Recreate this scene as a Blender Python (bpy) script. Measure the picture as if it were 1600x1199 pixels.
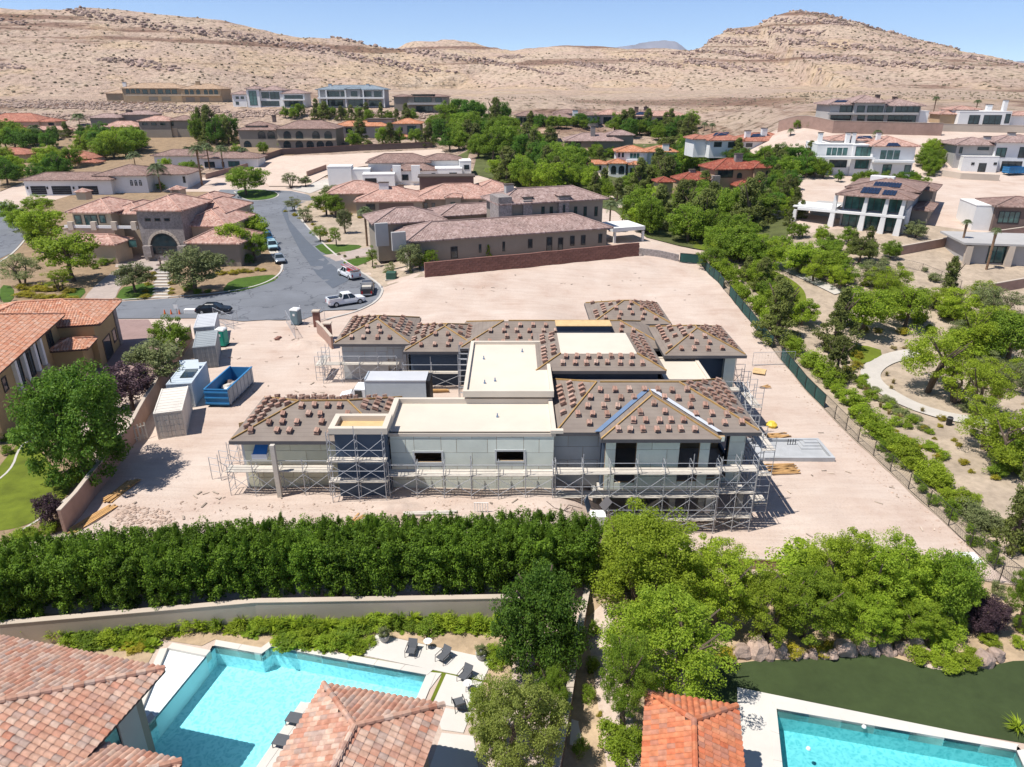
import bpy, bmesh, math, random
import numpy as np
from mathutils import Vector, Matrix, noise
R = math.radians
random.seed(7)
rng = np.random.default_rng(7)
S = bpy.context.scene
COL = S.collection
for o in list(bpy.data.objects):
    bpy.data.objects.remove(o)

# ------------------------------------------------------------------ camera, sky, sun, exposure
F, TH, CH = 1109.0, R(22.7), 30.0          # focal length in photo pixels, tilt, drone height
cam_d = bpy.data.cameras.new('camera'); cam = bpy.data.objects.new('camera', cam_d); COL.objects.link(cam)
cam.location = (0, 0, CH); cam.rotation_euler = (R(90) - TH, 0, 0)
cam_d.sensor_width = 36; cam_d.lens = 36 * F / 1600; cam_d.clip_start = 0.5; cam_d.clip_end = 30000
S.camera = cam
SUN_EL, SUN_AZ = R(64), math.atan2(-0.93, -0.37)     # the sun stands to the left, a little behind the camera
sun_dir = Vector((math.sin(SUN_AZ) * math.cos(SUN_EL), math.cos(SUN_AZ) * math.cos(SUN_EL), math.sin(SUN_EL)))
world = bpy.data.worlds.new('World'); S.world = world; world.use_nodes = True
wn = world.node_tree; bg = wn.nodes['Background']
sky = wn.nodes.new('ShaderNodeTexSky'); sky.sky_type = 'NISHITA'; sky.sun_disc = False
sky.sun_elevation = SUN_EL; sky.sun_rotation = SUN_AZ; sky.altitude = 3000; sky.air_density = 0.7; sky.dust_density = 0.0; sky.ozone_density = 3.0
wn.links.new(sky.outputs[0], bg.inputs[0]); bg.inputs[1].default_value = 0.14
sl = bpy.data.lights.new('sun', 'SUN'); sl.energy = 5.0; sl.angle = R(0.53); sl.color = (1.0, 0.955, 0.89)
so = bpy.data.objects.new('sun', sl); COL.objects.link(so); so.location = (-60, -40, 120)
so.rotation_euler = sun_dir.to_track_quat('Z', 'Y').to_euler()
S.view_settings.view_transform = 'Standard'; S.view_settings.look = 'None'; S.view_settings.gamma = 1.0
S.view_settings.use_curve_mapping = False; S.view_settings.exposure = 0.34
S.render.engine = 'CYCLES'
S.cycles.max_bounces = 6; S.cycles.transparent_max_bounces = 12; S.cycles.diffuse_bounces = 3; S.cycles.glossy_bounces = 3

# ------------------------------------------------------------------ terrain height and pixel-ray helpers
def sst(a, b, x):
    t = min(1.0, max(0.0, (x - a) / (b - a))); return t * t * (3 - 2 * t)
LP = [(-50, 0), (205, 0), (235, 2.2), (300, 7), (340, 12), (385, 20.5), (420, 21.5), (800, 30), (9000, 60)]
RP = [(-50, 0), (105, 0), (140, 3.4), (195, 9), (230, 19.0), (300, 24), (420, 26), (800, 34), (9000, 60)]
def interp(P, y):
    for (a, za), (b, zb) in zip(P, P[1:]):
        if y <= b: return za + (zb - za) * max(0, (y - a) / (b - a))
    return P[-1][1]
def ywall(x):                                  # retaining wall between the hedge and the pool garden
    return interp([(-60, 31.0), (-31, 34.0), (-16.2, 36.0), (-0.8, 36.4), (4.6, 36.5), (60, 37)], x)
def T(x, y):
    a = x / max(y, 30.0)
    w = sst(0.20, 0.40, a)
    z = interp(LP, y) * (1 - w) + interp(RP, y) * w
    z += -3.4 * sst(3.5, 11, x) * (1 - sst(75, 115, y)) * (1 - 0.25 * sst(44, 36, y)) * (1 - 0.6 * sst(60, 140, x))
    yw = 111.5 + 0.447 * (x + 14)
    z += 1.8 * sst(-15, -1, y - yw) * sst(-24, -13, x) * (1 - sst(26, 40, x))
    if x < 6: z += -1.75 * (1 - sst(0.25, 1.5, y - ywall(x))) * (1 - sst(4.4, 6, x))
    return z
def ray(px, py):
    u = (px - 800) / F; v = (599.5 - py) / F
    return Vector((u, math.cos(TH) + v * math.sin(TH), -math.sin(TH) + v * math.cos(TH)))
def at(px, py, dz=0.0):                        # where a pixel's ray meets the terrain
    d = ray(px, py); t = 8.0; step = 1.0
    f = lambda t: CH + d.z * t - T(d.x * t, d.y * t) - dz
    while f(t) > 0 and t < 900: t += step
    lo, hi = t - step, t
    for _ in range(24):
        m = (lo + hi) / 2
        if f(m) > 0: lo = m
        else: hi = m
    return Vector((d.x * hi, d.y * hi, CH + d.z * hi))
def atz(px, py, z):
    d = ray(px, py); t = (z - CH) / d.z; return Vector((d.x * t, d.y * t, z))
def aty(px, py, y):
    d = ray(px, py); t = y / d.y; return Vector((d.x * t, y, CH + d.z * t))

# ------------------------------------------------------------------ objects, tags, mesh builder
ORG = {}
def tag(o, label=None, cat=None, group=None, kind=None):
    if label: o['label'] = label
    if cat: o['category'] = cat
    if group: o['group'] = group
    if kind: o['kind'] = kind
    return o
def root(name, label, cat, loc=(0, 0, 0), group=None, rz=0.0):
    o = bpy.data.objects.new(name, None); COL.objects.link(o); o.empty_display_size = 0.3
    o.location = loc; o.rotation_euler = (0, 0, rz); ORG[o.name] = Vector(loc)
    return tag(o, label, cat, group)
def place(name, mesh, parent=None, m=None, loc=(0, 0, 0), rot=(0, 0, 0), sc=(1, 1, 1)):
    o = bpy.data.objects.new(name, mesh); COL.objects.link(o)
    o.location = loc; o.rotation_euler = rot; o.scale = sc
    if m is not None:
        if not mesh.materials: mesh.materials.append(m)
        elif mesh.materials[0] != m:
            o.material_slots[0].link = 'OBJECT'; o.material_slots[0].material = m
    if parent: o.parent = parent; ORG[o.name] = ORG[parent.name]
    return o
def copy_tree(o, parent=None):
    c = o.copy(); COL.objects.link(c); c.parent = parent; ORG[c.name] = ORG.get(o.name, Vector())
    for ch in list(o.children): copy_tree(ch, c)
    return c
class MB:
    def __init__(s): s.v = []; s.f = []; s.uv = None
    def add(s, vs, fs):
        n = len(s.v); s.v += [tuple(p) for p in vs]; s.f += [tuple(i + n for i in f) for f in fs]; return s
    def box(s, x0, x1, y0, y1, z0, z1):
        return s.add([(x0, y0, z0), (x1, y0, z0), (x1, y1, z0), (x0, y1, z0), (x0, y0, z1), (x1, y0, z1), (x1, y1, z1), (x0, y1, z1)],
                     [(0, 3, 2, 1), (4, 5, 6, 7), (0, 1, 5, 4), (1, 2, 6, 5), (2, 3, 7, 6), (3, 0, 4, 7)])
    def obox(s, o, ux, uy, x0, x1, y0, y1, z0, z1):            # box in a frame turned about z
        P = lambda a, b, c: (o[0] + ux[0] * a + uy[0] * b, o[1] + ux[1] * a + uy[1] * b, c)
        return s.add([P(x0, y0, z0), P(x1, y0, z0), P(x1, y1, z0), P(x0, y1, z0), P(x0, y0, z1), P(x1, y0, z1), P(x1, y1, z1), P(x0, y1, z1)],
                     [(0, 3, 2, 1), (4, 5, 6, 7), (0, 1, 5, 4), (1, 2, 6, 5), (2, 3, 7, 6), (3, 0, 4, 7)])
    def beam(s, p, q, w, h=None):                              # rectangular bar from p to q
        p = Vector(p); q = Vector(q); d = (q - p).normalized(); h = h or w
        a = d.cross(Vector((0, 0, 1)))
        a = Vector((1, 0, 0)) if a.length < 1e-4 else a.normalized()
        b = a.cross(d).normalized(); vs = []
        for c in (p, q):
            for sa, sb in ((-1, -1), (1, -1), (1, 1), (-1, 1)): vs.append(c + a * (sa * w / 2) + b * (sb * h / 2))
        return s.add(vs, [(0, 1, 2, 3), (7, 6, 5, 4), (0, 4, 5, 1), (1, 5, 6, 2), (2, 6, 7, 3), (3, 7, 4, 0)])
    def tube(s, p, q, r, n=6, r2=None):
        p = Vector(p); q = Vector(q); d = (q - p).normalized(); r2 = r if r2 is None else r2
        a = d.cross(Vector((0, 0, 1))); a = Vector((1, 0, 0)) if a.length < 1e-4 else a.normalized(); b = a.cross(d)
        vs = [p + (a * math.cos(t) + b * math.sin(t)) * r for t in [2 * math.pi * i / n for i in range(n)]]
        vs += [q + (a * math.cos(t) + b * math.sin(t)) * r2 for t in [2 * math.pi * i / n for i in range(n)]]
        fs = [(i, i + n, (i + 1) % n + n, (i + 1) % n) for i in range(n)] + [tuple(range(n)), tuple(range(2 * n - 1, n - 1, -1))]
        return s.add(vs, fs)
    def lathe(s, prof, n=12, c=(0, 0)):
        vs = []
        for r, z in prof:
            for i in range(n):
                t = 2 * math.pi * i / n; vs.append((c[0] + r * math.cos(t), c[1] + r * math.sin(t), z))
        fs = []
        for k in range(len(prof) - 1):
            for i in range(n):
                j = (i + 1) % n; fs.append((k * n + i, k * n + j, (k + 1) * n + j, (k + 1) * n + i))
        fs.append(tuple(range(n - 1, -1, -1))); fs.append(tuple(range((len(prof) - 1) * n, len(prof) * n)))
        return s.add(vs, fs)
    def prism(s, poly, z0, z1):                                # poly: list of xy
        n = len(poly); vs = [(x, y, z0) for x, y in poly] + [(x, y, z1) for x, y in poly]
        if sum(poly[i][0] * poly[(i + 1) % n][1] - poly[(i + 1) % n][0] * poly[i][1] for i in range(n)) < 0:
            vs = vs[:n][::-1] + vs[n:][::-1]
        return s.add(vs, [tuple(range(n - 1, -1, -1)), tuple(range(n, 2 * n))] + [(i, (i + 1) % n, (i + 1) % n + n, i + n) for i in range(n)])
    def loft(s, rings, cap=True):
        n = len(rings[0]); vs = [p for r in rings for p in r]; fs = []
        for k in range(len(rings) - 1):
            for i in range(n):
                j = (i + 1) % n; fs.append((k * n + i, k * n + j, (k + 1) * n + j, (k + 1) * n + i))
        if cap: fs += [tuple(range(n - 1, -1, -1)), tuple(range((len(rings) - 1) * n, len(rings) * n))]
        return s.add(vs, fs)
    def mesh(s, name, m=None, org=Vector(), smooth=False):
        me = bpy.data.meshes.new(name)
        me.from_pydata([(x - org[0], y - org[1], z - org[2]) for x, y, z in s.v], [], s.f)
        if s.uv:
            l = me.uv_layers.new(name='UVMap'); k = 0
            flat = [c for fu in s.uv for c in fu]
            for i, c in enumerate(flat): l.data[i].uv = c
        if smooth:
            for p in me.polygons: p.use_smooth = True
        if m: me.materials.append(m)
        me.update(); return me
    def build(s, name, m, parent=None, smooth=False, bevel=0):
        org = ORG[parent.name] if parent else Vector()
        me = s.mesh(name, m, org, smooth)
        if bevel:
            b = bmesh.new(); b.from_mesh(me)
            bmesh.ops.bevel(b, geom=list(b.edges), offset=bevel, segments=1, affect='EDGES', clamp_overlap=True)
            b.to_mesh(me); b.free()
        o = bpy.data.objects.new(name, me); COL.objects.link(o)
        if parent: o.parent = parent; ORG[o.name] = org
        return o
def solo(name, mb, m, label, cat, group=None, smooth=False, bevel=0):
    xs = np.array(mb.v); c = Vector((float(xs[:, 0].mean()), float(xs[:, 1].mean()), float(xs[:, 2].min())))
    me = mb.mesh(name, m, c, smooth)
    if bevel:
        b = bmesh.new(); b.from_mesh(me)
        bmesh.ops.bevel(b, geom=list(b.edges), offset=bevel, segments=1, affect='EDGES', clamp_overlap=True)
        b.to_mesh(me); b.free()
    o = bpy.data.objects.new(name, me); COL.objects.link(o); o.location = c; ORG[o.name] = c
    return tag(o, label, cat, group)
ORD = ['leftmost', 'second', 'third', 'fourth', 'fifth', 'sixth', 'seventh', 'eighth', 'ninth', 'tenth', 'eleventh', 'twelfth',
       'thirteenth', 'fourteenth', 'fifteenth', 'sixteenth', 'seventeenth', 'eighteenth', 'nineteenth', 'twentieth', 'twenty-first',
       'twenty-second', 'twenty-third', 'twenty-fourth', 'twenty-fifth', 'twenty-sixth']
def ordl(i): return 'leftmost' if i == 0 else ORD[min(i, len(ORD) - 1)] + ' from left'

# ------------------------------------------------------------------ materials
def newmat(name):
    m = bpy.data.materials.new(name); m.use_nodes = True
    return m, m.node_tree, m.node_tree.nodes['Principled BSDF']
def N(t, typ, **kw):
    n = t.nodes.new(typ)
    for k, v in kw.items(): setattr(n, k, v)
    return n
def ramp(t, src, stops):
    r = N(t, 'ShaderNodeValToRGB'); e = r.color_ramp.elements
    while len(e) < len(stops): e.new(0.5)
    for k, (p, c) in enumerate(stops): e[k].position = p; e[k].color = (*c, 1)
    t.links.new(src, r.inputs[0]); return r.outputs[0]
def mul(c, k): return tuple(min(1, x * k) for x in c)
def pmat(name, c, rough=0.85, var=0.18, scale=1.2, bump=0.0, bscale=30, metal=0.0, pos=False, spec=0.3, island=0.0, stain=0.0):
    m, t, b = newmat(name)
    b.inputs['Roughness'].default_value = rough; b.inputs['Metallic'].default_value = metal; b.inputs['Specular IOR Level'].default_value = spec
    co = N(t, 'ShaderNodeNewGeometry').outputs['Position'] if pos else N(t, 'ShaderNodeTexCoord').outputs['Object']
    n = N(t, 'ShaderNodeTexNoise'); n.inputs['Scale'].default_value = scale; n.inputs['Detail'].default_value = 6; n.inputs['Roughness'].default_value = 0.62
    t.links.new(co, n.inputs['Vector'])
    out = ramp(t, n.outputs[0], [(0.25, mul(c, 1 - var)), (0.5, c), (0.78, mul(c, 1 + var))])
    if stain:
        n3 = N(t, 'ShaderNodeTexNoise'); n3.inputs['Scale'].default_value = scale * 0.23; n3.inputs['Detail'].default_value = 4; t.links.new(co, n3.inputs['Vector'])
        mx = N(t, 'ShaderNodeMix', data_type='RGBA', blend_type='MULTIPLY'); mx.inputs[0].default_value = 1
        t.links.new(out, mx.inputs[6]); t.links.new(ramp(t, n3.outputs[0], [(0.3, (1 - stain,) * 3), (0.62, (1, 1, 1))]), mx.inputs[7]); out = mx.outputs[2]
    if island:
        g = N(t, 'ShaderNodeNewGeometry'); oi = N(t, 'ShaderNodeObjectInfo'); ad = N(t, 'ShaderNodeMath', operation='ADD'); fr = N(t, 'ShaderNodeMath', operation='FRACT')
        t.links.new(g.outputs['Random Per Island'], ad.inputs[0]); t.links.new(oi.outputs['Random'], ad.inputs[1]); t.links.new(ad.outputs[0], fr.inputs[0])
        mx = N(t, 'ShaderNodeMix', data_type='RGBA', blend_type='MULTIPLY'); mx.inputs[0].default_value = 1
        t.links.new(out, mx.inputs[6]); t.links.new(ramp(t, fr.outputs[0], [(0, (1 - island,) * 3), (1, (1, 1, 1))]), mx.inputs[7]); out = mx.outputs[2]
    t.links.new(out, b.inputs['Base Color'])
    if bump:
        n2 = N(t, 'ShaderNodeTexNoise'); n2.inputs['Scale'].default_value = bscale; n2.inputs['Detail'].default_value = 5; t.links.new(co, n2.inputs['Vector'])
        bp = N(t, 'ShaderNodeBump'); bp.inputs['Strength'].default_value = bump; bp.inputs['Distance'].default_value = 0.05
        t.links.new(n2.outputs[0], bp.inputs['Height']); t.links.new(bp.outputs[0], b.inputs['Normal'])
    return m
def tilemat(name, cols, tw=0.30, tl=0.40):                      # clay tiles on a far roof, laid out on the roof's own UV in metres
    m, t, b = newmat(name); b.inputs['Roughness'].default_value = 0.8; b.inputs['Specular IOR Level'].default_value = 0.2
    uv = N(t, 'ShaderNodeUVMap'); sx = N(t, 'ShaderNodeSeparateXYZ'); t.links.new(uv.outputs[0], sx.inputs[0])
    def mth(op, a, v=None):
        n = N(t, 'ShaderNodeMath', operation=op)
        t.links.new(a, n.inputs[0])
        if v is not None:
            if isinstance(v, (int, float)): n.inputs[1].default_value = v
            else: t.links.new(v, n.inputs[1])
        return n.outputs[0]
    u = mth('DIVIDE', sx.outputs[0], tw); v = mth('DIVIDE', sx.outputs[1], tl)
    cb = N(t, 'ShaderNodeCombineXYZ'); t.links.new(mth('FLOOR', u), cb.inputs[0]); t.links.new(mth('FLOOR', v), cb.inputs[1])
    wnz = N(t, 'ShaderNodeTexWhiteNoise', noise_dimensions='2D'); t.links.new(cb.outputs[0], wnz.inputs[0])
    k = len(cols)
    colr = ramp(t, wnz.outputs[0], [(i / (k - 1), c) for i, c in enumerate(cols)])
    ns = N(t, 'ShaderNodeTexNoise'); ns.inputs['Scale'].default_value = 0.35; ns.inputs['Detail'].default_value = 5; t.links.new(uv.outputs[0], ns.inputs['Vector'])
    mx = N(t, 'ShaderNodeMix', data_type='RGBA', blend_type='MULTIPLY'); mx.inputs[0].default_value = 1
    t.links.new(colr, mx.inputs[6]); t.links.new(ramp(t, ns.outputs[0], [(0.3, (0.78,) * 3), (0.7, (1.1,) * 3)]), mx.inputs[7])
    t.links.new(mx.outputs[2], b.inputs['Base Color'])
    h = mth('ADD', mth('ABSOLUTE', mth('SINE', mth('MULTIPLY', u, math.pi))), mth('MULTIPLY', mth('FRACT', v), -0.55))
    bp = N(t, 'ShaderNodeBump'); bp.inputs['Strength'].default_value = 0.9; bp.inputs['Distance'].default_value = 0.09
    t.links.new(h, bp.inputs['Height']); t.links.new(bp.outputs[0], b.inputs['Normal'])
    return m
def leafmat(name, c, c2, trans=0.25):
    m, t, b = newmat(name); b.inputs['Roughness'].default_value = 0.6; b.inputs['Specular IOR Level'].default_value = 0.25
    g = N(t, 'ShaderNodeNewGeometry'); oi = N(t, 'ShaderNodeObjectInfo')
    n = N(t, 'ShaderNodeTexNoise'); n.inputs['Scale'].default_value = 0.9; n.inputs['Detail'].default_value = 3; t.links.new(g.outputs['Position'], n.inputs['Vector'])
    ad = N(t, 'ShaderNodeMath', operation='MULTIPLY_ADD'); ad.inputs[1].default_value = 0.55; t.links.new(g.outputs['Random Per Island'], ad.inputs[0])
    a2 = N(t, 'ShaderNodeMath', operation='MULTIPLY_ADD'); a2.inputs[1].default_value = 0.55; a2.inputs[2].default_value = -0.05
    t.links.new(n.outputs[0], a2.inputs[0]); t.links.new(a2.outputs[0], ad.inputs[2])
    mid = tuple((x + y) / 2 for x, y in zip(c, c2))
    col = ramp(t, ad.outputs[0], [(0.12, c), (0.5, mid), (0.85, c2)])
    hs = N(t, 'ShaderNodeHueSaturation'); mr = N(t, 'ShaderNodeMapRange'); mr.inputs[3].default_value = 0.8; mr.inputs[4].default_value = 1.2
    t.links.new(oi.outputs['Random'], mr.inputs[0]); t.links.new(mr.outputs[0], hs.inputs['Value']); t.links.new(col, hs.inputs['Color'])
    t.links.new(hs.outputs[0], b.inputs['Base Color'])
    tr = N(t, 'ShaderNodeBsdfTranslucent'); t.links.new(hs.outputs[0], tr.inputs[0])
    ms = N(t, 'ShaderNodeMixShader'); ms.inputs[0].default_value = trans
    t.links.new(b.outputs[0], ms.inputs[1]); t.links.new(tr.outputs[0], ms.inputs[2]); t.links.new(ms.outputs[0], t.nodes['Material Output'].inputs[0])
    return m
def glassmat(name, c=(0.015, 0.025, 0.03), rough=0.06):
    m, t, b = newmat(name); b.inputs['Base Color'].default_value = (*c, 1); b.inputs['Roughness'].default_value = rough; b.inputs['Specular IOR Level'].default_value = 0.6
    n = N(t, 'ShaderNodeTexNoise'); n.inputs['Scale'].default_value = 0.8; co = N(t, 'ShaderNodeTexCoord'); t.links.new(co.outputs['Object'], n.inputs['Vector'])
    t.links.new(ramp(t, n.outputs[0], [(0.35, c), (0.7, mul(c, 2.2))]), b.inputs['Base Color'])
    return m

M = {}
M['asphalt'] = pmat('asphalt', (0.175, 0.185, 0.205), 0.9, 0.12, 0.35, 0.25, 25, pos=True, stain=0.2)
def crackseal(m):                                   # dark sealed cracks wandering over the old asphalt
    t = m.node_tree; b = t.nodes['Principled BSDF']; src = b.inputs['Base Color'].links[0].from_socket; g = N(t, 'ShaderNodeNewGeometry').outputs['Position']
    n = N(t, 'ShaderNodeTexNoise'); n.inputs['Scale'].default_value = .25; n.inputs['Detail'].default_value = 5; t.links.new(g, n.inputs['Vector'])
    sc = N(t, 'ShaderNodeVectorMath', operation='SCALE'); sc.inputs['Scale'].default_value = 7; t.links.new(n.outputs['Color'], sc.inputs[0]); ad = N(t, 'ShaderNodeVectorMath', operation='ADD'); t.links.new(g, ad.inputs[0]); t.links.new(sc.outputs[0], ad.inputs[1])
    v = N(t, 'ShaderNodeTexVoronoi', feature='DISTANCE_TO_EDGE'); v.inputs['Scale'].default_value = .13; t.links.new(ad.outputs[0], v.inputs['Vector'])
    mx = N(t, 'ShaderNodeMix', data_type='RGBA', blend_type='MULTIPLY'); mx.inputs[0].default_value = 1; t.links.new(src, mx.inputs[6]); t.links.new(ramp(t, v.outputs[0], [(0.008, (.62, .62, .64)), (0.016, (1, 1, 1))]), mx.inputs[7]); t.links.new(mx.outputs[2], b.inputs['Base Color'])
crackseal(M['asphalt'])
M['concrete'] = pmat('concrete', (0.50, 0.46, 0.41), 0.9, 0.08, 0.8, 0.1, 20, pos=True, stain=0.12)
M['kerb'] = pmat('kerb', (0.48, 0.45, 0.41), 0.9, 0.1, 1.0, 0.1, 20, pos=True)
M['paver'] = pmat('paver', (0.40, 0.33, 0.29), 0.9, 0.12, 2.0, 0.2, 14, pos=True, stain=0.12)
M['paver_red'] = pmat('paver_red', (0.30, 0.205, 0.185), 0.9, 0.12, 2.0, 0.2, 14, pos=True, stain=0.12)
M['lawn'] = pmat('lawn', (0.13, 0.165, 0.013), 0.95, 0.35, 0.7, 0.6, 40, pos=True, stain=0.2)
M['lawn_dark'] = pmat('lawn_dark', (0.055, 0.105, 0.010), 0.95, 0.3, 0.8, 0.6, 40, pos=True)
M['turf'] = pmat('turf', (0.046, 0.068, 0.022), 0.95, 0.16, 1.4, 0.6, 60, pos=True, stain=0.15)
M['gravel'] = pmat('gravel', (0.42, 0.335, 0.25), 0.95, 0.22, 1.5, 0.5, 22, pos=True, stain=0.25)
M['gravel_tan'] = pmat('gravel_tan', (0.46, 0.34, 0.22), 0.95, 0.25, 2.2, 0.5, 22, pos=True, stain=0.25)
M['mulch'] = pmat('mulch', (0.30, 0.21, 0.13), 0.95, 0.3, 2.2, 0.5, 22, pos=True, stain=0.25)
M['pad_dirt'] = pmat('pad_dirt', (0.57, 0.45, 0.365), 0.95, 0.1, 0.5, 0.4, 12, pos=True, stain=0.1)
M['white_wall'] = pmat('white_wall', (0.74, 0.73, 0.71), 0.85, 0.05, 0.6, 0.05, 25, stain=0.07)
M['cream_wall'] = pmat('cream_wall', (0.50, 0.40, 0.29), 0.9, 0.07, 0.6, 0.1, 25, stain=0.1)
M['ochre_wall'] = pmat('ochre_wall', (0.43, 0.31, 0.16), 0.9, 0.09, 0.6, 0.1, 25, stain=0.12)
M['tan_wall'] = pmat('tan_wall', (0.44, 0.32, 0.20), 0.9, 0.09, 0.6, 0.1, 25, stain=0.12)
M['taupe_wall'] = pmat('taupe_wall', (0.27, 0.235, 0.195), 0.9, 0.07, 0.6, 0.1, 25, stain=0.1)
M['grey_wall'] = pmat('grey_wall', (0.40, 0.385, 0.37), 0.9, 0.06, 0.6, 0.1, 25, stain=0.08)
M['dark_wall'] = pmat('dark_wall', (0.16, 0.115, 0.10), 0.9, 0.08, 0.6, 0.1, 25, stain=0.1)
M['beige_wall'] = pmat('beige_wall', (0.52, 0.44, 0.36), 0.9, 0.08, 0.5, 0.12, 18, pos=True, stain=0.16)
M['stone'] = pmat('stone', (0.29, 0.255, 0.24), 0.9, 0.45, 3.0, 0.8, 5, stain=0.2)
M['red_block'] = pmat('red_block', (0.27, 0.135, 0.105), 0.95, 0.2, 2.0, 0.7, 6, island=0.25)
M['pink_block'] = pmat('pink_block', (0.38, 0.25, 0.20), 0.95, 0.15, 1.0, 0.4, 8, pos=True, stain=0.15)
M['brown_trim'] = pmat('brown_trim', (0.10, 0.075, 0.06), 0.7, 0.15, 2)
M['dark_frame'] = pmat('dark_frame', (0.03, 0.028, 0.028), 0.5, 0.1, 2, spec=0.4)
M['white_trim'] = pmat('white_trim', (0.75, 0.74, 0.72), 0.7, 0.04, 1.0)
M['glass'] = glassmat('glass')
M['glass_teal'] = glassmat('glass_teal', (0.035, 0.085, 0.08))
M['tile_red'] = tilemat('tile_red', [(0.40, 0.15, 0.10), (0.48, 0.21, 0.14), (0.33, 0.12, 0.085), (0.52, 0.27, 0.19)])
M['tile_pink'] = tilemat('tile_pink', [(0.48, 0.265, 0.205), (0.58, 0.37, 0.30), (0.36, 0.19, 0.15), (0.63, 0.44, 0.36)])
M['tile_brown'] = tilemat('tile_brown', [(0.27, 0.17, 0.14), (0.34, 0.225, 0.19), (0.20, 0.13, 0.11), (0.38, 0.27, 0.23)])
M['tile_mauve'] = tilemat('tile_mauve', [(0.33, 0.22, 0.195), (0.42, 0.305, 0.27), (0.25, 0.165, 0.145), (0.49, 0.365, 0.33)])
M['tile_orange'] = tilemat('tile_orange', [(0.52, 0.21, 0.10), (0.60, 0.28, 0.16), (0.44, 0.16, 0.075), (0.62, 0.36, 0.25)])
M['tile_tan'] = tilemat('tile_tan', [(0.42, 0.28, 0.18), (0.50, 0.35, 0.24), (0.34, 0.22, 0.14), (0.53, 0.40, 0.29)])
M['tile_slate'] = tilemat('tile_slate', [(0.20, 0.25, 0.29), (0.27, 0.32, 0.36), (0.17, 0.21, 0.25), (0.31, 0.36, 0.40)])
M['tile_deep'] = tilemat('tile_deep', [(0.28, 0.07, 0.045), (0.36, 0.10, 0.06), (0.22, 0.05, 0.035), (0.42, 0.17, 0.11)])
M['solar'] = pmat('solar', (0.012, 0.022, 0.05), 0.25, 0.1, 3, spec=0.5)
M['roof_white'] = pmat('roof_white', (0.70, 0.68, 0.64), 0.8, 0.05, 0.5, stain=0.1)
M['metal'] = pmat('metal', (0.45, 0.46, 0.47), 0.45, 0.1, 3, metal=0.6)
M['black'] = pmat('black', (0.02, 0.02, 0.022), 0.6, 0.1, 3)
M['rubber'] = pmat('rubber', (0.018, 0.018, 0.018), 0.9, 0.1, 3)
M['bark'] = pmat('bark', (0.13, 0.095, 0.07), 0.95, 0.3, 6, 0.6, 20)
M['palm_bark'] = pmat('palm_bark', (0.21, 0.13, 0.08), 0.95, 0.3, 6, 0.6, 20)
M['wood'] = pmat('wood', (0.55, 0.32, 0.13), 0.85, 0.2, 3, 0.1, 20, island=0.3)
M['plywood'] = pmat('plywood', (0.58, 0.40, 0.20), 0.85, 0.15, 2, 0.1, 20)
M['plank'] = pmat('plank', (0.58, 0.53, 0.46), 0.9, 0.15, 3, 0.1, 20, island=0.2)
M['scaffold'] = pmat('scaffold', (0.42, 0.43, 0.45), 0.5, 0.15, 5, metal=0.35)
M['rock'] = pmat('rock', (0.42, 0.31, 0.25), 0.95, 0.35, 1.6, 0.8, 6, island=0.35)
M['rubble'] = pmat('rubble', (0.52, 0.39, 0.31), 0.95, 0.25, 2, 0.6, 9, island=0.3)
L = {}
L['mesq'] = leafmat('leaf_mesquite', (0.175, 0.25, 0.016), (0.45, 0.555, 0.05), 0.5)
L['lime'] = leafmat('leaf_lime', (0.15, 0.25, 0.016), (0.39, 0.50, 0.045), 0.48)
L['mid'] = leafmat('leaf_mid', (0.11, 0.20, 0.018), (0.29, 0.40, 0.04), 0.47)
L['hedge'] = leafmat('leaf_hedge', (0.045, 0.105, 0.009), (0.22, 0.35, 0.028), 0.40)
L['dark'] = leafmat('leaf_dark', (0.05, 0.135, 0.016), (0.15, 0.28, 0.03), 0.42)
L['ficus'] = leafmat('leaf_ficus', (0.045, 0.12, 0.012), (0.16, 0.27, 0.028), 0.40)
L['pine'] = leafmat('leaf_pine', (0.095, 0.125, 0.028), (0.22, 0.245, 0.06), 0.38)
L['olive'] = leafmat('leaf_olive', (0.14, 0.175, 0.06), (0.30, 0.33, 0.14), 0.38)
L['plum'] = leafmat('leaf_plum', (0.045, 0.025, 0.034), (0.11, 0.065, 0.075), 0.2)
L['yellow'] = leafmat('leaf_yellow', (0.17, 0.19, 0.015), (0.46, 0.36, 0.03), 0.25)
L['dry'] = leafmat('leaf_dry', (0.24, 0.20, 0.08), (0.45, 0.37, 0.16), 0.25)
L['pink'] = leafmat('leaf_pinkish', (0.25, 0.17, 0.16), (0.42, 0.30, 0.28), 0.25)
L['palm'] = leafmat('leaf_palm', (0.06, 0.095, 0.035), (0.15, 0.18, 0.075), 0.2)
def in_poly(p, poly):
    x, y = p; c = False; n = len(poly)
    for i in range(n):
        (x1, y1), (x2, y2) = poly[i], poly[(i + 1) % n]
        if (y1 > y) != (y2 > y) and x < (x2 - x1) * (y - y1) / (y2 - y1) + x1: c = not c
    return c
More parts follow.
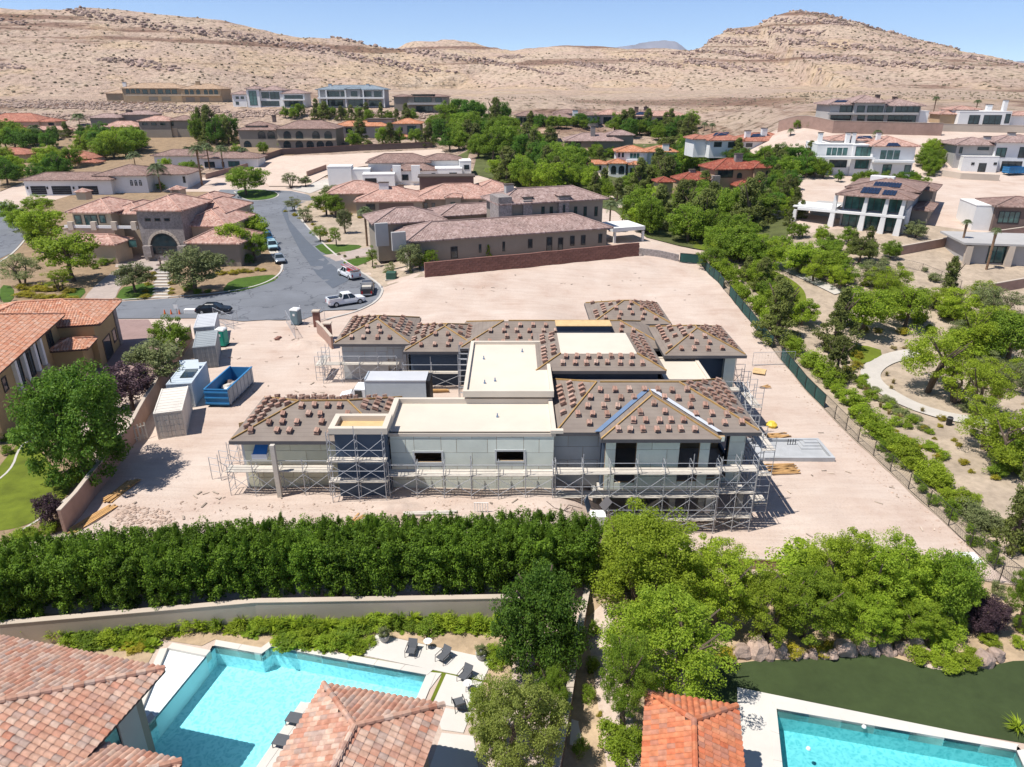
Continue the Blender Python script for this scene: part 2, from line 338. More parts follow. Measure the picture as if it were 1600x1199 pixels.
# ------------------------------------------------------------------ ground, mountain, far ranges
def grid_obj(name, xs, ys, zf, m, smooth=True, cut_=None):
    nx, ny = len(xs), len(ys); v = np.empty((ny, nx, 3), np.float32)
    for j, y in enumerate(ys):
        for i, x in enumerate(xs): v[j, i] = (x, y, zf(x, y))
    idx = np.arange(nx * ny).reshape(ny, nx)
    q = np.stack([idx[:-1, :-1], idx[:-1, 1:], idx[1:, 1:], idx[1:, :-1]], -1).reshape(-1, 4)
    if cut_:
        k = np.array([[cut_(x, y) for x in xs] for y in ys]).ravel(); q = q[~k[q].any(1)]
    return npmesh(name, v.reshape(-1, 3), q, m, smooth)
def npmesh(name, v, q, m, smooth=False):
    me = bpy.data.meshes.new(name); n = len(q); k = q.shape[1]
    me.vertices.add(len(v)); me.vertices.foreach_set('co', np.asarray(v, np.float32).ravel())
    me.loops.add(n * k); me.loops.foreach_set('vertex_index', np.asarray(q, np.int32).ravel())
    me.polygons.add(n); me.polygons.foreach_set('loop_start', np.arange(n, dtype=np.int32) * k)
    me.polygons.foreach_set('use_smooth', np.full(n, smooth, bool))
    if m: me.materials.append(m)
    me.update(calc_edges=True); return me
def site_mat():
    m, t, b = newmat('site_dirt'); b.inputs['Roughness'].default_value = 0.95; b.inputs['Specular IOR Level'].default_value = 0.15
    g = N(t, 'ShaderNodeNewGeometry').outputs['Position']
    n = N(t, 'ShaderNodeTexNoise'); n.inputs['Scale'].default_value = 0.16; n.inputs['Detail'].default_value = 9; n.inputs['Roughness'].default_value = 0.62; t.links.new(g, n.inputs['Vector'])
    c1 = ramp(t, n.outputs[0], [(0.30, (0.455, 0.34, 0.275)), (0.45, (0.52, 0.415, 0.345)), (0.58, (0.545, 0.445, 0.375)), (0.72, (0.58, 0.49, 0.42))])
    mp = N(t, 'ShaderNodeMapping'); mp.inputs['Rotation'].default_value = (0, 0, 0.5); mp.inputs['Scale'].default_value = (0.12, 1.1, 1); t.links.new(g, mp.inputs[0])
    w = N(t, 'ShaderNodeTexNoise'); w.inputs['Scale'].default_value = 1.2; w.inputs['Detail'].default_value = 5; w.inputs['Distortion'].default_value = 0.8; t.links.new(mp.outputs[0], w.inputs['Vector'])
    mx = N(t, 'ShaderNodeMix', data_type='RGBA', blend_type='MULTIPLY'); mx.inputs[0].default_value = 0.45
    t.links.new(c1, mx.inputs[6]); t.links.new(ramp(t, w.outputs[0], [(0.36, (0.86, 0.82, 0.80)), (0.55, (1, 1, 1)), (0.7, (1.05, 1.05, 1.05))]), mx.inputs[7])
    f = N(t, 'ShaderNodeTexNoise'); f.inputs['Scale'].default_value = 4.5; f.inputs['Detail'].default_value = 8; f.inputs['Roughness'].default_value = 0.7; t.links.new(g, f.inputs['Vector'])
    m2 = N(t, 'ShaderNodeMix', data_type='RGBA', blend_type='MULTIPLY'); m2.inputs[0].default_value = 0.5
    t.links.new(mx.outputs[2], m2.inputs[6]); t.links.new(ramp(t, f.outputs[0], [(0.34, (0.80, 0.77, 0.75)), (0.48, (1, 1, 1))]), m2.inputs[7])
    t.links.new(m2.outputs[2], b.inputs['Base Color'])
    ad = N(t, 'ShaderNodeMath', operation='ADD'); t.links.new(f.outputs[0], ad.inputs[0]); t.links.new(w.outputs[0], ad.inputs[1])
    bp = N(t, 'ShaderNodeBump'); bp.inputs['Strength'].default_value = 0.5; bp.inputs['Distance'].default_value = 0.14
    t.links.new(ad.outputs[0], bp.inputs['Height']); t.links.new(bp.outputs[0], b.inputs['Normal'])
    return m
M['site'] = site_mat()
def spread(parts):
    out = []
    for a, b, s in parts:
        k = max(1, round((b - a) / s)); out += [a + (b - a) * i / k for i in range(k)]
    return out + [parts[-1][1]]
POOL_L = [tuple(atz(a, b, -1.75)[:2]) for a, b in ((335, 1010), (409, 1023), (424, 1012), (668, 1056), (650, 1098), (472, 1100), (400, 1202), (330, 1290), (120, 1250), (243, 1122))]
SHELF = [tuple(atz(a, b, -1.75)[:2]) for a, b in ((262, 1014), (322, 1026), (243, 1122), (205, 1150))]
POOL_R = [tuple(atz(a, b, -2.55)[:2]) for a, b in ((1213, 1109), (1588, 1174), (1640, 1290), (1232, 1290))]
gx = spread([(-2600, -400, 100), (-400, -120, 14), (-120, -46, 4), (-46, -27, 1.0), (-27, -2, 0.33), (-2, 12, 1.0), (12, 32, 0.33), (32, 50, 1.0), (50, 130, 3), (130, 400, 14), (400, 2600, 100)])
gy = spread([(-10, 6, 4), (6, 17, 1.0), (17, 38, 0.33), (38, 70, 1.0), (70, 140, 1.6), (140, 240, 3), (240, 440, 6), (440, 6000, 200)])
def ground_z(x, y):
    z = T(x, y)
    if 39 < y < 140 and -40 < x < 45: z += 0.18 * noise.noise((x * 0.25, y * 0.25, 0)) + 0.05 * noise.noise((x * 0.9, y * 0.9, 3))
    return z


def rock_mat():
    m, t, b = newmat('desert_rock'); b.inputs['Roughness'].default_value = 0.95; b.inputs['Specular IOR Level'].default_value = 0.1
    g = N(t, 'ShaderNodeNewGeometry'); P = g.outputs['Position']
    n = N(t, 'ShaderNodeTexNoise'); n.inputs['Scale'].default_value = 0.009; n.inputs['Detail'].default_value = 10; n.inputs['Roughness'].default_value = 0.65; t.links.new(P, n.inputs['Vector'])
    c = ramp(t, n.outputs[0], [(0.30, (0.49, 0.36, 0.25)), (0.43, (0.545, 0.425, 0.325)), (0.52, (0.51, 0.38, 0.30)), (0.60, (0.56, 0.42, 0.29)), (0.72, (0.57, 0.465, 0.375))])
    # bedding of the rock: thin dark ledges that dip to the right
    mp = N(t, 'ShaderNodeMapping'); mp.inputs['Rotation'].default_value = (0.0, R(-7), 0.0); mp.inputs['Scale'].default_value = (0.005, 0.002, 0.11); t.links.new(P, mp.inputs[0])
    s = N(t, 'ShaderNodeTexNoise'); s.inputs['Scale'].default_value = 1.0; s.inputs['Detail'].default_value = 8; s.inputs['Roughness'].default_value = 0.6; s.inputs['Distortion'].default_value = 0.5; t.links.new(mp.outputs[0], s.inputs['Vector'])
    mx = N(t, 'ShaderNodeMix', data_type='RGBA', blend_type='MULTIPLY'); mx.inputs[0].default_value = 1
    t.links.new(c, mx.inputs[6]); t.links.new(ramp(t, s.outputs[0], [(0.37, (0.50, 0.42, 0.40)), (0.42, (0.72, 0.66, 0.64)), (0.45, (1, 1, 1)), (0.6, (1.06, 1.05, 1.04))]), mx.inputs[7])
    # desert scrub and loose stones
    v = N(t, 'ShaderNodeTexVoronoi'); v.inputs['Scale'].default_value = 0.15; t.links.new(P, v.inputs['Vector'])
    nn = N(t, 'ShaderNodeTexNoise'); nn.inputs['Scale'].default_value = 0.6; nn.inputs['Detail'].default_value = 4; t.links.new(P, nn.inputs['Vector'])
    ad = N(t, 'ShaderNodeMath', operation='MULTIPLY_ADD'); ad.inputs[1].default_value = 0.7; t.links.new(nn.outputs[0], ad.inputs[0]); t.links.new(v.outputs[0], ad.inputs[2])
    m2 = N(t, 'ShaderNodeMix', data_type='RGBA', blend_type='MULTIPLY'); m2.inputs[0].default_value = 1
    t.links.new(mx.outputs[2], m2.inputs[6]); t.links.new(ramp(t, ad.outputs[0], [(0.50, (0.40, 0.41, 0.36)), (0.60, (0.86, 0.86, 0.84)), (0.70, (1, 1, 1))]), m2.inputs[7])
    g3 = N(t, 'ShaderNodeTexNoise'); g3.inputs['Scale'].default_value = 0.22; g3.inputs['Detail'].default_value = 8; g3.inputs['Roughness'].default_value = 0.75; t.links.new(P, g3.inputs['Vector'])
    m3 = N(t, 'ShaderNodeMix', data_type='RGBA', blend_type='MULTIPLY'); m3.inputs[0].default_value = 1
    t.links.new(m2.outputs[2], m3.inputs[6]); t.links.new(ramp(t, g3.outputs[0], [(0.36, (0.50, 0.47, 0.45)), (0.47, (0.97, 0.96, 0.95)), (0.6, (1.12, 1.12, 1.12))]), m3.inputs[7])
    t.links.new(m3.outputs[2], b.inputs['Base Color'])
    bn = N(t, 'ShaderNodeTexNoise'); bn.inputs['Scale'].default_value = 0.09; bn.inputs['Detail'].default_value = 9; bn.inputs['Roughness'].default_value = 0.7; t.links.new(P, bn.inputs['Vector'])
    a3 = N(t, 'ShaderNodeMath', operation='ADD'); t.links.new(bn.outputs[0], a3.inputs[0]); t.links.new(s.outputs[0], a3.inputs[1])
    bp = N(t, 'ShaderNodeBump'); bp.inputs['Strength'].default_value = 0.9; bp.inputs['Distance'].default_value = 8.0
    t.links.new(a3.outputs[0], bp.inputs['Height']); t.links.new(bp.outputs[0], b.inputs['Normal'])
    return m
M['rockhill'] = rock_mat()
YS = max(y for y in gy if y < 243)
def hole(x, y): return y < 36 and x < 32 and (in_poly((x, y), POOL_L) or in_poly((x, y), SHELF) or in_poly((x, y), POOL_R))
tag(place('ground', grid_obj('ground', gx, [y for y in gy if y <= YS], ground_z, M['site'], True, hole)), kind='structure')
tag(place('desert_ground', grid_obj('desert_ground', gx, [y for y in gy if y >= YS], ground_z, M['rockhill'])), kind='structure')
def pr(px, py, y): p = aty(px, py, y); return (p.x, p.y, p.z)
ridges = [
    ([pr(-500, -60, 760), pr(-150, -12, 760), pr(0, 6, 760), pr(150, 13, 770), pr(350, 25, 790), pr(430, 44, 800), pr(520, 56, 810), pr(620, 72, 830), pr(690, 78, 830), pr(780, 92, 810), pr(880, 122, 720)], 0.335, 0.62),
    ([pr(560, 95, 1250), pr(630, 72, 1250), pr(650, 64, 1250), pr(690, 62, 1250), pr(740, 67, 1250), pr(800, 72, 1250), pr(900, 66, 1250), pr(1000, 71, 1250), pr(1100, 74, 1250), pr(1200, 80, 1250)], 0.22, 0.5),
    ([pr(800, 84, 1010), pr(930, 76, 980), pr(1080, 76, 960), pr(1120, 62, 950), pr(1136, 44, 945), pr(1180, 38, 945), pr(1208, 22, 940), pr(1245, 14, 940), pr(1300, 22, 950), pr(1365, 43, 960), pr(1418, 52, 970), pr(1455, 78, 985), pr(1500, 104, 1000), pr(1560, 126, 1020), pr(1650, 142, 1030), pr(1800, 150, 1050), pr(2100, 156, 1080)], 0.25, 0.6)]
RA = [(np.array(p), k, kb) for p, k, kb in ridges]
def hill_np(X, Y):
    Z = np.full(X.shape, -50.0)
    for P, k, kb in RA:
        best = np.full(X.shape, 1e9); bz = np.zeros(X.shape); sy = np.zeros(X.shape)
        for a, b in zip(P, P[1:]):
            dx, dy = b[0] - a[0], b[1] - a[1]
            t = np.clip(((X - a[0]) * dx + (Y - a[1]) * dy) / (dx * dx + dy * dy), 0, 1)
            cx, cy = a[0] + t * dx, a[1] + t * dy; d = np.hypot(X - cx, Y - cy)
            u = d < best; best = np.where(u, d, best); bz = np.where(u, a[2] + t * (b[2] - a[2]), bz); sy = np.where(u, Y - cy, sy)
        kk = np.where(sy > 0, kb, k)
        Z = np.maximum(Z, bz - kk * best * (1 - 0.18 * np.clip(best / 400, 0, 1)))
    return Z
hx = np.array(spread([(-1500, -700, 14), (-700, 900, 4.2), (900, 1900, 14)])); hy = np.array(spread([(395, 1020, 4.2), (1020, 1700, 14)]))
HX, HY = np.meshgrid(hx, hy)
HZ = hill_np(HX, HY)
NZ = np.array([[noise.fractal((x * 0.006, y * 0.006, 1.3), 0.9, 2.0, 6) for x in hx] for y in hy])
NG = np.array([[noise.noise((x * 0.0035, y * 0.011, 7.0)) for x in hx] for y in hy])
HZ = HZ + NZ * 3.0 * np.clip((HZ - 22) / 40, 0.12, 1) + NG * 5 * np.clip((HZ - 30) / 60, 0, 1)
RG = np.array([[abs(noise.noise((x * 0.011 + y * 0.003, y * 0.006, 4.0))) + .5 * abs(noise.noise((x * 0.026, y * 0.017, 9.0))) + .25 * abs(noise.noise((x * 0.06, y * 0.05, 2.0))) for x in hx] for y in hy])
HZ = HZ + (RG - .45) * 5 * np.clip((HZ - 26) / 45, 0, 1)
bed = (HZ + 0.16 * HX + NZ * 3) / 17.0                                    # ledges of harder beds
fr = bed - np.floor(bed)
HZ = HZ + (np.where(fr < 0.72, -fr * 3.4, (fr - 1) * 8.7)) * np.clip((HZ - 34) / 50, 0, 1) * np.clip(NG + 0.75, 0.0, 1.0)
flo = np.array([[T(float(x), float(y)) for x in hx[::8]] for y in hy[::8]])
FL = np.repeat(np.repeat(flo, 8, 0), 8, 1)[:len(hy), :len(hx)]
HZ = np.maximum(HZ, FL - 0.6)
idx = np.arange(HX.size).reshape(HX.shape)
hq = np.stack([idx[:-1, :-1], idx[:-1, 1:], idx[1:, 1:], idx[1:, :-1]], -1).reshape(-1, 4)
hill_me = npmesh('hills', np.stack([HX, HY, HZ], -1).reshape(-1, 3), hq, M['rockhill'], True)
tag(place('hills', hill_me), kind='structure')
def hill_scatter(name, n, s0, s1, m, pick, label):
    js, is_ = np.nonzero(pick); k = rng.choice(len(js), min(n, len(js)), replace=False); b = bmesh.new(); bmesh.ops.create_icosphere(b, subdivisions=1, radius=1)
    bv = np.array([v.co[:] for v in b.verts]); bf = np.array([[v.index for v in f.verts] for f in b.faces]); b.free(); V = []; Q = []
    for c, (j, i) in enumerate(zip(js[k], is_[k])):
        s = rng.uniform(s0, s1); w = bv * s * rng.uniform(.6, 1.3, (len(bv), 1)) * np.array([1.3, 1.0, .75]) + np.array([HX[j, i] + rng.uniform(-2, 2), HY[j, i] + rng.uniform(-2, 2), HZ[j, i] + .15 * s]); V.append(w); Q.append(bf + c * len(bv))
    tag(place(name, npmesh(name, np.concatenate(V), np.concatenate(Q), m)), label, 'scrub' if 'scrub' in name else 'rocks', kind='stuff')
fine = (np.abs(HX) < 900) & (HY < 1020) & (HZ > FL + 1)
hill_scatter('desert_scrub', 5500, .4, 1.2, pmat('scrub', (.27, .22, .145), .95, .3, .2, pos=True, island=.4), fine, 'low desert scrub dotting the hills')
hill_scatter('rock_outcrops', 7500, .8, 2.3, pmat('ledge_rock', (.42, .305, .255), .95, .3, .1, .6, 1, pos=True, island=.45), fine & (fr > .70) & (HZ > 42) & (NG > -.25), 'broken brown rock ledges banding the hills')
M['range'] = pmat('hazed_range_rock', (0.22, 0.22, 0.26), 0.95, 0.25, 0.004, 0.6, 0.02, pos=True)  # blue-grey base colour paints some of the distance haze into the rock
def far_range(name, pts, y):
    mb = MB(); n = 0
    P = [aty(px, py, y) for px, py in pts]; fine = []
    for a, b in zip(P, P[1:]):
        for i in range(8):
            q = a.lerp(b, i / 8); q.z += 18 * noise.fractal((q.x * 0.004, 2.2, y), 0.8, 2, 5); fine.append(q)
    fine.append(P[-1])
    rows = []
    for k, (dy, fz) in enumerate(((-1500, 0), (-900, 0.28), (-400, 0.62), (0, 1), (700, 0.4), (1500, 0))):
        rows.append([(q.x, q.y + dy + 160 * noise.noise((q.x * 0.003, k, 0)), max(0, q.z * fz * (1 + (0.25 * noise.noise((q.x * 0.004, k * 3.1, 1)) if fz < 1 else 0)))) for q in fine])
    w = len(fine); vs = [p for r in rows for p in r]
    fs = [(k * w + i, k * w + i + 1, (k + 1) * w + i + 1, (k + 1) * w + i) for k in range(len(rows) - 1) for i in range(w - 1)]
    mb.add(vs, fs); tag(mb.build(name, M['range'], smooth=True), kind='structure')
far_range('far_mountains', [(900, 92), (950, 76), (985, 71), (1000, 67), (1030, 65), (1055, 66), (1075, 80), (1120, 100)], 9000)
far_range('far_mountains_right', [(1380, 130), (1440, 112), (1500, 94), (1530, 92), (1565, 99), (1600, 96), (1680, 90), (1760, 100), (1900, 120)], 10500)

# ------------------------------------------------------------------ sheets laid on the ground
def smooth_poly(pts, k=3):
    for _ in range(k):
        q = []
        for i in range(len(pts)):
            a, b = pts[i], pts[(i + 1) % len(pts)]
            q += [(a[0] * .75 + b[0] * .25, a[1] * .75 + b[1] * .25), (a[0] * .25 + b[0] * .75, a[1] * .25 + b[1] * .75)]
        pts = q
    return pts
def drape_xy(name, xy, m, off, cell=2.5, kind='structure'):
    b = bmesh.new(); vs = [b.verts.new((x, y, 0)) for x, y in xy]; b.faces.new(vs)
    bmesh.ops.triangulate(b, faces=b.faces[:])
    xs = [p[0] for p in xy]; ys = [p[1] for p in xy]
    for ax, lo, hi in ((0, min(xs), max(xs)), (1, min(ys), max(ys))):
        k = lo + cell
        while k < hi:
            bmesh.ops.bisect_plane(b, geom=b.verts[:] + b.edges[:] + b.faces[:], plane_co=(k, 0, 0) if ax == 0 else (0, k, 0), plane_no=(1, 0, 0) if ax == 0 else (0, 1, 0)); k += cell
    for v in b.verts: v.co.z = ground_z(v.co.x, v.co.y) + off
    bmesh.ops.recalc_face_normals(b, faces=b.faces[:])
    me = bpy.data.meshes.new(name); b.to_mesh(me); b.free()
    if sum(p.normal.z for p in me.polygons) < 0: me.flip_normals()
    for p in me.polygons: p.use_smooth = True
    me.materials.append(m); o = place(name, me)
    return tag(o, kind=kind) if kind else o
def drape(name, px, m, off, cell=2.5, rnd=0, kind='structure'):
    if rnd: px = smooth_poly(px, rnd)
    return drape_xy(name, [tuple(at(*p)[:2]) for p in px], m, off, cell, kind)
def kerb_line(name, pts, w=0.35, h=0.13, m=None, smooth=True):
    P = [at(*p) for p in pts]; mb = MB()
    if smooth:
        for _ in range(2):
            q = [P[0]]
            for a, b in zip(P, P[1:]): q += [a.lerp(b, .25), a.lerp(b, .75)]
            P = q + [P[-1]]
    strip(mb, P, w, h); return tag(mb.build(name, m or M['kerb']), kind='structure')
def strip(mb, P, w, h, sink=0.3):
    rings = []
    for i, p in enumerate(P):
        a = P[max(0, i - 1)]; b = P[min(len(P) - 1, i + 1)]; d = Vector((b.x - a.x, b.y - a.y, 0)).normalized(); s = Vector((-d.y, d.x, 0)) * (w / 2)
        z = ground_z(p.x, p.y)
        rings.append([(p.x + s.x, p.y + s.y, z - sink), (p.x - s.x, p.y - s.y, z - sink), (p.x - s.x, p.y - s.y, z + h), (p.x + s.x, p.y + s.y, z + h)])
    mb.loft(rings)

M['undergrowth'] = pmat('undergrowth', (0.10, 0.115, 0.035), .95, .4, .5, .6, 8, pos=True, stain=.3)
M['track'] = pmat('track_dirt', (0.50, 0.40, 0.34), .95, .12, 1.2, .4, 14, pos=True)
# neighbourhood soils, back to front
drape('left_garden_soil', [(0, 330), (130, 300), (330, 300), (405, 330), (415, 380), (440, 420), (425, 445), (330, 462), (120, 474), (0, 478)], M['mulch'], 0.05, 4)
drape('garden_soil', [(425, 330), (480, 300), (560, 300), (640, 400), (665, 432), (600, 448), (560, 425)], M['gravel'], 0.05, 4)
drape('park_soil', [(1100, 400), (1180, 385), (1290, 360), (1440, 350), (1640, 380), (1660, 980), (1600, 925), (1452, 797), (1343, 697), (1223, 567), (1133, 455)], M['gravel'], 0.06, 1.5)
drape('far_green_ground', [(670, 260), (760, 225), (1060, 222), (1120, 245), (1235, 285), (1240, 330), (1230, 370), (1120, 395), (1010, 372), (960, 330), (800, 290)], M['undergrowth'], 0.15, 6)
drape('far_garden_ground', [(0, 200), (150, 206), (350, 205), (380, 228), (480, 236), (430, 252), (330, 262), (225, 268), (60, 275), (0, 300)], M['mulch'], 0.15, 6)
drape('vacant_lot', [(390, 262), (420, 245), (520, 243), (690, 234), (700, 245), (560, 262), (510, 275), (480, 292), (420, 292)], M['pad_dirt'], 0.22, 6)
# roads
drape('road', [(-60, 490), (130, 476), (330, 463), (395, 452), (430, 438), (443, 424), (440, 405), (418, 370), (402, 345), (385, 330), (350, 318), (330, 306), (345, 297), (400, 297), (455, 299), (482, 305), (490, 312), (470, 318), (462, 328), (470, 345), (495, 372), (520, 398), (560, 424), (598, 448), (592, 468), (560, 484), (505, 486), (475, 500), (380, 502), (330, 498), (165, 499), (-60, 512)], M['asphalt'], 0.09, 3)
drape('side_road', [(-40, 312), (10, 318), (38, 332), (52, 347), (45, 365), (20, 395), (-40, 425)], M['asphalt'], 0.09, 4)
kerb_line('kerb', [(-60, 487), (130, 473), (330, 461), (395, 450), (428, 437), (442, 423), (440, 405), (419, 371), (403, 346), (386, 330)])
kerb_line('kerb', [(462, 326), (471, 345), (496, 372), (521, 397), (560, 422), (600, 447), (594, 469), (562, 485), (510, 500)])
kerb_line('kerb', [(0, 315), (12, 317), (40, 331), (54, 347), (47, 366), (22, 396), (0, 410)])
drape('road_verge', [(402, 346), (386, 331), (377, 331), (395, 350), (410, 378), (428, 406), (436, 405), (418, 372)], M['concrete'], 0.11, 2)
drape('road_patch', [(447, 322), (452, 345), (478, 375), (506, 402), (536, 430), (548, 438), (520, 452), (495, 430), (470, 395), (452, 360), (440, 330)], pmat('asphalt_new', (0.10, 0.115, 0.14), 0.9, 0.1, 0.5, 0.2, 25, pos=True), 0.122, 3)
drape('round_island', [(368, 300), (380, 297), (410, 297), (432, 301), (434, 307), (420, 312), (395, 314), (378, 310)], M['lawn_dark'], 0.13, 3, 2)
kerb_line('kerb', [(366, 300), (380, 296), (410, 296), (434, 301), (436, 307), (420, 313), (395, 315), (376, 310), (366, 300)])
mh = MB(); c0 = at(517, 441); mh.lathe([(0.42, c0.z + 0.06), (0.42, c0.z + 0.112), (0.30, c0.z + 0.116)], 16, (c0.x, c0.y)); solo('manhole_cover', mh, M['concrete'], 'round pale manhole cover in the street', 'manhole cover')
# tuscan house front garden
drape('front_court', [(185, 398), (250, 392), (300, 392), (262, 420), (240, 425), (180, 418)], M['paver'], 0.075, 3)
drape('curved_drive', [(172, 428), (205, 410), (215, 420), (188, 448), (178, 472), (128, 474), (140, 455)], M['paver'], 0.085, 3, 1)
for nm, pp in (('lawn', [(118, 475), (139, 452), (110, 450), (95, 470)]), ('lawn', [(179, 471), (190, 450), (205, 448), (240, 440), (244, 467)]), ('lawn', [(0, 446), (22, 448), (22, 472), (0, 474)]),
               ('lawn', [(345, 458), (360, 438), (400, 432), (434, 430), (434, 438), (410, 447), (370, 458)])):
    drape(nm, pp, M['lawn_dark'], 0.10, 3, 1)
drape('far_lawn', [(488, 382), (540, 383), (567, 384), (560, 390), (520, 399), (505, 398)], M['lawn_dark'], 0.10, 3, 1)
drape('far_lawn', [(530, 410), (560, 403), (590, 402), (570, 412), (555, 418)], M['lawn_dark'], 0.10, 3, 1)
drape('garden_drive', [(505, 400), (590, 385), (615, 388), (600, 396), (525, 409)], M['paver'], 0.11, 3)
drape('modern_drive', [(455, 297), (510, 280), (530, 284), (485, 303)], M['concrete'], 0.12, 3)
# left neighbour: driveway and lawn
drape('neighbour_drive', [(168, 500), (232, 500), (252, 530), (258, 560), (240, 610), (185, 612), (150, 590), (160, 540)], M['paver_red'], 0.06, 3)
drape('left_yard_soil', [(-30, 640), (60, 640), (160, 735), (100, 830), (60, 845), (-30, 850)], M['mulch'], 0.05, 2)
drape('lawn', [(-30, 770), (30, 690), (50, 690), (90, 740), (120, 762), (60, 815), (25, 828), (-30, 832)], M['lawn'], 0.09, 2, 2)
kerb_line('kerb', [(-30, 768), (18, 738), (30, 700), (46, 690)], 0.18, 0.1)
kerb_line('kerb', [(120, 765), (78, 805), (30, 833)], 0.18, 0.1)
# park
drape('park_lawn', [(1160, 410), (1210, 424), (1252, 448), (1262, 470), (1252, 498), (1225, 498), (1185, 462), (1155, 432)], M['lawn'], 0.2, 3, 2)
drape('park_lawn', [(1322, 545), (1345, 540), (1386, 552), (1352, 572), (1330, 568)], M['lawn'], 0.2, 3, 1)
drape('park_lawn', [(1055, 375), (1130, 378), (1160, 395), (1100, 395)], M['lawn'], 0.2, 3, 1)
def ribbon(name, pts, w, m, off):
    P = [at(*p) for p in pts]
    for _ in range(3):
        q = [P[0]]
        for a, b in zip(P, P[1:]): q += [a.lerp(b, .25), a.lerp(b, .75)]
        P = q + [P[-1]]
    mb = MB(); V = []
    for i, p in enumerate(P):
        a, b = P[max(0, i - 1)], P[min(len(P) - 1, i + 1)]; d = Vector((b.x - a.x, b.y - a.y, 0)).normalized(); s_ = Vector((-d.y, d.x, 0)) * w / 2 * (1 if off > .06 else 1 + .3 * noise.noise((p.x, p.y, 0)))
        for e_ in (p + s_, p - s_): V.append((e_.x, e_.y, ground_z(e_.x, e_.y) + off))
    mb.add(V, [(2 * i, 2 * i + 1, 2 * i + 3, 2 * i + 2) for i in range(len(P) - 1)]); o = mb.build(name, m, smooth=True); tag(o, kind='structure')
    if sum(f.normal.z for f in o.data.polygons) < 0: o.data.flip_normals()
ribbon('path', [(1440, 552), (1405, 557), (1375, 567), (1358, 582), (1362, 598), (1385, 615), (1420, 634), (1460, 648), (1500, 657), (1560, 664)], 2.3, M['concrete'], .2)
ribbon('path', [(1150, 388), (1190, 404), (1230, 422), (1270, 440), (1312, 460)], 2.3, M['concrete'], .21)
# ------------------------------------------------------------------ plants
def crown_mesh(name, seed, ncl, nlf, leaf, shape='round', spread_=0.30, flat=0.8, core=False):
    r = np.random.default_rng(seed); cs = []
    for i in range(ncl):
        while True:
            d = r.normal(size=3); d /= np.linalg.norm(d)
            if d[2] > -0.75: break
        rad = (0.45 + 0.55 * r.random() ** 0.6)
        lump = 1 + 0.22 * math.sin(3 * math.atan2(d[1], d[0]) + seed) * (1 - abs(d[2])) + 0.14 * math.sin(5 * d[2] * 2 + seed * 1.7)
        p = d * rad * lump
        if shape == 'cone':
            h = r.random() ** 1.25; a = r.random() * 2 * math.pi
            rr = (1 - h) ** 0.72 * (0.50 + 0.5 * r.random()) * (0.85 + 0.3 * math.sin(9 * h + seed)); p = np.array([rr * math.cos(a), rr * math.sin(a), h * 2 - 1])
        if shape == 'column':
            a = r.random() * 2 * math.pi; q = r.random() ** 0.4; p = np.array([math.cos(a) * q, math.sin(a) * q, 2 * r.random() ** 0.8 - 1])
        if shape == 'umbrella' and p[2] < 0: p[2] *= 0.45
        cs.append(p)
    cs = np.array(cs)
    rad = spread_ * (0.6 + 0.8 * r.random(ncl))
    c = np.repeat(cs, nlf, 0); n = len(c)
    g = r.normal(size=(n, 3)); g /= np.linalg.norm(g, axis=1)[:, None]
    off = g * (np.repeat(rad, nlf)[:, None]) * (0.35 + 0.65 * r.random((n, 1)) ** 0.5); off[:, 2] *= flat
    ctr = c + off
    nrm = g * 0.8 + 0.6 * r.normal(size=(n, 3)) + np.array([0, 0, 0.75]); nrm /= np.linalg.norm(nrm, axis=1)[:, None]
    a = np.cross(nrm, r.normal(size=(n, 3))); a /= np.linalg.norm(a, axis=1)[:, None]; b = np.cross(nrm, a)
    s = leaf * (0.6 + 0.8 * r.random((n, 1)))
    v = np.stack([ctr - a * s, ctr + b * s * 0.55, ctr + a * s, ctr - b * s * 0.55], 1).reshape(-1, 3)
    v[:, 2] += 1.0
    return npmesh(name, v, np.arange(n * 4).reshape(-1, 4), None)
CR = {'round': [crown_mesh('crown', 10 + i, 80, 120, 0.046, spread_=0.27) for i in range(4)],
      'airy': [crown_mesh('crown', 20 + i, 60, 150, 0.032, spread_=0.26, flat=0.6) for i in range(4)],
      'cone': [crown_mesh('crown', 30 + i, 100, 110, 0.038, 'cone', 0.19, 0.6) for i in range(3)],
      'umb': [crown_mesh('crown', 40 + i, 64, 70, 0.05, 'umbrella', 0.26, 0.55) for i in range(3)],
      'shrub': [crown_mesh('foliage', 50 + i, 46, 70, 0.068, spread_=0.34) for i in range(4)],
      'big': [crown_mesh('crown', 60 + i, 330, 130, 0.028, spread_=0.18) for i in range(3)],
      'bigairy': [crown_mesh('crown', 70 + i, 200, 190, 0.021, spread_=0.17, flat=0.65) for i in range(4)],
      'hedge': [crown_mesh('foliage', 80 + i, 200, 95, 0.042, 'column', 0.20, 1.0) for i in range(4)]}
def trunk_mesh(seed, multi=False):
    r = random.Random(seed); mb = MB()
    for k in range(3 if multi else 1):
        a = r.random() * 6.28; lean = (0.22 if multi else 0.04); p = Vector((0.03 * math.cos(a), 0.03 * math.sin(a), -0.1)) * (1 if multi else 0.3); p.z = -0.1
        rad = 0.045 if multi else 0.06; top = Vector((lean * math.cos(a), lean * math.sin(a), 0.55))
        mid = p.lerp(top, 0.5) + Vector((r.uniform(-.03, .03), r.uniform(-.03, .03), 0))
        mb.tube(p, mid, rad, 7, rad * 0.75); mb.tube(mid, top, rad * 0.75, 7, rad * 0.5)
        for j in range(4 if not multi else 2):
            b = r.random() * 6.28; q = top + Vector((0.3 * math.cos(b), 0.3 * math.sin(b), 0.28 + 0.12 * r.random())); mb.tube(top - Vector((0, 0, 0.04 * j)), q, rad * 0.45, 5, rad * 0.16)
    return mb.mesh('trunk', M['bark'])
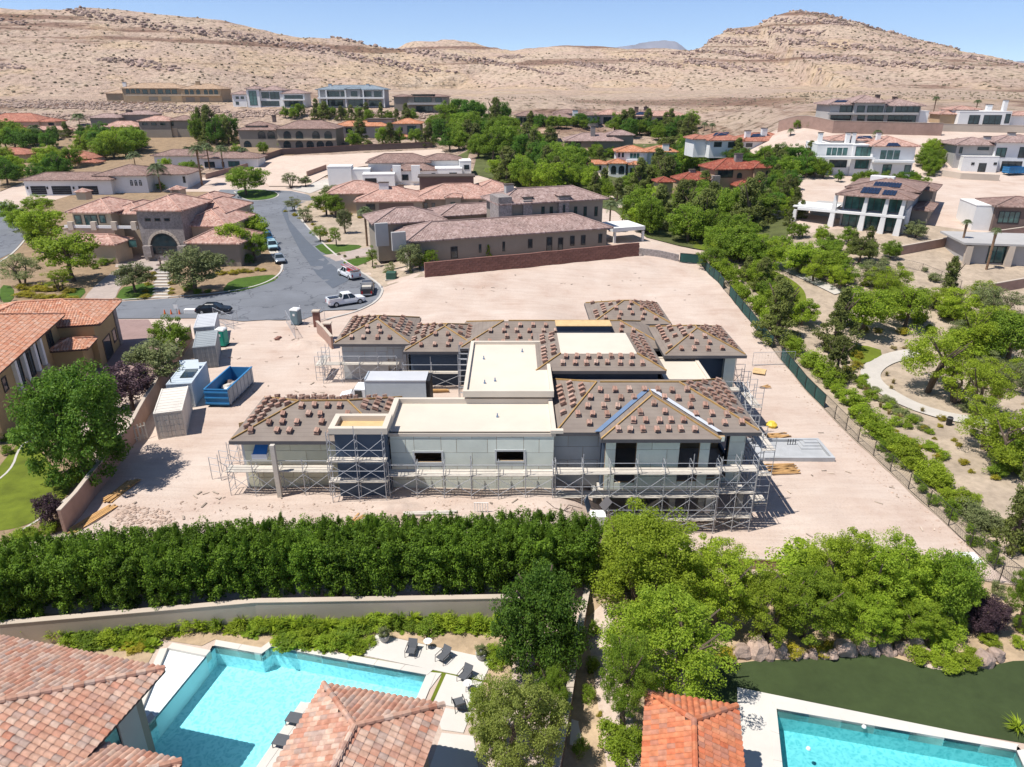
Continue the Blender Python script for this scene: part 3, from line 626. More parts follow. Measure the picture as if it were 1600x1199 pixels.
TR = {False: [trunk_mesh(i) for i in range(3)], True: [trunk_mesh(10 + i, True) for i in range(3)]}
tcount = [0]
def tree(p, h, w, kind, lm, name, label, cat='tree', group=None, clear=0.22, multi=False, trunk=True):
    i = tcount[0]; tcount[0] += 1
    o = root(name, label, cat, (p[0], p[1], p[2] - 0.05), group)
    if trunk: place('trunk', TR[multi][i % 3], o, None, (0, 0, 0), (0, 0, i * 1.3), (min(h, w * 1.2) * 0.85, min(h, w * 1.2) * 0.85, h * 0.95))
    ms = CR[kind]; z0 = h * clear
    place('crown' if trunk else 'foliage', ms[i % len(ms)], o, L[lm], (0, 0, z0), (0, 0, i * 2.399), (w / 2.15, w / 2.15, (h - z0) / 2.05))
    return o
def tree_px(px, pt, pb, wpx, kind, lm, name, label, **kw):
    p = at(px, pb); top = aty(px, pt, p.y).z; d = p.y * math.cos(TH) - (p.z - CH) * math.sin(TH)
    return tree(p, max(0.4, top - p.z), wpx * d / F, kind, lm, name, label, **kw)
SHAD = {}
def shrub(p, w, h, lm, name, label, group=None, cat='shrub', kind='shrub'):
    i = tcount[0]; tcount[0] += 1
    ms = CR[kind]; me = ms[i % len(ms)]
    o = place(name, me, None, L[lm], (p[0], p[1], p[2] - 0.04), (0, 0, i * 2.399), (w / 2.2, w / 2.2, h / 2.1)); ORG[o.name] = Vector(p)
    return tag(o, label, cat, group)
def frond_mesh(seed, n, length, droop, up=0.9, wid=0.05, leaflets=14):
    r = random.Random(seed); mb = MB()
    for k in range(n):
        a = k * 2.399 + r.uniform(-.2, .2); el = up * (0.15 + 0.85 * (k / n)) + r.uniform(-.12, .12); ln = length * r.uniform(0.8, 1.1)
        d = Vector((math.cos(a), math.sin(a), 0)); s = Vector((-math.sin(a), math.cos(a), 0)); pts = []
        for j in range(leaflets + 1):
            t = j / leaflets; pts.append(d * (ln * t * math.cos(el) * (1 - 0.12 * t)) + Vector((0, 0, ln * (t * math.sin(el) - droop * t * t))))
        for j in range(1, leaflets):
            p = pts[j]; q = (pts[j + 1] - pts[j]).normalized(); lw = ln * 0.24 * math.sin(math.pi * (j / leaflets) ** 0.7) + 0.05 * ln
            for sg in (-1, 1):
                e = p + s * (sg * lw) + q * lw * 0.7 - Vector((0, 0, lw * 0.35)); mb.add([p, p + q * wid * ln, e], [(0, 1, 2)])
        for j in range(leaflets): mb.add([pts[j] - s * 0.012 * ln, pts[j] + s * 0.012 * ln, pts[j + 1] + s * 0.006 * ln, pts[j + 1] - s * 0.006 * ln], [(0, 1, 2, 3)])
    return mb.mesh('fronds', None)
FR = [frond_mesh(i, 30, 1.0, 0.75, 1.25) for i in range(3)]
AG = [frond_mesh(9 + i, 26, 1.0, 0.25, 1.3, 0.16, 6) for i in range(2)]
def grass_mesh(seed, n=70):
    r = random.Random(seed); mb = MB()
    for k in range(n):
        a = r.random() * 6.28; ln = r.uniform(0.6, 1.1); sp = r.uniform(0.15, 0.75); d = Vector((math.cos(a), math.sin(a), 0)); s = Vector((-d.y, d.x, 0)) * 0.03
        b = d * r.uniform(0, 0.15); m1 = b + d * sp * 0.35 + Vector((0, 0, ln * 0.65)); e = b + d * sp + Vector((0, 0, ln * (0.95 - 0.35 * sp)))
        mb.add([b - s, b + s, m1 + s, m1 - s], [(0, 1, 2, 3)]); mb.add([m1 - s, m1 + s, e], [(0, 1, 2)])
    return mb.mesh('blades', None)
GR = [grass_mesh(i) for i in range(3)]
def tuft(p, w, h, lm, name, label, group=None, cat='grass clump', ms=None):
    i = tcount[0]; tcount[0] += 1; ms = ms or GR
    o = place(name, ms[i % len(ms)], None, L[lm], p, (0, 0, i * 2.4), (w / 1.6, w / 1.6, h)); ORG[o.name] = Vector(p)
    return tag(o, label, cat, group)
pt = MB(); rr_ = 0.5
for k in range(10): pt.tube((0, 0, k / 10), (0, 0, (k + 1) / 10), 0.032 + 0.006 * (k == 9), 8, 0.028 + 0.008 * (k == 8))
PT = pt.mesh('trunk', M['palm_bark'])
def palm_px(px, pt_, pb, wpx, label, group=None, name='palm_tree'):
    p = at(px, pb); top = aty(px, pt_, p.y).z; d = p.y * math.cos(TH) - (p.z - CH) * math.sin(TH); w = wpx * d / F; h = top - p.z
    i = tcount[0]; tcount[0] += 1; o = root(name, label, 'palm', p, group); th = max(0.5, h - w * 0.33)
    place('trunk', PT, o, None, (0, 0, -0.05), (0, 0, 0), (max(5, th), max(5, th), th))
    place('fronds', FR[i % 3], o, L['palm'], (0, 0, th), (0, 0, i), (w * 0.56,) * 3)
    return o

# ------------------------------------------------------------------ houses
class House:
    def __init__(s, name, label, px, py, yaw=0.0, wall='cream_wall', roof='tile_brown', cat='house', y=None):
        s.P = at(px, py) if y is None else aty(px, py, y)
        s.ux = (math.cos(yaw), math.sin(yaw)); s.uy = (-math.sin(yaw), math.cos(yaw))
        s.o = root(name, label, cat, s.P); s.wall = wall; s.rf = roof; s.roofs = []
    def W(s, u, v, z): return Vector((s.P.x + s.ux[0] * u + s.uy[0] * v, s.P.y + s.ux[1] * u + s.uy[1] * v, z))
    def on(s, px, py, back=0.0):
        d = ray(px, py); n = s.uy; q = s.W(0, back, 0)
        t = (q.x * n[0] + q.y * n[1]) / (d.x * n[0] + d.y * n[1])
        x, y = d.x * t - s.P.x, d.y * t - s.P.y
        return x * s.ux[0] + y * s.ux[1], CH + d.z * t
    def box(s, name, u0, u1, v0, v1, z0, z1, m, parent=None, bevel=0):
        return MB().obox(s.P, s.ux, s.uy, u0, u1, v0, v1, z0, z1).build(name, M[m] if isinstance(m, str) else m, parent or s.o, bevel=bevel)
    def blk(s, pl, pr, pe, back=0.0, dep=9.0, roof='hip', pitch=0.32, over=0.6, wall=None, rf=None, lift=0.0, para=0.35, z0=None):
        u0, z = s.on(pl, pe, back); u1, z2 = s.on(pr, pe, back); z = (z + z2) / 2
        zb = s.P.z - 1.2 if z0 is None else z0
        w = s.box('wall', u0, u1, back, back + dep, zb, z - 0.05, wall or s.wall)
        if roof == 'hip': s.hip(u0 - over, u1 + over, back - over, back + dep + over, z, pitch, rf or s.rf)
        elif roof == 'flat':
            q = s.box('parapet', u0 - 0.06, u1 + 0.06, back - 0.06, back + dep + 0.06, z - 0.049, z + 0.12, 'white_trim' if (wall or s.wall) == 'white_wall' else (wall or s.wall))
            s.box('flat_roof', u0 + 0.25, u1 - 0.25, back + 0.25, back + dep - 0.25, z + 0.121, z + 0.135, rf or 'roof_white')
        elif roof == 'slab':
            s.box('roof_slab', u0 - over, u1 + over, back - over, back + dep + over, z - 0.049, z + 0.28, rf or 'brown_trim')
        s.last = (u0, u1, back, back + dep, z); return w
    def hip(s, u0, u1, v0, v1, z, pitch, rf, name='roof', th=0.22, cap=True):
        du, dv = u1 - u0, v1 - v0; h = min(du, dv) / 2; zr = z + h * pitch
        if du >= dv: ra, rb = (u0 + h, v0 + h), (u1 - h, v1 - h)
        else: ra, rb = (u0 + h, v0 + h), (u1 - h, v1 - h)
        c = [(u0, v0), (u1, v0), (u1, v1), (u0, v1)]
        V = [s.W(a, b, z - th) for a, b in c] + [s.W(a, b, z) for a, b in c] + [s.W(*ra, zr), s.W(*rb, zr)]
        fs = [(3, 2, 1, 0), (0, 1, 5, 4), (1, 2, 6, 5), (2, 3, 7, 6), (3, 0, 4, 7)]
        if du >= dv: fs += [(4, 5, 9, 8), (5, 6, 9), (6, 7, 8, 9), (7, 4, 8)]
        else: fs += [(4, 5, 8), (5, 6, 9, 8), (6, 7, 9), (7, 4, 8, 9)]
        mb = MB(); mb.add(V, fs); mb.uv = []
        for f in fs:
            a = V[f[0]]; e = (V[f[1]] - a).normalized(); nn = (V[f[1]] - a).cross(V[f[2]] - a).normalized(); g = nn.cross(e)
            mb.uv.append([((V[i] - a).dot(e), (V[i] - a).dot(g)) for i in f])
        o = mb.build(name, M[rf], s.o)
        if cap:
            cp = MB()
            for a, b in ([(4, 8), (7, 8), (5, 9), (6, 9), (8, 9)] if du >= dv else [(4, 8), (5, 8), (6, 9), (7, 9), (8, 9)]):
                if (V[a] - V[b]).length > 0.3: cp.tube(V[a] + Vector((0, 0, .03)), V[b] + Vector((0, 0, .03)), 0.13, 6)
            cp.uv = [[(0.1 * i, 0.2 * k % 3) for i in range(len(f))] for k, f in enumerate(cp.f)]
            cp.build('ridge_cap', M[rf], o)
        n = (V[5] - V[4]).cross((V[8]) - V[4]).normalized()
        s.roofs.append((V[4], n, o)); return o
    def win(s, pl, pr, pt, pb, back=0.0, fr='dark_frame', gl='glass', n=1, name='window', d=0.0):
        u0, z1 = s.on(pl, pt, back); u1, _ = s.on(pr, pt, back); _, z0 = s.on((pl + pr) / 2, pb, back)
        return s.winm(u0, u1, z0, z1, back, fr, gl, n, name)
    def winm(s, u0, u1, z0, z1, back=0.0, fr='dark_frame', gl='glass', n=1, name='window'):
        f = min(0.12, (u1 - u0) * 0.12); mb = MB(); B = lambda a, b, c, d: mb.obox(s.P, s.ux, s.uy, a, b, back - 0.07, back + 0.05, c, d)
        B(u0, u1, z1 - f, z1); B(u0, u1, z0, z0 + f); B(u0, u0 + f, z0 + f, z1 - f); B(u1 - f, u1, z0 + f, z1 - f)
        for i in range(1, n):
            c = u0 + (u1 - u0) * i / n; B(c - f / 2, c + f / 2, z0 + f, z1 - f)
        o = mb.build(name, M[fr], s.o)
        for i in range(n):
            a = u0 + (u1 - u0) * i / n + (f if i == 0 else f / 2); b = u0 + (u1 - u0) * (i + 1) / n - (f if i == n - 1 else f / 2)
            MB().obox(s.P, s.ux, s.uy, a, b, back - 0.025, back + 0.03, z0 + f, z1 - f).build('pane', M[gl], o)
        return o
    def garage(s, pl, pr, pt, pb, back=0.0, m='brown_trim'):
        u0, z1 = s.on(pl, pt, back); u1, _ = s.on(pr, pt, back); _, z0 = s.on((pl + pr) / 2, pb, back); mb = MB(); k = 4
        for i in range(k):
            a = z0 + (z1 - z0) * i / k; mb.obox(s.P, s.ux, s.uy, u0, u1, back - 0.05, back + 0.04, a + 0.02, z0 + (z1 - z0) * (i + 1) / k - 0.02)
        mb.build('garage_door', M[m], s.o)
    def pbox(s, name, pl, pr, pt, pb, back, dep, m, z0=None):
        u0, z1 = s.on(pl, pt, back); u1, _ = s.on(pr, pt, back); _, zz = s.on((pl + pr) / 2, pb, back)
        return s.box(name, u0, u1, back, back + dep, zz if z0 is None else z0, z1, m)
    def arch(s, pl, pr, pt, pb, back=0.0, fr='dark_frame', gl='glass', n=2, name='arched_window'):
        u0, z1 = s.on(pl, pt, back); u1, _ = s.on(pr, pt, back); _, z0 = s.on((pl + pr) / 2, pb, back); w = u1 - u0; r = w / 2; zc = z1 - r; c = (u0 + u1) / 2
        def shp(e): return [(u0 + e, z0 + e), (u1 - e, z0 + e)] + [(c + (r - e) * math.cos(t), zc + (r - e) * math.sin(t)) for t in [math.pi * i / 10 for i in range(11)]]
        def pl_(e, a, b):
            P = shp(e); k = len(P); V = [s.W(u, a, z) for u, z in P] + [s.W(u, b, z) for u, z in P]
            return MB().add(V, [tuple(range(k)), tuple(range(2 * k - 1, k - 1, -1))] + [(i, i + k, (i + 1) % k + k, (i + 1) % k) for i in range(k)])
        f = max(0.08, w * 0.06); o = pl_(0, back - 0.05, back + 0.05).build(name, M[fr], s.o); g = pl_(f, back - 0.075, back - 0.04).build('pane', M[gl], o)
        mb = MB()
        for i in range(1, n): mb.obox(s.P, s.ux, s.uy, u0 + w * i / n - f / 2, u0 + w * i / n + f / 2, back - 0.1, back - 0.05, z0, zc)
        mb.obox(s.P, s.ux, s.uy, u0 + f, u1 - f, back - 0.098, back - 0.05, zc - f / 2, zc + f / 2)
        mb.build('glazing_bar', M[fr], o); return o
    def chim(s, px, pt, pb, wpx, back, m='white_wall', dep=1.2):
        u, z1 = s.on(px, pt, back); ua, _ = s.on(px - wpx / 2, pt, back); ub, _ = s.on(px + wpx / 2, pt, back); _, z0 = s.on(px, pb, back)
        o = s.box('chimney', ua, ub, back, back + dep, z0 - 0.8, z1 - 0.18, m); s.box('chimney_cap', ua - 0.12, ub + 0.12, back - 0.12, back + dep + 0.12, z1 - 0.179, z1, 'brown_trim', o)
    def solar(s, quad, k, rows=1, cols=3):
        p0, n, ro = s.roofs[k]; Q = []
        for px, py in quad:
            d = ray(px, py); o = Vector((0, 0, CH)); t = (p0 - o).dot(n) / d.dot(n); Q.append(o + d * t + n * 0.12)
        for j in range(rows):
            for i in range(cols):
                def L_(a, b): return Q[0].lerp(Q[1], a).lerp(Q[3].lerp(Q[2], a), b)
                e = 0.015; V = [L_((i + e) / cols, (j + e) / rows), L_((i + 1 - e) / cols, (j + e) / rows), L_((i + 1 - e) / cols, (j + 1 - e) / rows), L_((i + e) / cols, (j + 1 - e) / rows)]
                V2 = [v - n * 0.06 for v in V]
                MB().add(V + V2, [(0, 1, 2, 3), (7, 6, 5, 4), (0, 4, 5, 1), (1, 5, 6, 2), (2, 6, 7, 3), (3, 7, 4, 0)]).build('solar_panel', M['solar'], ro)
# ------------------------------------------------------------------ the houses of the neighbourhood, far to near
# on the terrace under the hills
h = House('hillside_villa', 'long tan villa with arched windows on the terrace below the hills', 262, 160, wall='tan_wall', roof='tile_tan')
h.blk(190, 282, 138, 0, 16); h.blk(282, 345, 139, -1.5, 15); h.blk(165, 200, 146, 1, 9)
for a in (196, 204, 212): h.arch(a, a + 6, 139, 146, 0)
for a in (222, 234, 246, 258, 268): h.win(a, a + 8, 140, 147, 0)
for a in (288, 296, 306, 318, 326, 334): h.arch(a, a + 6, 140, 148, -1.5)
for a in (232, 252): h.garage(a, a + 14, 151, 157, 0, 'taupe_wall')
for a in (290, 312): h.garage(a, a + 14, 152, 159, -1.5, 'taupe_wall')
h.pbox('balcony', 196, 344, 148, 150, -2.6, 1.05, 'cream_wall')
h.chim(193, 128, 136, 5, 4, 'white_wall'); h.chim(308, 127, 136, 6, 4, 'tan_wall')
h = House('hillside_house', 'white two-storey house with small grey roofs under the hills', 420, 168, wall='white_wall', roof='tile_mauve')
h.blk(362, 384, 147, 2, 10); h.blk(384, 404, 139, 0, 12); h.blk(404, 440, 141, 1, 12); h.blk(440, 475, 146, 0, 12)
h.win(388, 400, 142, 165, 0, gl='glass_teal', n=2); h.win(408, 420, 144, 154, 1, n=2); h.win(421, 436, 144, 155, 1, n=2); h.win(408, 436, 158, 166, 1, n=4)
h.win(444, 473, 149, 155, 0, n=4); h.win(444, 473, 158, 167, 0, n=3); h.win(368, 373, 151, 155, 2); h.win(376, 381, 151, 155, 2); h.win(368, 373, 159, 164, 2)
h.pbox('balcony', 440, 476, 155, 157, -1.5, 1.45, 'white_trim')
h = House('hillside_house', 'wide pale house with blue-grey roof and double balcony under the hills', 548, 168, wall='grey_wall', roof='tile_slate')
h.blk(496, 600, 140, 0, 14, pitch=0.25, over=1.0); h.blk(540, 562, 139, -1.2, 4, pitch=0.3)
h.win(510, 530, 143, 151, 0, n=3); h.win(548, 558, 143, 151, -1.2, n=1); h.win(584, 596, 143, 152, 0, n=2); h.win(532, 540, 143, 151, 0); h.win(566, 580, 143, 151, 0, n=2)
h.win(505, 536, 156, 166, 0, n=4); h.win(544, 572, 156, 166, -1.2, n=3); h.win(576, 596, 157, 166, 0, n=2)
h.pbox('balcony', 496, 600, 152.2, 154.6, -2.4, 2.35, 'white_trim')
for a in (497, 508, 538, 566, 598): h.pbox('column', a, a + 2, 141, 168, -2.0, 0.5, 'white_wall')
for a in (515, 574): h.chim(a, 131, 136, 5, 5, 'white_wall')
h = House('hillside_house', 'taupe flat-roofed modern house with deep balcony under the hills', 660, 176, wall='taupe_wall', roof='tile_brown')
h.blk(615, 640, 151, 2, 10, 'hip', 0.2); h.blk(638, 699, 151, 0, 12, 'hip', 0.15); h.blk(645, 676, 148.5, 0.5, 8, 'slab', over=0.8)
h.win(647, 674, 151.5, 160, -0.02, n=4); h.win(650, 676, 166, 175, -0.02, n=4); h.pbox('balcony', 636, 692, 161, 164, -2.0, 1.95, 'grey_wall'); h.win(680, 690, 153, 160, 0)
h = House('red_roofed_house', 'red-tiled house at the far left edge below the rock terraces', 40, 208, wall='cream_wall', roof='tile_red')
h.blk(-30, 60, 190, 2, 14, pitch=0.42); h.blk(-40, 40, 204, -8, 8, pitch=0.4); h.blk(60, 86, 190, 3, 8); h.blk(28, 100, 203, -5, 7, rf='tile_pink')
h.win(2, 10, 193, 201, 2); h.win(75, 84, 192, 198, 3); h.arch(16, 24, 206, 212, -8, fr='white_trim')
h = House('courtyard_villa', 'brown villa with arched porch and red-brown roofs at left', 225, 216, wall='taupe_wall', roof='tile_pink')
h.blk(216, 265, 189, 0, 10, rf='tile_pink'); h.blk(160, 215, 198, 0, 9, pitch=0.4, wall='cream_wall'); h.blk(262, 300, 188, 1, 10, rf='tile_brown'); h.blk(140, 185, 184, 10, 8, rf='tile_mauve'); h.blk(190, 240, 179, 14, 8, rf='tile_mauve')
for a in (222, 236, 250): h.win(a, a + 8, 192, 196, 0)
h.arch(199, 214, 203, 214, 0, n=2); h.win(163, 192, 202, 213, 0, n=2); h.win(267, 271, 191, 197, 1); h.pbox('door_panel', 262, 276, 200, 215, 0.9, 0.1, 'cream_wall'); h.chim(200, 172, 178, 8, 16, 'dark_wall')
h = House('arcade_villa', 'two-storey brown villa with a row of arches above the brick garden wall', 450, 232, wall='taupe_wall', roof='tile_brown')
h.blk(372, 432, 203, 1, 13, pitch=0.36); h.blk(432, 524, 201, 0, 14, pitch=0.36); h.blk(385, 415, 196, 3, 8)
for a in (402, 417, 442, 461, 487, 506): h.arch(a, a + 12, 205, 217, 0 if a > 430 else 1, gl='glass')
for a in (380, 442, 461, 478, 494, 508): h.arch(a, a + 12, 220, 231, 0 if a > 430 else 1, gl='glass')
h.pbox('balcony', 432, 524, 217.5, 219.5, -0.8, 0.75, 'cream_wall'); h.chim(427, 180, 188, 5, 6, 'dark_wall')
h = House('orange_roofed_house', 'grey and white house with bright orange low roofs left of the tree belt', 600, 216, wall='grey_wall', roof='tile_orange')
h.blk(522, 606, 197, 0, 10, pitch=0.3, over=1.0); h.blk(614, 656, 193, -1, 10, pitch=0.3, over=1.0); h.blk(575, 612, 187, 4, 8, 'slab', over=0.8, rf='brown_trim'); h.blk(608, 640, 214, -3, 4, pitch=0.3)
h.win(636, 650, 197, 209, -1, n=3, gl='glass_teal'); h.win(625, 629, 199, 206, -1); h.win(560, 572, 200, 209, 0, n=2); h.win(540, 550, 200, 208, 0)
h = House('red_roofed_house', 'low red-tiled house half hidden by trees at the left edge', 60, 258, wall='cream_wall', roof='tile_red')
h.blk(-20, 40, 241, 3, 10); h.blk(60, 140, 248, 0, 10, pitch=0.4); h.blk(120, 150, 254, -2, 5); h.win(70, 76, 252, 256, 0)
h = House('white_garage_house', 'white single-storey house with three black garage doors at left', 130, 305, R(3), 'white_wall', 'tile_brown')
h.blk(36, 172, 281, 0, 9, pitch=0.3, over=0.9); h.blk(150, 228, 274, 2, 14, pitch=0.3, over=0.9); h.blk(215, 290, 272, 7, 12, pitch=0.3, over=0.9)
for a in (47, 80, 122): h.garage(a, a + 24 + (6 if a > 50 else 0), 291, 304, 0, 'black')
for a in (202, 209, 216): h.arch(a, a + 5, 281, 291, 2, fr='white_trim')
h.win(285, 289, 276, 286, 7)
for a in (41, 72, 113): h.pbox('wall_lamp', a, a + 2, 292, 296, -0.25, 0.2, 'black')
h = House('palm_court_house', 'white low house behind a row of palms, brown roof', 340, 263, R(2), 'white_wall', 'tile_brown')
h.blk(316, 402, 247, 0, 9, pitch=0.3, over=0.9); h.blk(240, 318, 243, 4, 10, pitch=0.28, over=0.9)
h.win(319, 335, 253, 262, 0, n=3); h.win(356, 374, 252, 261, 0, gl='glass_teal', n=3); h.win(346, 350, 253, 261, 0)
# middle right
h = House('flat_white_house', 'low white and grey house with brown hip roofs at the hill foot', 850, 196, wall='grey_wall', roof='tile_brown')
h.blk(806, 850, 181, 0, 9, over=0.9); h.blk(856, 896, 184, -2, 9, over=0.9); h.blk(866, 905, 177, 6, 8); h.blk(905, 935, 180, 4, 8)
h.win(811, 836, 183, 194, 0, n=4, fr='white_trim'); h.win(858, 870, 187, 196, -2, n=2, fr='white_trim'); h.win(874, 890, 187, 195, -2, n=3); h.chim(899, 172, 182, 8, 3, 'white_wall')
h = House('long_grey_house', 'long grey house with red-brown roofs and two dark chimneys at the hill foot', 1010, 195, wall='grey_wall', roof='tile_pink')
h.blk(934, 972, 179, 1, 10, over=0.9); h.blk(988, 1072, 181, -1, 10, over=0.9); h.blk(1070, 1086, 184, 1, 8, rf='tile_brown'); h.blk(971, 988, 177, 4, 8)
h.win(943, 955, 183, 194, 1, n=2); h.win(996, 1010, 184, 193, -1, n=3); h.win(1026, 1044, 184, 193, -1, n=3); h.win(1054, 1068, 186, 193, -1, n=2)
h.chim(995, 167, 176, 6, 5, 'dark_wall'); h.chim(1010, 167, 176, 7, 5, 'dark_wall'); h.solar([(992, 180), (1014, 180), (1018, 175), (996, 175)], 1)
h = House('tan_tiled_house', 'small house with tan tiled roofs among trees left of the belt', 845, 226, wall='tan_wall', roof='tile_tan')
h.blk(806, 845, 217, 0, 8); h.blk(830, 872, 208, 4, 8); h.win(836, 846, 211, 216, 4)
h = House('brown_hip_house', 'brown-roofed house with a tall stone chimney amid the tree belt', 935, 245, wall='taupe_wall', roof='tile_tan')
h.blk(886, 970, 220, 3, 13, over=1.0, rf='tile_mauve'); h.blk(866, 902, 233, 0, 8); h.blk(900, 935, 238, -3, 6); h.blk(950, 990, 211, 6, 8, rf='tile_mauve')
h.win(890, 908, 222, 231, 3, n=3); h.chim(927, 197, 212, 7, 6, 'stone')
h = House('white_villa', 'white two-storey villa with orange tiled roof amid the trees', 990, 280, R(-4), 'white_wall', 'tile_orange')
h.blk(963, 1012, 237, 2, 9, pitch=0.3); h.blk(1010, 1058, 237, 3, 9, pitch=0.3); h.blk(952, 978, 255, -3, 5, pitch=0.35); h.blk(908, 948, 256, 0, 5, pitch=0.3); h.blk(982, 1003, 257, -1.5, 4, pitch=0.3)
h.win(984, 1000, 239, 248, 2, fr='white_trim', gl='glass_teal', n=3); h.win(966, 969, 239, 246, 2); h.win(972, 975, 239, 246, 2); h.arch(955, 963, 259, 272, -3); h.arch(967, 976, 259, 272, -3); h.win(912, 940, 259, 266, 0, n=3)
h.win(984, 1000, 262, 276, -1.5, fr='white_trim', n=2); h.pbox('balcony', 979, 1004, 250, 254, 0.6, 1.35, 'white_trim'); h.chim(1041, 225, 240, 10, 3, 'white_wall'); h.win(1020, 1030, 240, 247, 3, n=2)
h = House('red_tiled_villa', 'tan villa with deep red tiled roofs and stone porch right of the belt', 1140, 300, R(8), 'tan_wall', 'tile_deep')
h.blk(1118, 1190, 264, 1, 10, pitch=0.4); h.blk(1180, 1206, 262, 0, 8, pitch=0.4); h.blk(1066, 1118, 281, 1, 7, pitch=0.4); h.blk(1154, 1198, 290, -3, 4, pitch=0.4); h.blk(1030, 1052, 284, 0, 4, pitch=0.4)
h.pbox('stone_pier', 1114, 1126, 275, 298, -0.6, 1.0, 'stone'); h.win(1122, 1146, 266, 278, 1, n=3); h.arch(1152, 1160, 270, 279, 1); h.arch(1190, 1193, 267, 273, 0); h.arch(1197, 1200, 267, 273, 0); h.chim(1156, 240, 252, 11, 4, 'stone'); h.chim(1083, 265, 275, 8, 4, 'stone')
h.win(1158, 1190, 292, 297, -3, n=3)
h = House('solar_white_house', 'white low house with solar panels and palms at the foot of the slope', 1170, 240, R(6), 'white_wall', 'tile_red')
h.blk(1110, 1160, 219, 0, 11); h.blk(1160, 1240, 220, 3, 11); h.blk(1225, 1290, 219, 1, 12, rf='tile_red'); h.blk(1085, 1108, 217, 3, 8)
h.win(1116, 1128, 222, 230, 0, n=2); h.win(1138, 1150, 222, 231, 0, n=2); h.win(1166, 1176, 224, 230, 3, n=2); h.arch(1190, 1195, 223, 232, 3); h.win(1212, 1215, 224, 231, 1); h.win(1232, 1236, 224, 232, 1); h.win(1268, 1272, 224, 232, 1)
h.solar([(1113, 213), (1136, 212), (1140, 207), (1118, 208)], 0); h.solar([(1172, 215), (1196, 214), (1192, 209), (1176, 210)], 1, 1, 3); h.solar([(1216, 214), (1232, 215), (1228, 210), (1218, 209)], 2, 1, 2); h.solar([(1242, 215), (1258, 215), (1256, 211), (1244, 211)], 2, 1, 2)
h.chim(1170, 204, 212, 8, 5, 'white_wall'); h.chim(1196, 200, 210, 8, 6, 'white_wall')
h = House('white_modern_house', 'white modern two-storey house with wide teal windows at right', 1360, 276, R(-6), 'white_wall', 'tile_pink')
h.blk(1278, 1334, 226, 1, 11, 'flat'); h.blk(1334, 1368, 227, 0.5, 11, 'flat'); h.blk(1366, 1432, 228, -1, 12, pitch=0.33, over=0.8); h.blk(1300, 1360, 219, 6, 8, pitch=0.25)
h.win(1292, 1326, 230, 244, 1, fr='white_trim', gl='glass_teal', n=4); h.win(1338, 1366, 229, 245, 0.5, n=3, gl='glass_teal'); h.win(1376, 1408, 234, 250, -1, fr='white_trim', gl='glass_teal', n=3); h.win(1296, 1324, 250, 262, 1, n=3); h.win(1337, 1364, 250, 264, 0.5, n=3, gl='glass_teal'); h.win(1380, 1394, 257, 272, -1, n=2, gl='glass_teal'); h.win(1414, 1424, 258, 272, -1, gl='glass_teal')
h.pbox('balcony', 1278, 1368, 244.6, 248.6, -1.2, 1.6, 'white_wall'); h.pbox('balcony', 1366, 1430, 250.5, 254.5, -2.6, 1.55, 'white_wall'); h.solar([(1384, 229), (1408, 229), (1402, 224), (1388, 224)], 0, 1, 3); h.solar([(1338, 217), (1364, 217), (1360, 213), (1342, 213)], 1, 1, 3)
for a in (1284, 1327, 1336, 1375, 1392): h.chim(a, 207 if a < 1380 else 214, 220, 6, 4, 'white_wall')
h = House('hilltop_house', 'grey two-storey house with full-width glass on the pink terrace wall', 1365, 195, R(-3), 'grey_wall', 'tile_mauve')
h.blk(1298, 1338, 163, 0, 12, pitch=0.3, over=0.9, rf='tile_mauve'); h.blk(1336, 1384, 160, -1, 12, pitch=0.35, over=0.9); h.blk(1384, 1440, 165, 0, 12, pitch=0.3, over=0.9); h.blk(1436, 1452, 174, 0.5, 8, 'flat', wall='white_wall')
for a, b, k in ((1313, 1335, 0), (1340, 1352, -1), (1356, 1381, -1), (1386, 1396, 0), (1400, 1438, 0)): h.win(a, b, 165.5, 176, k, n=max(1, int((b - a) / 8))); 
for a, b, k in ((1298, 1330, 0), (1340, 1352, -1), (1356, 1381, -1), (1388, 1432, 0)): h.win(a, b, 180.5, 193, k, n=max(1, int((b - a) / 9)))
h.pbox('balcony', 1294, 1436, 176.5, 179.5, -2.6, 2.0, 'grey_wall'); h.solar([(1303, 160.5), (1322, 160), (1326, 157), (1308, 157.5)], 0, 1, 3); h.chim(1373, 148, 156, 6, 5, 'dark_wall'); h.chim(1400, 151, 158, 6, 5, 'dark_wall')
h = House('low_white_house', 'low white house with glass doors beyond the stepped planter wall at far right', 1540, 198, R(-5), 'white_wall', 'tile_pink')
h.blk(1500, 1582, 175, 0, 10, 'flat'); h.blk(1490, 1530, 171, 3, 8, pitch=0.2); h.blk(1470, 1503, 178, 2, 7, pitch=0.2, wall='tan_wall'); h.blk(1578, 1640, 180, 2, 8, pitch=0.2)
h.win(1515, 1532, 180, 195, 0, n=2); h.win(1538, 1566, 180, 195, 0, n=3); h.win(1572, 1580, 178, 193, 0); h.chim(1548, 163, 172, 8, 5, 'white_wall'); h.chim(1574, 156, 170, 6, 5, 'white_wall')
h = House('pale_modern_house', 'pale two-storey house with a blue dumpster parked in front at the right edge', 1545, 270, R(-8), 'white_wall', 'tile_mauve')
h.blk(1496, 1564, 226, 2, 10, pitch=0.25, over=0.9, wall='grey_wall'); h.blk(1506, 1562, 245, 0, 5, 'flat'); h.blk(1558, 1640, 222, 1, 10, pitch=0.25, over=0.9)
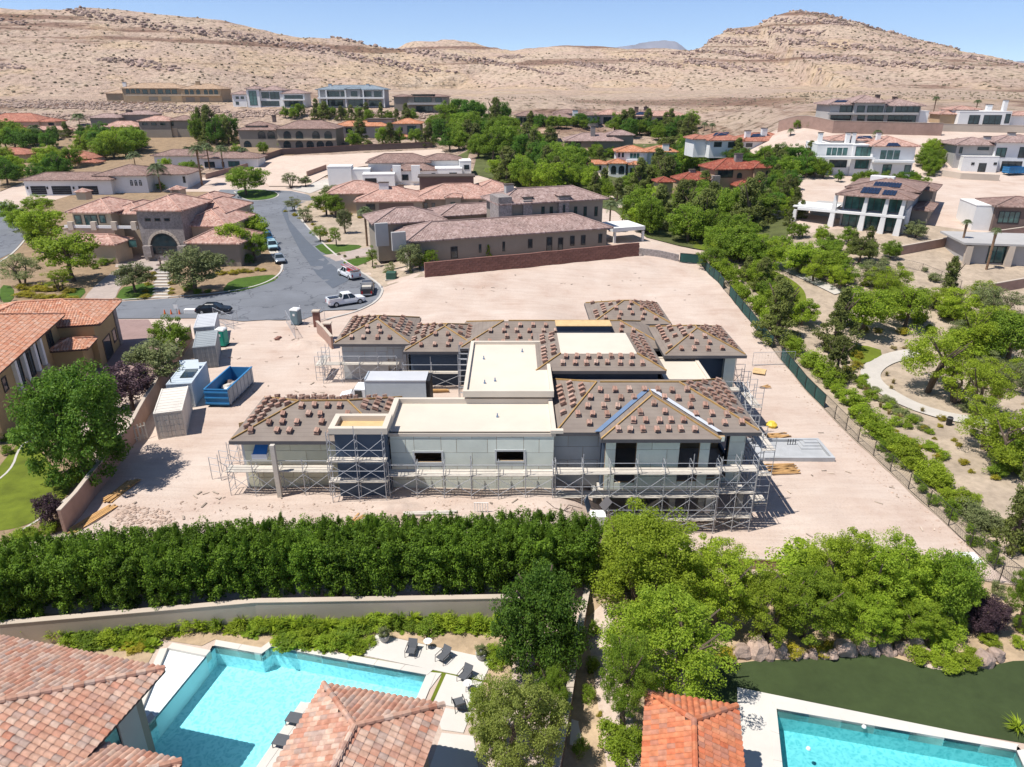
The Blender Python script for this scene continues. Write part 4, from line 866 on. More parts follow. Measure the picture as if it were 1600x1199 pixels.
h.win(1530, 1542, 255, 269, 0, n=1); h.win(1518, 1523, 254, 258, 0); h.win(1553, 1558, 254, 258, 0); h.win(1528, 1546, 230, 235, 2); h.win(1558, 1574, 231, 246, 1, n=2, gl='glass_teal'); h.win(1594, 1610, 230, 247, 1, n=2); h.win(1566, 1598, 252, 268, 1, n=3); h.win(1500, 1505, 230, 240, 2); h.chim(1545, 213, 222, 9, 5, 'grey_wall'); h.chim(1583, 207, 217, 10, 5, 'grey_wall')
h = House('solar_modern_house', 'large two-storey modern house with battered white columns and a roof full of solar panels', 1408, 366, R(-34), 'grey_wall', 'tile_brown')
zg = h.P.z; A = -h.on(1312, 345)[0]
h.box('wall', -A, -.01, 0, 20, zg - 1, zg + 7.0, 'grey_wall'); h.box('white_wall_panel', -.009, .25, 0, 7.5, zg - 1, zg + 4.6, 'white_wall'); h.box('wall', -9, 2.5, 20.1, 30, zg - 1, zg + 6.4, 'taupe_wall'); h.box('wall', .26, 3.2, 9, 19.9, zg - 1, zg + 3.7, 'taupe_wall')
for z0, z1 in ((.2, 3.1), (3.9, 6.7)): h.winm(-A + .4, -.5, zg + z0, zg + z1, 0, gl='glass_teal', n=8)
h.box('balcony', -A - 8, .2, -2.4, -.08, zg + 3.3, zg + 3.75, 'white_wall')
h.hip(-A - 1.2, 1.3, -2.8, 8.5, zg + 7.0, .22, 'tile_brown'); h.hip(-A - 1, 1.4, 5, 21.0, zg + 7.6, .22, 'tile_brown'); h.hip(-9.8, 3.2, 19.4, 30.8, zg + 6.4, .22, 'tile_brown'); h.hip(0, 4.0, 8.4, 20.4, zg + 3.7, .2, 'tile_brown')
h.box('canopy', -A - 9, -A - 1, -2.2, 5, zg + 3.76, zg + 4.05, 'white_wall'); h.box('wall', -A - 7, -A - .01, 5, 12, zg - 1, zg + 3.5, 'grey_wall')
for u in (-A - 8.6, -A - 1.2, -A * .62, -A * .3, -.6):
    zt = zg + (3.3 if u < -A - 2 else 6.78); mb = MB(); mb.loft([[h.W(u - .75, -2.35, zg - .6), h.W(u + .45, -2.35, zg - .6), h.W(u + .45, -1.5, zg - .6), h.W(u - .75, -1.5, zg - .6)], [h.W(u - .1, -2.35, zt), h.W(u + .45, -2.35, zt), h.W(u + .45, -1.5, zt), h.W(u - .1, -1.5, zt)]]); mb.build('battered_column', M['white_wall'], h.o)
def slope_panels(hh, u0, u1, v0, v1, zf, cols, rows, ro):
    for i in range(cols):
        for j in range(rows):
            a, b = u0 + (u1 - u0) * i / cols + .04, u0 + (u1 - u0) * (i + 1) / cols - .04; c, d = v0 + (v1 - v0) * j / rows + .04, v0 + (v1 - v0) * (j + 1) / rows - .04
            V = [hh.W(a, c, zf(c)), hh.W(b, c, zf(c)), hh.W(b, d, zf(d)), hh.W(a, d, zf(d))]; MB().add(V + [q_ - Vector((0, 0, .05)) for q_ in V], [(0, 1, 2, 3), (7, 6, 5, 4), (0, 4, 5, 1), (1, 5, 6, 2), (2, 6, 7, 3), (3, 7, 4, 0)]).build('solar_panel', M['solar'], ro)
slope_panels(h, -A + 3, -A * .45, -1.4, 2.0, lambda v: zg + 7.15 + (v + 2.8) * .22, 5, 2, h.roofs[0][2]); slope_panels(h, -A * .4, -2.2, -1.6, 1.2, lambda v: zg + 7.15 + (v + 2.8) * .22, 4, 2, h.roofs[0][2]); slope_panels(h, -A + 4, -2.5, 6.2, 9.0, lambda v: zg + 7.75 + (v - 5) * .22, 9, 2, h.roofs[1][2]); slope_panels(h, -6, 0, 20.4, 23.0, lambda v: zg + 6.55 + (v - 19.4) * .22, 4, 1, h.roofs[2][2])
h.box('roof_unit', -9, -4.5, 11.6, 13.6, zg + 8.4, zg + 9.4, 'white_wall')
h = House('dark_wing_house', 'dark low wing with teal glass and white block right of the solar house', 1560, 366, R(-12), 'dark_wall', 'tile_brown')
h.blk(1526, 1560, 322, 2, 9, 'flat', wall='white_wall'); h.blk(1558, 1650, 323, 1, 9, pitch=0.25, wall='dark_wall'); h.win(1562, 1596, 330, 349, 1, n=4, gl='glass_teal')
h = House('grey_pavilion_house', 'grey house end with dark glass doors beside two palm trunks at the right edge', 1570, 415, R(-10), 'grey_wall', 'tile_mauve')
h.blk(1512, 1660, 383, 0, 9, 'slab', over=1.0, rf='grey_wall'); h.win(1546, 1586, 384, 412, 0, n=3, gl='glass_teal')
for a in (1512, 1578): h.pbox('stone_pier', a, a + 10, 385, 418, -1.0, 0.7, 'beige_wall')
# middle left and centre
h = House('white_block_house', 'white modern house of plain blocks with brown hip roofs, mid-left', 620, 290, R(6), 'white_wall', 'tile_brown')
h.blk(511, 548, 261, 0, 7, 'flat'); h.blk(548, 578, 265, 0.5, 5, 'flat'); h.blk(566, 616, 273, -5, 6, 'flat'); h.blk(575, 670, 254, 6, 10, pitch=0.4, rf='tile_brown', over=0.8); h.blk(613, 680, 266, 0, 8, pitch=0.35, over=0.5); h.blk(680, 722, 264, 0, 8, 'flat'); h.blk(660, 720, 250, 8, 9, pitch=0.3); h.blk(718, 736, 252, 3, 8, 'flat')
h.pbox('white_pier', 613, 626, 259, 284, -0.8, 1.2, 'white_wall'); h.pbox('white_pier', 642, 656, 259, 284, -0.8, 1.2, 'white_wall'); h.win(628, 638, 273, 282, 0); h.win(702, 714, 270, 274, 0); h.win(725, 733, 258, 265, 3); h.pbox('carport_shade_panel', 570, 588, 279, 288, -5.1, 0.2, 'black'); h.win(674, 680, 271, 276, -0.02)  # the black carport panel stands in for the shade inside
h = House('pink_tiled_house', 'long house with pinkish tiled roofs and a brown flat block in the middle', 650, 340, R(5), 'taupe_wall', 'tile_pink')
h.blk(512, 600, 302, 7, 12, pitch=0.36, wall='cream_wall'); h.blk(556, 660, 314, 0, 13, pitch=0.36); h.blk(650, 780, 310, 2, 14, pitch=0.36); h.blk(655, 740, 277, 14, 5, 'slab', over=0.4, rf='brown_trim', wall='dark_wall'); h.blk(696, 720, 308, -1.5, 4, pitch=0.3, over=0.4); h.blk(740, 800, 300, 8, 12, pitch=0.4)
h.garage(592, 646, 318, 328, 0, 'dark_wall'); h.win(662, 668, 317, 326, -0.02); h.win(674, 680, 317, 326, -0.02); h.win(704, 711, 316, 325, -1.5, gl='glass_teal'); h.win(748, 754, 314, 322, 2); h.win(764, 770, 314, 322, 2); h.win(572, 586, 319, 328, 0, n=2); h.chim(599, 285, 297, 15, 5, 'white_wall'); h.chim(626, 289, 296, 9, 8, 'cream_wall')
h = House('taupe_house', 'long taupe house with mauve tiled roofs and a stone-clad two-storey tower', 800, 402, R(20), 'taupe_wall', 'tile_mauve')
h.blk(640, 948, 365, 0, 10, pitch=0.34, over=0.9); h.blk(588, 690, 346, 10, 9, pitch=0.34, over=0.9); h.blk(690, 800, 334, 16, 8, pitch=0.3, over=0.7); h.blk(784, 942, 314, 6, 9, pitch=0.36, over=0.9)
h.pbox('stone_pier', 779, 800, 309, 352, 5.2, 5, 'stone'); h.pbox('stone_pier', 818, 832, 314, 346, 5.4, 0.9, 'stone'); h.pbox('stone_pier', 874, 890, 309, 345, 5.4, 0.9, 'stone')
for a in (846, 859, 897, 912, 929): h.win(a, a + 5, 323, 338, 6)
h.win(880, 883, 320, 335, 5.3)
for a, b, t, e in ((664, 672, 391, 408), (704, 715, 386, 404), (748, 752, 382, 395), (785, 789, 378, 393), (825, 832, 374, 388), (854, 863, 371, 394), (872, 880, 372, 394), (891, 898, 369, 384), (908, 915, 368, 383), (935, 941, 366, 380)): h.win(a, b, t, e, 0)
h.garage(630, 652, 352, 362, 10, 'dark_wall'); h.garage(662, 684, 351, 361, 10, 'dark_wall'); h.pbox('gate_pier', 586, 606, 350, 385, 3, 0.8, 'grey_wall'); h.pbox('gate_pier', 612, 634, 364, 392, -1.5, 0.8, 'grey_wall'); h.chim(797, 288, 296, 12, 10, 'grey_wall')
def cupola(hh, px, pe, back, w=1.6):
    u, z = hh.on(px, pe, back); hh.box('vent_turret', u - w / 2, u + w / 2, back, back + w, z - 1.6, z, hh.wall); hh.hip(u - w / 2 - .3, u + w / 2 + .3, back - .3, back + w + .3, z, 0.5, hh.rf, 'turret_roof', 0.1, False)
cupola(h, 825, 307, 6.5); cupola(h, 883, 305, 5.6, 2.2)
h.pbox('poolside_canopy', 958, 1008, 357, 361, 4, 7, 'white_wall')
for a in (960, 1004): h.pbox('canopy_post', a, a + 3, 361, 382, 4.3, 0.4, 'white_wall')
h = House('tuscan_house', 'stone-towered villa with red tiled roofs and a big arched entrance behind a fountain', 250, 408, R(-4), 'cream_wall', 'tile_pink')
h.blk(112, 172, 331, 2.5, 10, pitch=0.4, over=0.8); h.blk(170, 218, 333, 5, 10, pitch=0.4, over=0.6); h.blk(98, 178, 358, 0.6, 3, 'flat', z0=None); h.blk(212, 281, 328, 0, 11, pitch=0.4, over=0.7, wall='stone'); h.blk(280, 352, 352, 3, 12, pitch=0.42, over=0.7, wall='cream_wall'); h.blk(296, 372, 379, -3.5, 9, pitch=0.45, over=0.7, wall='taupe_wall'); h.blk(290, 350, 332, 9, 12, pitch=0.42); h.blk(92, 178, 381, -3.2, 5, pitch=0.42, over=0.5, wall='cream_wall'); h.blk(300, 336, 314, 22, 8, pitch=0.4)
h.win(115, 126, 336, 351, 2.5, fr='brown_trim', gl='glass_teal'); h.win(131, 151, 336, 357, 2.5, gl='glass_teal', n=2); h.win(154, 164, 336, 349, 2.5, fr='brown_trim', gl='glass_teal'); h.win(184, 196, 375, 388, 0.6, fr='brown_trim', gl='glass_teal'); h.win(199, 213, 374, 387, 0.6, fr='brown_trim', gl='glass_teal')
for a in (226, 241, 256): h.win(a, a + 9, 341, 346, 0, fr='brown_trim')
h.arch(231, 275, 363, 398, 0, 'dark_frame', 'glass', 5, 'arched_entrance')
mb = MB(); u0, z1 = h.on(228, 361, 0); u1, _ = h.on(278, 361, 0); _, z0 = h.on(252, 399, 0); r_ = (u1 - u0) / 2; c_ = (u0 + u1) / 2; zc = z1 - r_
for i in range(14):
    t0, t1 = math.pi * i / 14, math.pi * (i + 1) / 14 - 0.02; mb.loft([[h.W(c_ + q * math.cos(t), b, zc + q * math.sin(t)) for q, b in ((r_ - .35, -.18), (r_ + .1, -.18), (r_ + .1, 0.02), (r_ - .35, .02))] for t in (t0, t1)])
mb.build('arch_stones', M['beige_wall'], h.o)
h.pbox('stone_base', 222, 234, 385, 402, -0.9, 0.9, 'stone'); h.pbox('stone_base', 276, 287, 385, 400, -0.9, 0.9, 'stone')
h.pbox('balcony_wall', 100, 214, 352, 357, 0.4, 0.25, 'white_wall')
for a in (104, 140, 172, 203): h.pbox('balcony_pier', a, a + 8, 347, 360, 0.2, 0.65, 'beige_wall')
h.pbox('box_chimney', 285, 304, 319, 327, 7.5, 1.5, 'cream_wall'); h.chim(273, 295, 310, 10, 16, 'cream_wall'); cupola(h, 273, 296, 16, 2.2); cupola(h, 125, 300, 12, 2.0)
# ------------------------------------------------------------------ real roof tiles
def tile_mesh(tw=0.30, tl=0.46):
    mb = MB(); k = 6; rows = []
    for y, dz in ((0, 0.03), (tl, 0.0)):
        up = [(tw * (i / k - 0.5), y, dz + 0.085 * math.sin(math.pi * i / k)) for i in range(k + 1)]
        dn = [(x, yy, z - 0.025) for x, yy, z in up]; rows.append((up, dn))
    V = rows[0][0] + rows[0][1] + rows[1][0]; n = k + 1
    fs = [(i, i + 1, 2 * n + i + 1, 2 * n + i) for i in range(k)] + [(n + i, n + i + 1, i + 1, i) for i in range(k)]
    mb.add(V, fs); return mb
def claymat(name, cols):
    m, t, b = newmat(name); b.inputs['Roughness'].default_value = 0.85; b.inputs['Specular IOR Level'].default_value = 0.2
    g = N(t, 'ShaderNodeNewGeometry'); oi = N(t, 'ShaderNodeObjectInfo'); ad = N(t, 'ShaderNodeMath', operation='ADD'); fr = N(t, 'ShaderNodeMath', operation='FRACT')
    t.links.new(g.outputs['Random Per Island'], ad.inputs[0]); t.links.new(oi.outputs['Random'], ad.inputs[1]); t.links.new(ad.outputs[0], fr.inputs[0])
    c = ramp(t, fr.outputs[0], [(i / (len(cols) - 1), q) for i, q in enumerate(cols)])
    n = N(t, 'ShaderNodeTexNoise'); n.inputs['Scale'].default_value = 3.5; n.inputs['Detail'].default_value = 6; t.links.new(g.outputs['Position'], n.inputs['Vector'])
    mx = N(t, 'ShaderNodeMix', data_type='RGBA', blend_type='MULTIPLY'); mx.inputs[0].default_value = 1
    t.links.new(c, mx.inputs[6]); t.links.new(ramp(t, n.outputs[0], [(0.3, (0.72, 0.70, 0.68)), (0.65, (1.06, 1.06, 1.06))]), mx.inputs[7]); t.links.new(mx.outputs[2], b.inputs['Base Color'])
    return m
M['clay_pink'] = claymat('clay_pink', [(0.45, 0.205, 0.135), (0.54, 0.345, 0.255), (0.48, 0.26, 0.18), (0.59, 0.42, 0.325), (0.41, 0.30, 0.25), (0.49, 0.24, 0.165)])
M['clay_orange'] = claymat('clay_orange', [(0.52, 0.17, 0.085), (0.58, 0.22, 0.11), (0.50, 0.145, 0.07), (0.56, 0.25, 0.14), (0.40, 0.185, 0.13), (0.60, 0.21, 0.105)])
M['clay_bright'] = claymat('clay_bright', [(0.54, 0.245, 0.145), (0.60, 0.335, 0.225), (0.50, 0.21, 0.125), (0.60, 0.39, 0.29), (0.56, 0.27, 0.17)])
M['underlay'] = pmat('underlay', (0.10, 0.07, 0.06), 0.9, 0.15, 2)
def tile_face(parent, poly, m, nparts=0, tw=0.30, tl=0.40, seed=1):
    a, b = poly[0], poly[1]; e = (b - a).normalized(); n = (b - a).cross(poly[2] - a).normalized()
    if n.z < 0: n = -n
    g = n.cross(e)
    if g.z < 0: g = -g
    P2 = [((p - a).dot(e), (p - a).dot(g)) for p in poly]
    u0, u1 = min(p[0] for p in P2), max(p[0] for p in P2); v1 = max(p[1] for p in P2)
    base = tile_mesh(tw * 1.02, tl * 1.12); tv = np.array(base.v); sh = base.mesh('tile', m); r = random.Random(seed); cells = []
    j = 0
    while j * tl < v1:
        u = u0 + tw / 2
        while u < u1:
            v = j * tl - 0.08
            if in_poly((u, max(v + tl * 0.5, 0.02)), P2): cells.append((u, v))
            u += tw
        j += 1
    vis = sorted(range(len(cells)), key=lambda i: -(a + e * cells[i][0] + g * cells[i][1]).y if False else r.random())[:nparts]; vs = set(vis)
    allv = []; q = []
    ba = np.array([tuple(e), tuple(g), tuple(n)])
    for i, (u, v) in enumerate(cells):
        o = a + e * u + g * v + n * (0.015 + r.uniform(0, 0.012))
        if i in vs:
            ob = bpy.data.objects.new('tile', sh); COL.objects.link(ob); ob.parent = parent; ORG[ob.name] = ORG[parent.name]
            mt = Matrix((e, g, n)).transposed().to_4x4(); mt.translation = o - ORG[parent.name]; ob.matrix_local = mt
        else:
            w = tv @ ba + np.array(tuple(o - ORG[parent.name])); k = len(allv) * len(tv); allv.append(w)
            q += [tuple(x + k for x in f) for f in base.f]
    if allv:
        me = npmesh('tile_rows', np.concatenate(allv), np.array(q), m); ob = place('tile_rows', me, parent); tag(ob, kind='stuff')
def cap_row(parent, p, q, m, r=0.14, step=0.42, name='ridge_tile'):
    d = (q - p); ln = d.length; k = max(1, int(ln / step)); mb = MB()
    for i in range(k):
        a = p.lerp(q, i / k); b = p.lerp(q, (i + 1.12) / k); mb.tube(a, b, r * 1.06, 8, r * 0.92)
    mb.build(name, m, parent)
def roof_planes(parent, planes, caps, m, nparts, th=0.18):
    mb = MB()
    for P in planes:
        k = len(P); mb.add([tuple(p) for p in P] + [tuple(p - Vector((0, 0, th))) for p in P], [tuple(range(k)), tuple(range(2 * k - 1, k - 1, -1))] + [(i, i + k, (i + 1) % k + k, (i + 1) % k) for i in range(k)])
    ro = mb.build('roof', M['underlay'], parent)
    for i, P in enumerate(planes): tile_face(ro, P, m, nparts if isinstance(nparts, int) else nparts[i], seed=i + 3)
    for p, q in caps: cap_row(ro, p + Vector((0, 0, .1)), q + Vector((0, 0, .1)), m)
    return ro

# ------------------------------------------------------------------ orange-roofed neighbour at the left edge
h = House('orange_tiled_villa', 'ochre two-storey house with bright orange tiled roof at the left edge', 40, 655, R(104), 'ochre_wall', 'tile_orange')
Zg = h.P.z; z1, z2, z3 = 6.4, 5.3, 3.6
h.box('wall', -5, 13.2, 0.0, 14, Zg - 1, z1 - 0.2, 'ochre_wall'); h.box('wall', 13.2, 22, -3.6, 10, Zg - 1, z2 - 0.2, 'ochre_wall'); h.box('wall', 10.0, 13.1, -3.0, 0.01, Zg - 1, z3 - 0.2, 'ochre_wall')
h.box('stone_corner', 21.0, 22.1, -3.75, -2.4, Zg - 1, z2 - 0.25, 'stone')
def hip_pts(hh, u0, u1, v0, v1, z, p):
    k = min(u1 - u0, v1 - v0) / 2; zr = z + k * p; c = [hh.W(u0, v0, z), hh.W(u1, v0, z), hh.W(u1, v1, z), hh.W(u0, v1, z)]
    ra, rb = hh.W(u0 + k, v0 + k, zr), hh.W(u1 - k, v1 - k, zr)
    if u1 - u0 >= v1 - v0: pl = [[c[0], c[1], rb, ra], [c[1], c[2], rb], [c[2], c[3], ra, rb], [c[3], c[0], ra]]; cp = [(c[0], ra), (c[3], ra), (c[1], rb), (c[2], rb), (ra, rb)]
    else: pl = [[c[0], c[1], ra], [c[1], c[2], rb, ra], [c[2], c[3], rb], [c[3], c[0], ra, rb]]; cp = [(c[0], ra), (c[1], ra), (c[2], rb), (c[3], rb), (ra, rb)]
    return pl, cp
for a in ((-6, 14, -0.8, 14.8, z1), (13, 22.8, -4.4, 10, z2), (9.6, 13.3, -3.7, 0.3, z3)):
    pl, cp = hip_pts(h, *a, 0.36); roof_planes(h.o, pl, cp, M['clay_bright'], 0)
for u in (0.2, 2.4, 5.2, 7.0):
    h.box('column', u, u + 0.5, -0.35, 0.12, 3.0, z1 - 0.3, 'white_trim'); h.box('column_base', u - 0.1, u + 0.6, -0.45, 0.14, 2.3, 3.0, 'beige_wall')
h.winm(3.0, 5.0, 2.8, 5.6, 0.0, n=2); h.winm(0.8, 2.2, 2.8, 5.6, 0.0); h.winm(5.9, 6.8, 3.2, 5.4, 0.0); h.winm(9.6, 11.2, 3.9, 5.6, 0.0, n=2); h.winm(-2.5, -1.5, 3.8, 5.2, 0.0); h.winm(2.8, 4.8, 0.3, 2.2, 0.0, n=2)
h.winm(15, 18, 0.1, 2.7, -3.6, fr='brown_trim', gl='glass', name='garage_door'); h.winm(19, 20.5, 1, 2.6, -3.6)
h.box('wall_lamp', 1.2, 1.5, -0.3, -0.02, 1.4, 1.9, 'black')

# ------------------------------------------------------------------ the house under construction
M['felt'] = pmat('roof_felt', (0.215, 0.185, 0.165), 0.9, 0.07, 0.7, 0.05, 20, stain=0.12)
M['tanroof'] = pmat('tan_membrane', (0.62, 0.545, 0.45), 0.9, 0.05, 0.5, 0.04, 20, stain=0.10)
M['foam'] = pmat('foam_board', (0.75, 0.79, 0.69), 0.8, 0.07, 0.9, island=0.16, stain=0.1)
M['foam_y'] = pmat('foam_board_yellow', (0.72, 0.71, 0.53), 0.8, 0.08, 0.9, island=0.16, stain=0.12)
M['foam_g'] = pmat('foam_board_grey', (0.56, 0.575, 0.565), 0.8, 0.08, 0.9, island=0.16, stain=0.1)
M['blue_wrap'] = pmat('blue_wrap', (0.075, 0.105, 0.15), 0.85, 0.1, 1.0, stain=0.1)
M['osb'] = pmat('osb', (0.40, 0.27, 0.15), 0.9, 0.2, 5)
M['fascia'] = pmat('fascia', (0.10, 0.095, 0.10), 0.7, 0.1, 2)
M['batten'] = pmat('batten', (0.43, 0.265, 0.10), 0.85, 0.2, 3, island=0.2)
M['flash_blue'] = pmat('flashing_blue', (0.19, 0.27, 0.40), 0.4, 0.1, 2, metal=0.3)
M['flash_white'] = pmat('flashing_white', (0.66, 0.68, 0.72), 0.35, 0.08, 2, metal=0.3)
M['cmu'] = pmat('grey_block', (0.36, 0.35, 0.33), 0.95, 0.12, 1.5, 0.2, 15, stain=0.15)
SH = root('house_under_construction', 'large unfinished house with brown felt roofs, stacked tiles and scaffolding', 'house', (0, 49, 0))
def spart(name, m, f):
    mb = MB(); f(mb); return mb.build(name, M[m] if isinstance(m, str) else m, SH)
def panels(wo, x0, x1, y, z0, z1, m, ops, dy=-1, seed=0):
    r = random.Random(seed); xs = sorted({x0, x1, *[o[0] for o in ops], *[o[1] for o in ops]}); wall = MB(); pan = []
    for a, b in zip(xs, xs[1:]):
        segs = [(z0, z1)]
        for o in ops:
            if o[0] <= a + 1e-4 and o[1] >= b - 1e-4: segs = [s for c, d in segs for s in ((c, min(d, o[2])), (max(c, o[3]), d)) if s[1] - s[0] > 0.02]
        for c, d in segs:
            wall.box(a, b, y, y + 0.22, c, d)
            z = c; row = 0
            while z < d - 0.05:
                zt = min(z + 1.22, d); x = a - (1.22 if row % 2 else 0)
                while x < b - 0.02:
                    xa, xb = max(x, a), min(x + 2.44, b)
                    if xb - xa > 0.05: pan.append((xa + 0.016, xb - 0.016, z + 0.016, zt - 0.016))
                    x += 2.44
                z = zt; row += 1
    o = wall.build('wall', M['osb'], SH)
    for xa, xb, za, zb in pan: MB().box(xa, xb, y - 0.035, y - 0.002, za, zb).build('foam_panel', M[m], o)
    return o
def xat(px, py, y): return aty(px, py, y).x
def zat(px, py, y): return aty(px, py, y).z
# walls
panels(SH, -21.3, -13.6, 50.1, -0.4, 4.3, 'foam_y', [], seed=1)
yF = 49.75
w1 = (xat(648, 715, yF), xat(690, 715, yF), zat(670, 722, yF), zat(670, 707, yF)); w2 = (xat(776, 713, yF), xat(818, 713, yF), zat(796, 720, yF), zat(796, 705, yF))
panels(SH, -9.6, 3.3, yF, -0.4, 5.0, 'foam', [w1, w2], seed=2)
for w in (w1, w2):
    spart('window_buck', 'foam_g', lambda mb, w=w: [mb.box(w[0] - .15, w[1] + .15, yF - .09, yF - .036, w[3], w[3] + .15), mb.box(w[0] - .15, w[1] + .15, yF - .09, yF - .036, w[2] - .15, w[2]), mb.box(w[0] - .15, w[0], yF - .09, yF - .036, w[2], w[3]), mb.box(w[1], w[1] + .15, yF - .09, yF - .036, w[2], w[3])])
panels(SH, 3.32, 7.4, 51.2, -0.6, 4.6, 'foam_g', [], seed=3)
yH = 49.9; ops = []
for a, b, t, e in ((961, 993, 690, 754), (1060, 1091, 688, 752), (1107, 1128, 690, 750)): ops.append((xat(a, 720, yH), xat(b, 720, yH), zat(a, e, yH), zat(a, t, yH)))
panels(SH, 7.41, 15.7, yH, -0.2, 4.6, 'foam', ops, seed=4)
panels(SH, 15.72, 18.9, 51.2, -0.2, 4.6, 'foam', [(16.1, 17.6, 0.2, 4.0)], seed=5)
def sidewall(x, y0, y1, z0, z1, ops=(), m='blue_wrap'):
    spart('wall', m, lambda mb: [mb.box(x, x + 0.22, a, b, c, d) for a, b, c, d in cut(y0, y1, z0, z1, ops)])
def cut(x0, x1, z0, z1, ops):
    out = []; xs = sorted({x0, x1, *[o[0] for o in ops], *[o[1] for o in ops]})
    for a, b in zip(xs, xs[1:]):
        s = [(z0, z1)]
        for o in ops:
            if o[0] <= a + 1e-4 and o[1] >= b - 1e-4: s = [q for c, d in s for q in ((c, min(d, o[2])), (max(c, o[3]), d)) if q[1] - q[0] > .02]
        out += [(a, b, c, d) for c, d in s]
    return out
sidewall(18.7, 51.43, 60.4, -0.2, 4.6, [(52.4, 54.2, 0.2, 4.0), (55.2, 57.4, 0.2, 4.0), (58.2, 59.8, 0.2, 4.0)])
sidewall(15.49, 50.13, 51.19, -0.2, 4.6); sidewall(7.19, 50.13, 51.19, -0.2, 4.6); sidewall(-21.5, 50.1, 57.2, -0.4, 4.3, m='foam_g'); sidewall(3.1, 49.98, 55.5, -0.4, 4.8)
spart('wall', 'blue_wrap', lambda mb: mb.box(3.32, 18.68, 60.4, 60.62, -0.4, 4.6)); spart('wall', 'osb', lambda mb: mb.box(3.4, 18.6, 57.0, 57.15, -0.2, 4.6))
spart('floor_slab', 'concrete', lambda mb: mb.box(7.0, 18.9, 49.86, 60.3, -0.55, -0.22))
# basement under the right wing
spart('basement_wall', 'cmu', lambda mb: [mb.box(6.6, 6.9, 49.9, 60, -4.2, -0.56), mb.box(6.9, 19, 56.6, 56.9, -4.2, -0.56)])
for x in (9.4, 12.9, 15.3, 18.45): spart('pier', 'cmu', lambda mb, x=x: mb.box(x, x + 0.5, 50.0, 50.5, -4.2, -0.56))
spart('pier', 'white_wall', lambda mb: mb.box(15.9, 16.6, 49.95, 50.35, -4.2, -0.56)); spart('pier', 'cmu', lambda mb: mb.box(18.4, 18.9, 55.0, 55.5, -4.2, -0.56))
spart('stair', 'cmu', lambda mb: [mb.box(9.9 + 0.3 * i, 10.25 + 0.3 * i, 50.8, 52.0, -3.4 + 0.22 * i, -3.22 + 0.22 * i) for i in range(12)] + [mb.beam((9.8, 50.75, -3.6), (13.4, 50.75, -0.8), 0.08, 0.3), mb.beam((9.8, 52.05, -3.6), (13.4, 52.05, -0.8), 0.08, 0.3)])
# hip roofs: returns faces for tile stacks
STK = []
def lapmat():
    m, t, b = newmat('felt_laps'); b.inputs['Roughness'].default_value = 0.9; b.inputs['Specular IOR Level'].default_value = 0.2
    uv = N(t, 'ShaderNodeUVMap'); sx = N(t, 'ShaderNodeSeparateXYZ'); t.links.new(uv.outputs[0], sx.inputs[0])
    dv = N(t, 'ShaderNodeMath', operation='DIVIDE'); dv.inputs[1].default_value = 0.46; t.links.new(sx.outputs[1], dv.inputs[0]); fr = N(t, 'ShaderNodeMath', operation='FRACT'); t.links.new(dv.outputs[0], fr.inputs[0])
    n = N(t, 'ShaderNodeTexNoise'); n.inputs['Scale'].default_value = 0.5; n.inputs['Detail'].default_value = 7; t.links.new(uv.outputs[0], n.inputs['Vector'])
    c = ramp(t, n.outputs[0], [(0.3, (0.195, 0.158, 0.135)), (0.55, (0.235, 0.195, 0.165)), (0.75, (0.265, 0.22, 0.185))])
    mx = N(t, 'ShaderNodeMix', data_type='RGBA', blend_type='MULTIPLY'); mx.inputs[0].default_value = 1; t.links.new(c, mx.inputs[6]); t.links.new(ramp(t, fr.outputs[0], [(0.0, (0.72,) * 3), (0.10, (0.95,) * 3), (0.2, (1, 1, 1))]), mx.inputs[7]); t.links.new(mx.outputs[2], b.inputs['Base Color'])
    return m
M['felt_laps'] = lapmat()
def faces_roof(name, V, fs, eave_loop, th=0.3):
    mb = MB(); V = [Vector(v) for v in V]; mb.add(V, fs); mb.uv = []
    for f in fs:
        a = V[f[0]]; e = (V[f[1]] - a).normalized(); nn = (V[f[1]] - a).cross(V[f[2]] - a).normalized(); g = nn.cross(e); mb.uv.append([((V[i] - a).dot(e), (V[i] - a).dot(g)) for i in f])
    o = mb.build(name, M['felt_laps'], SH); fa = MB()
    for i, j in zip(eave_loop, eave_loop[1:] + eave_loop[:1]):
        p, q = V[i], V[j]; fa.add([p, q, q - Vector((0, 0, th)), p - Vector((0, 0, th))], [(3, 2, 1, 0)])
    lo = [V[i] - Vector((0, 0, th)) for i in eave_loop]; fa.add(lo, [tuple(range(len(lo) - 1, -1, -1))]); fa.build('fascia', M['fascia'], o)
    return o, V
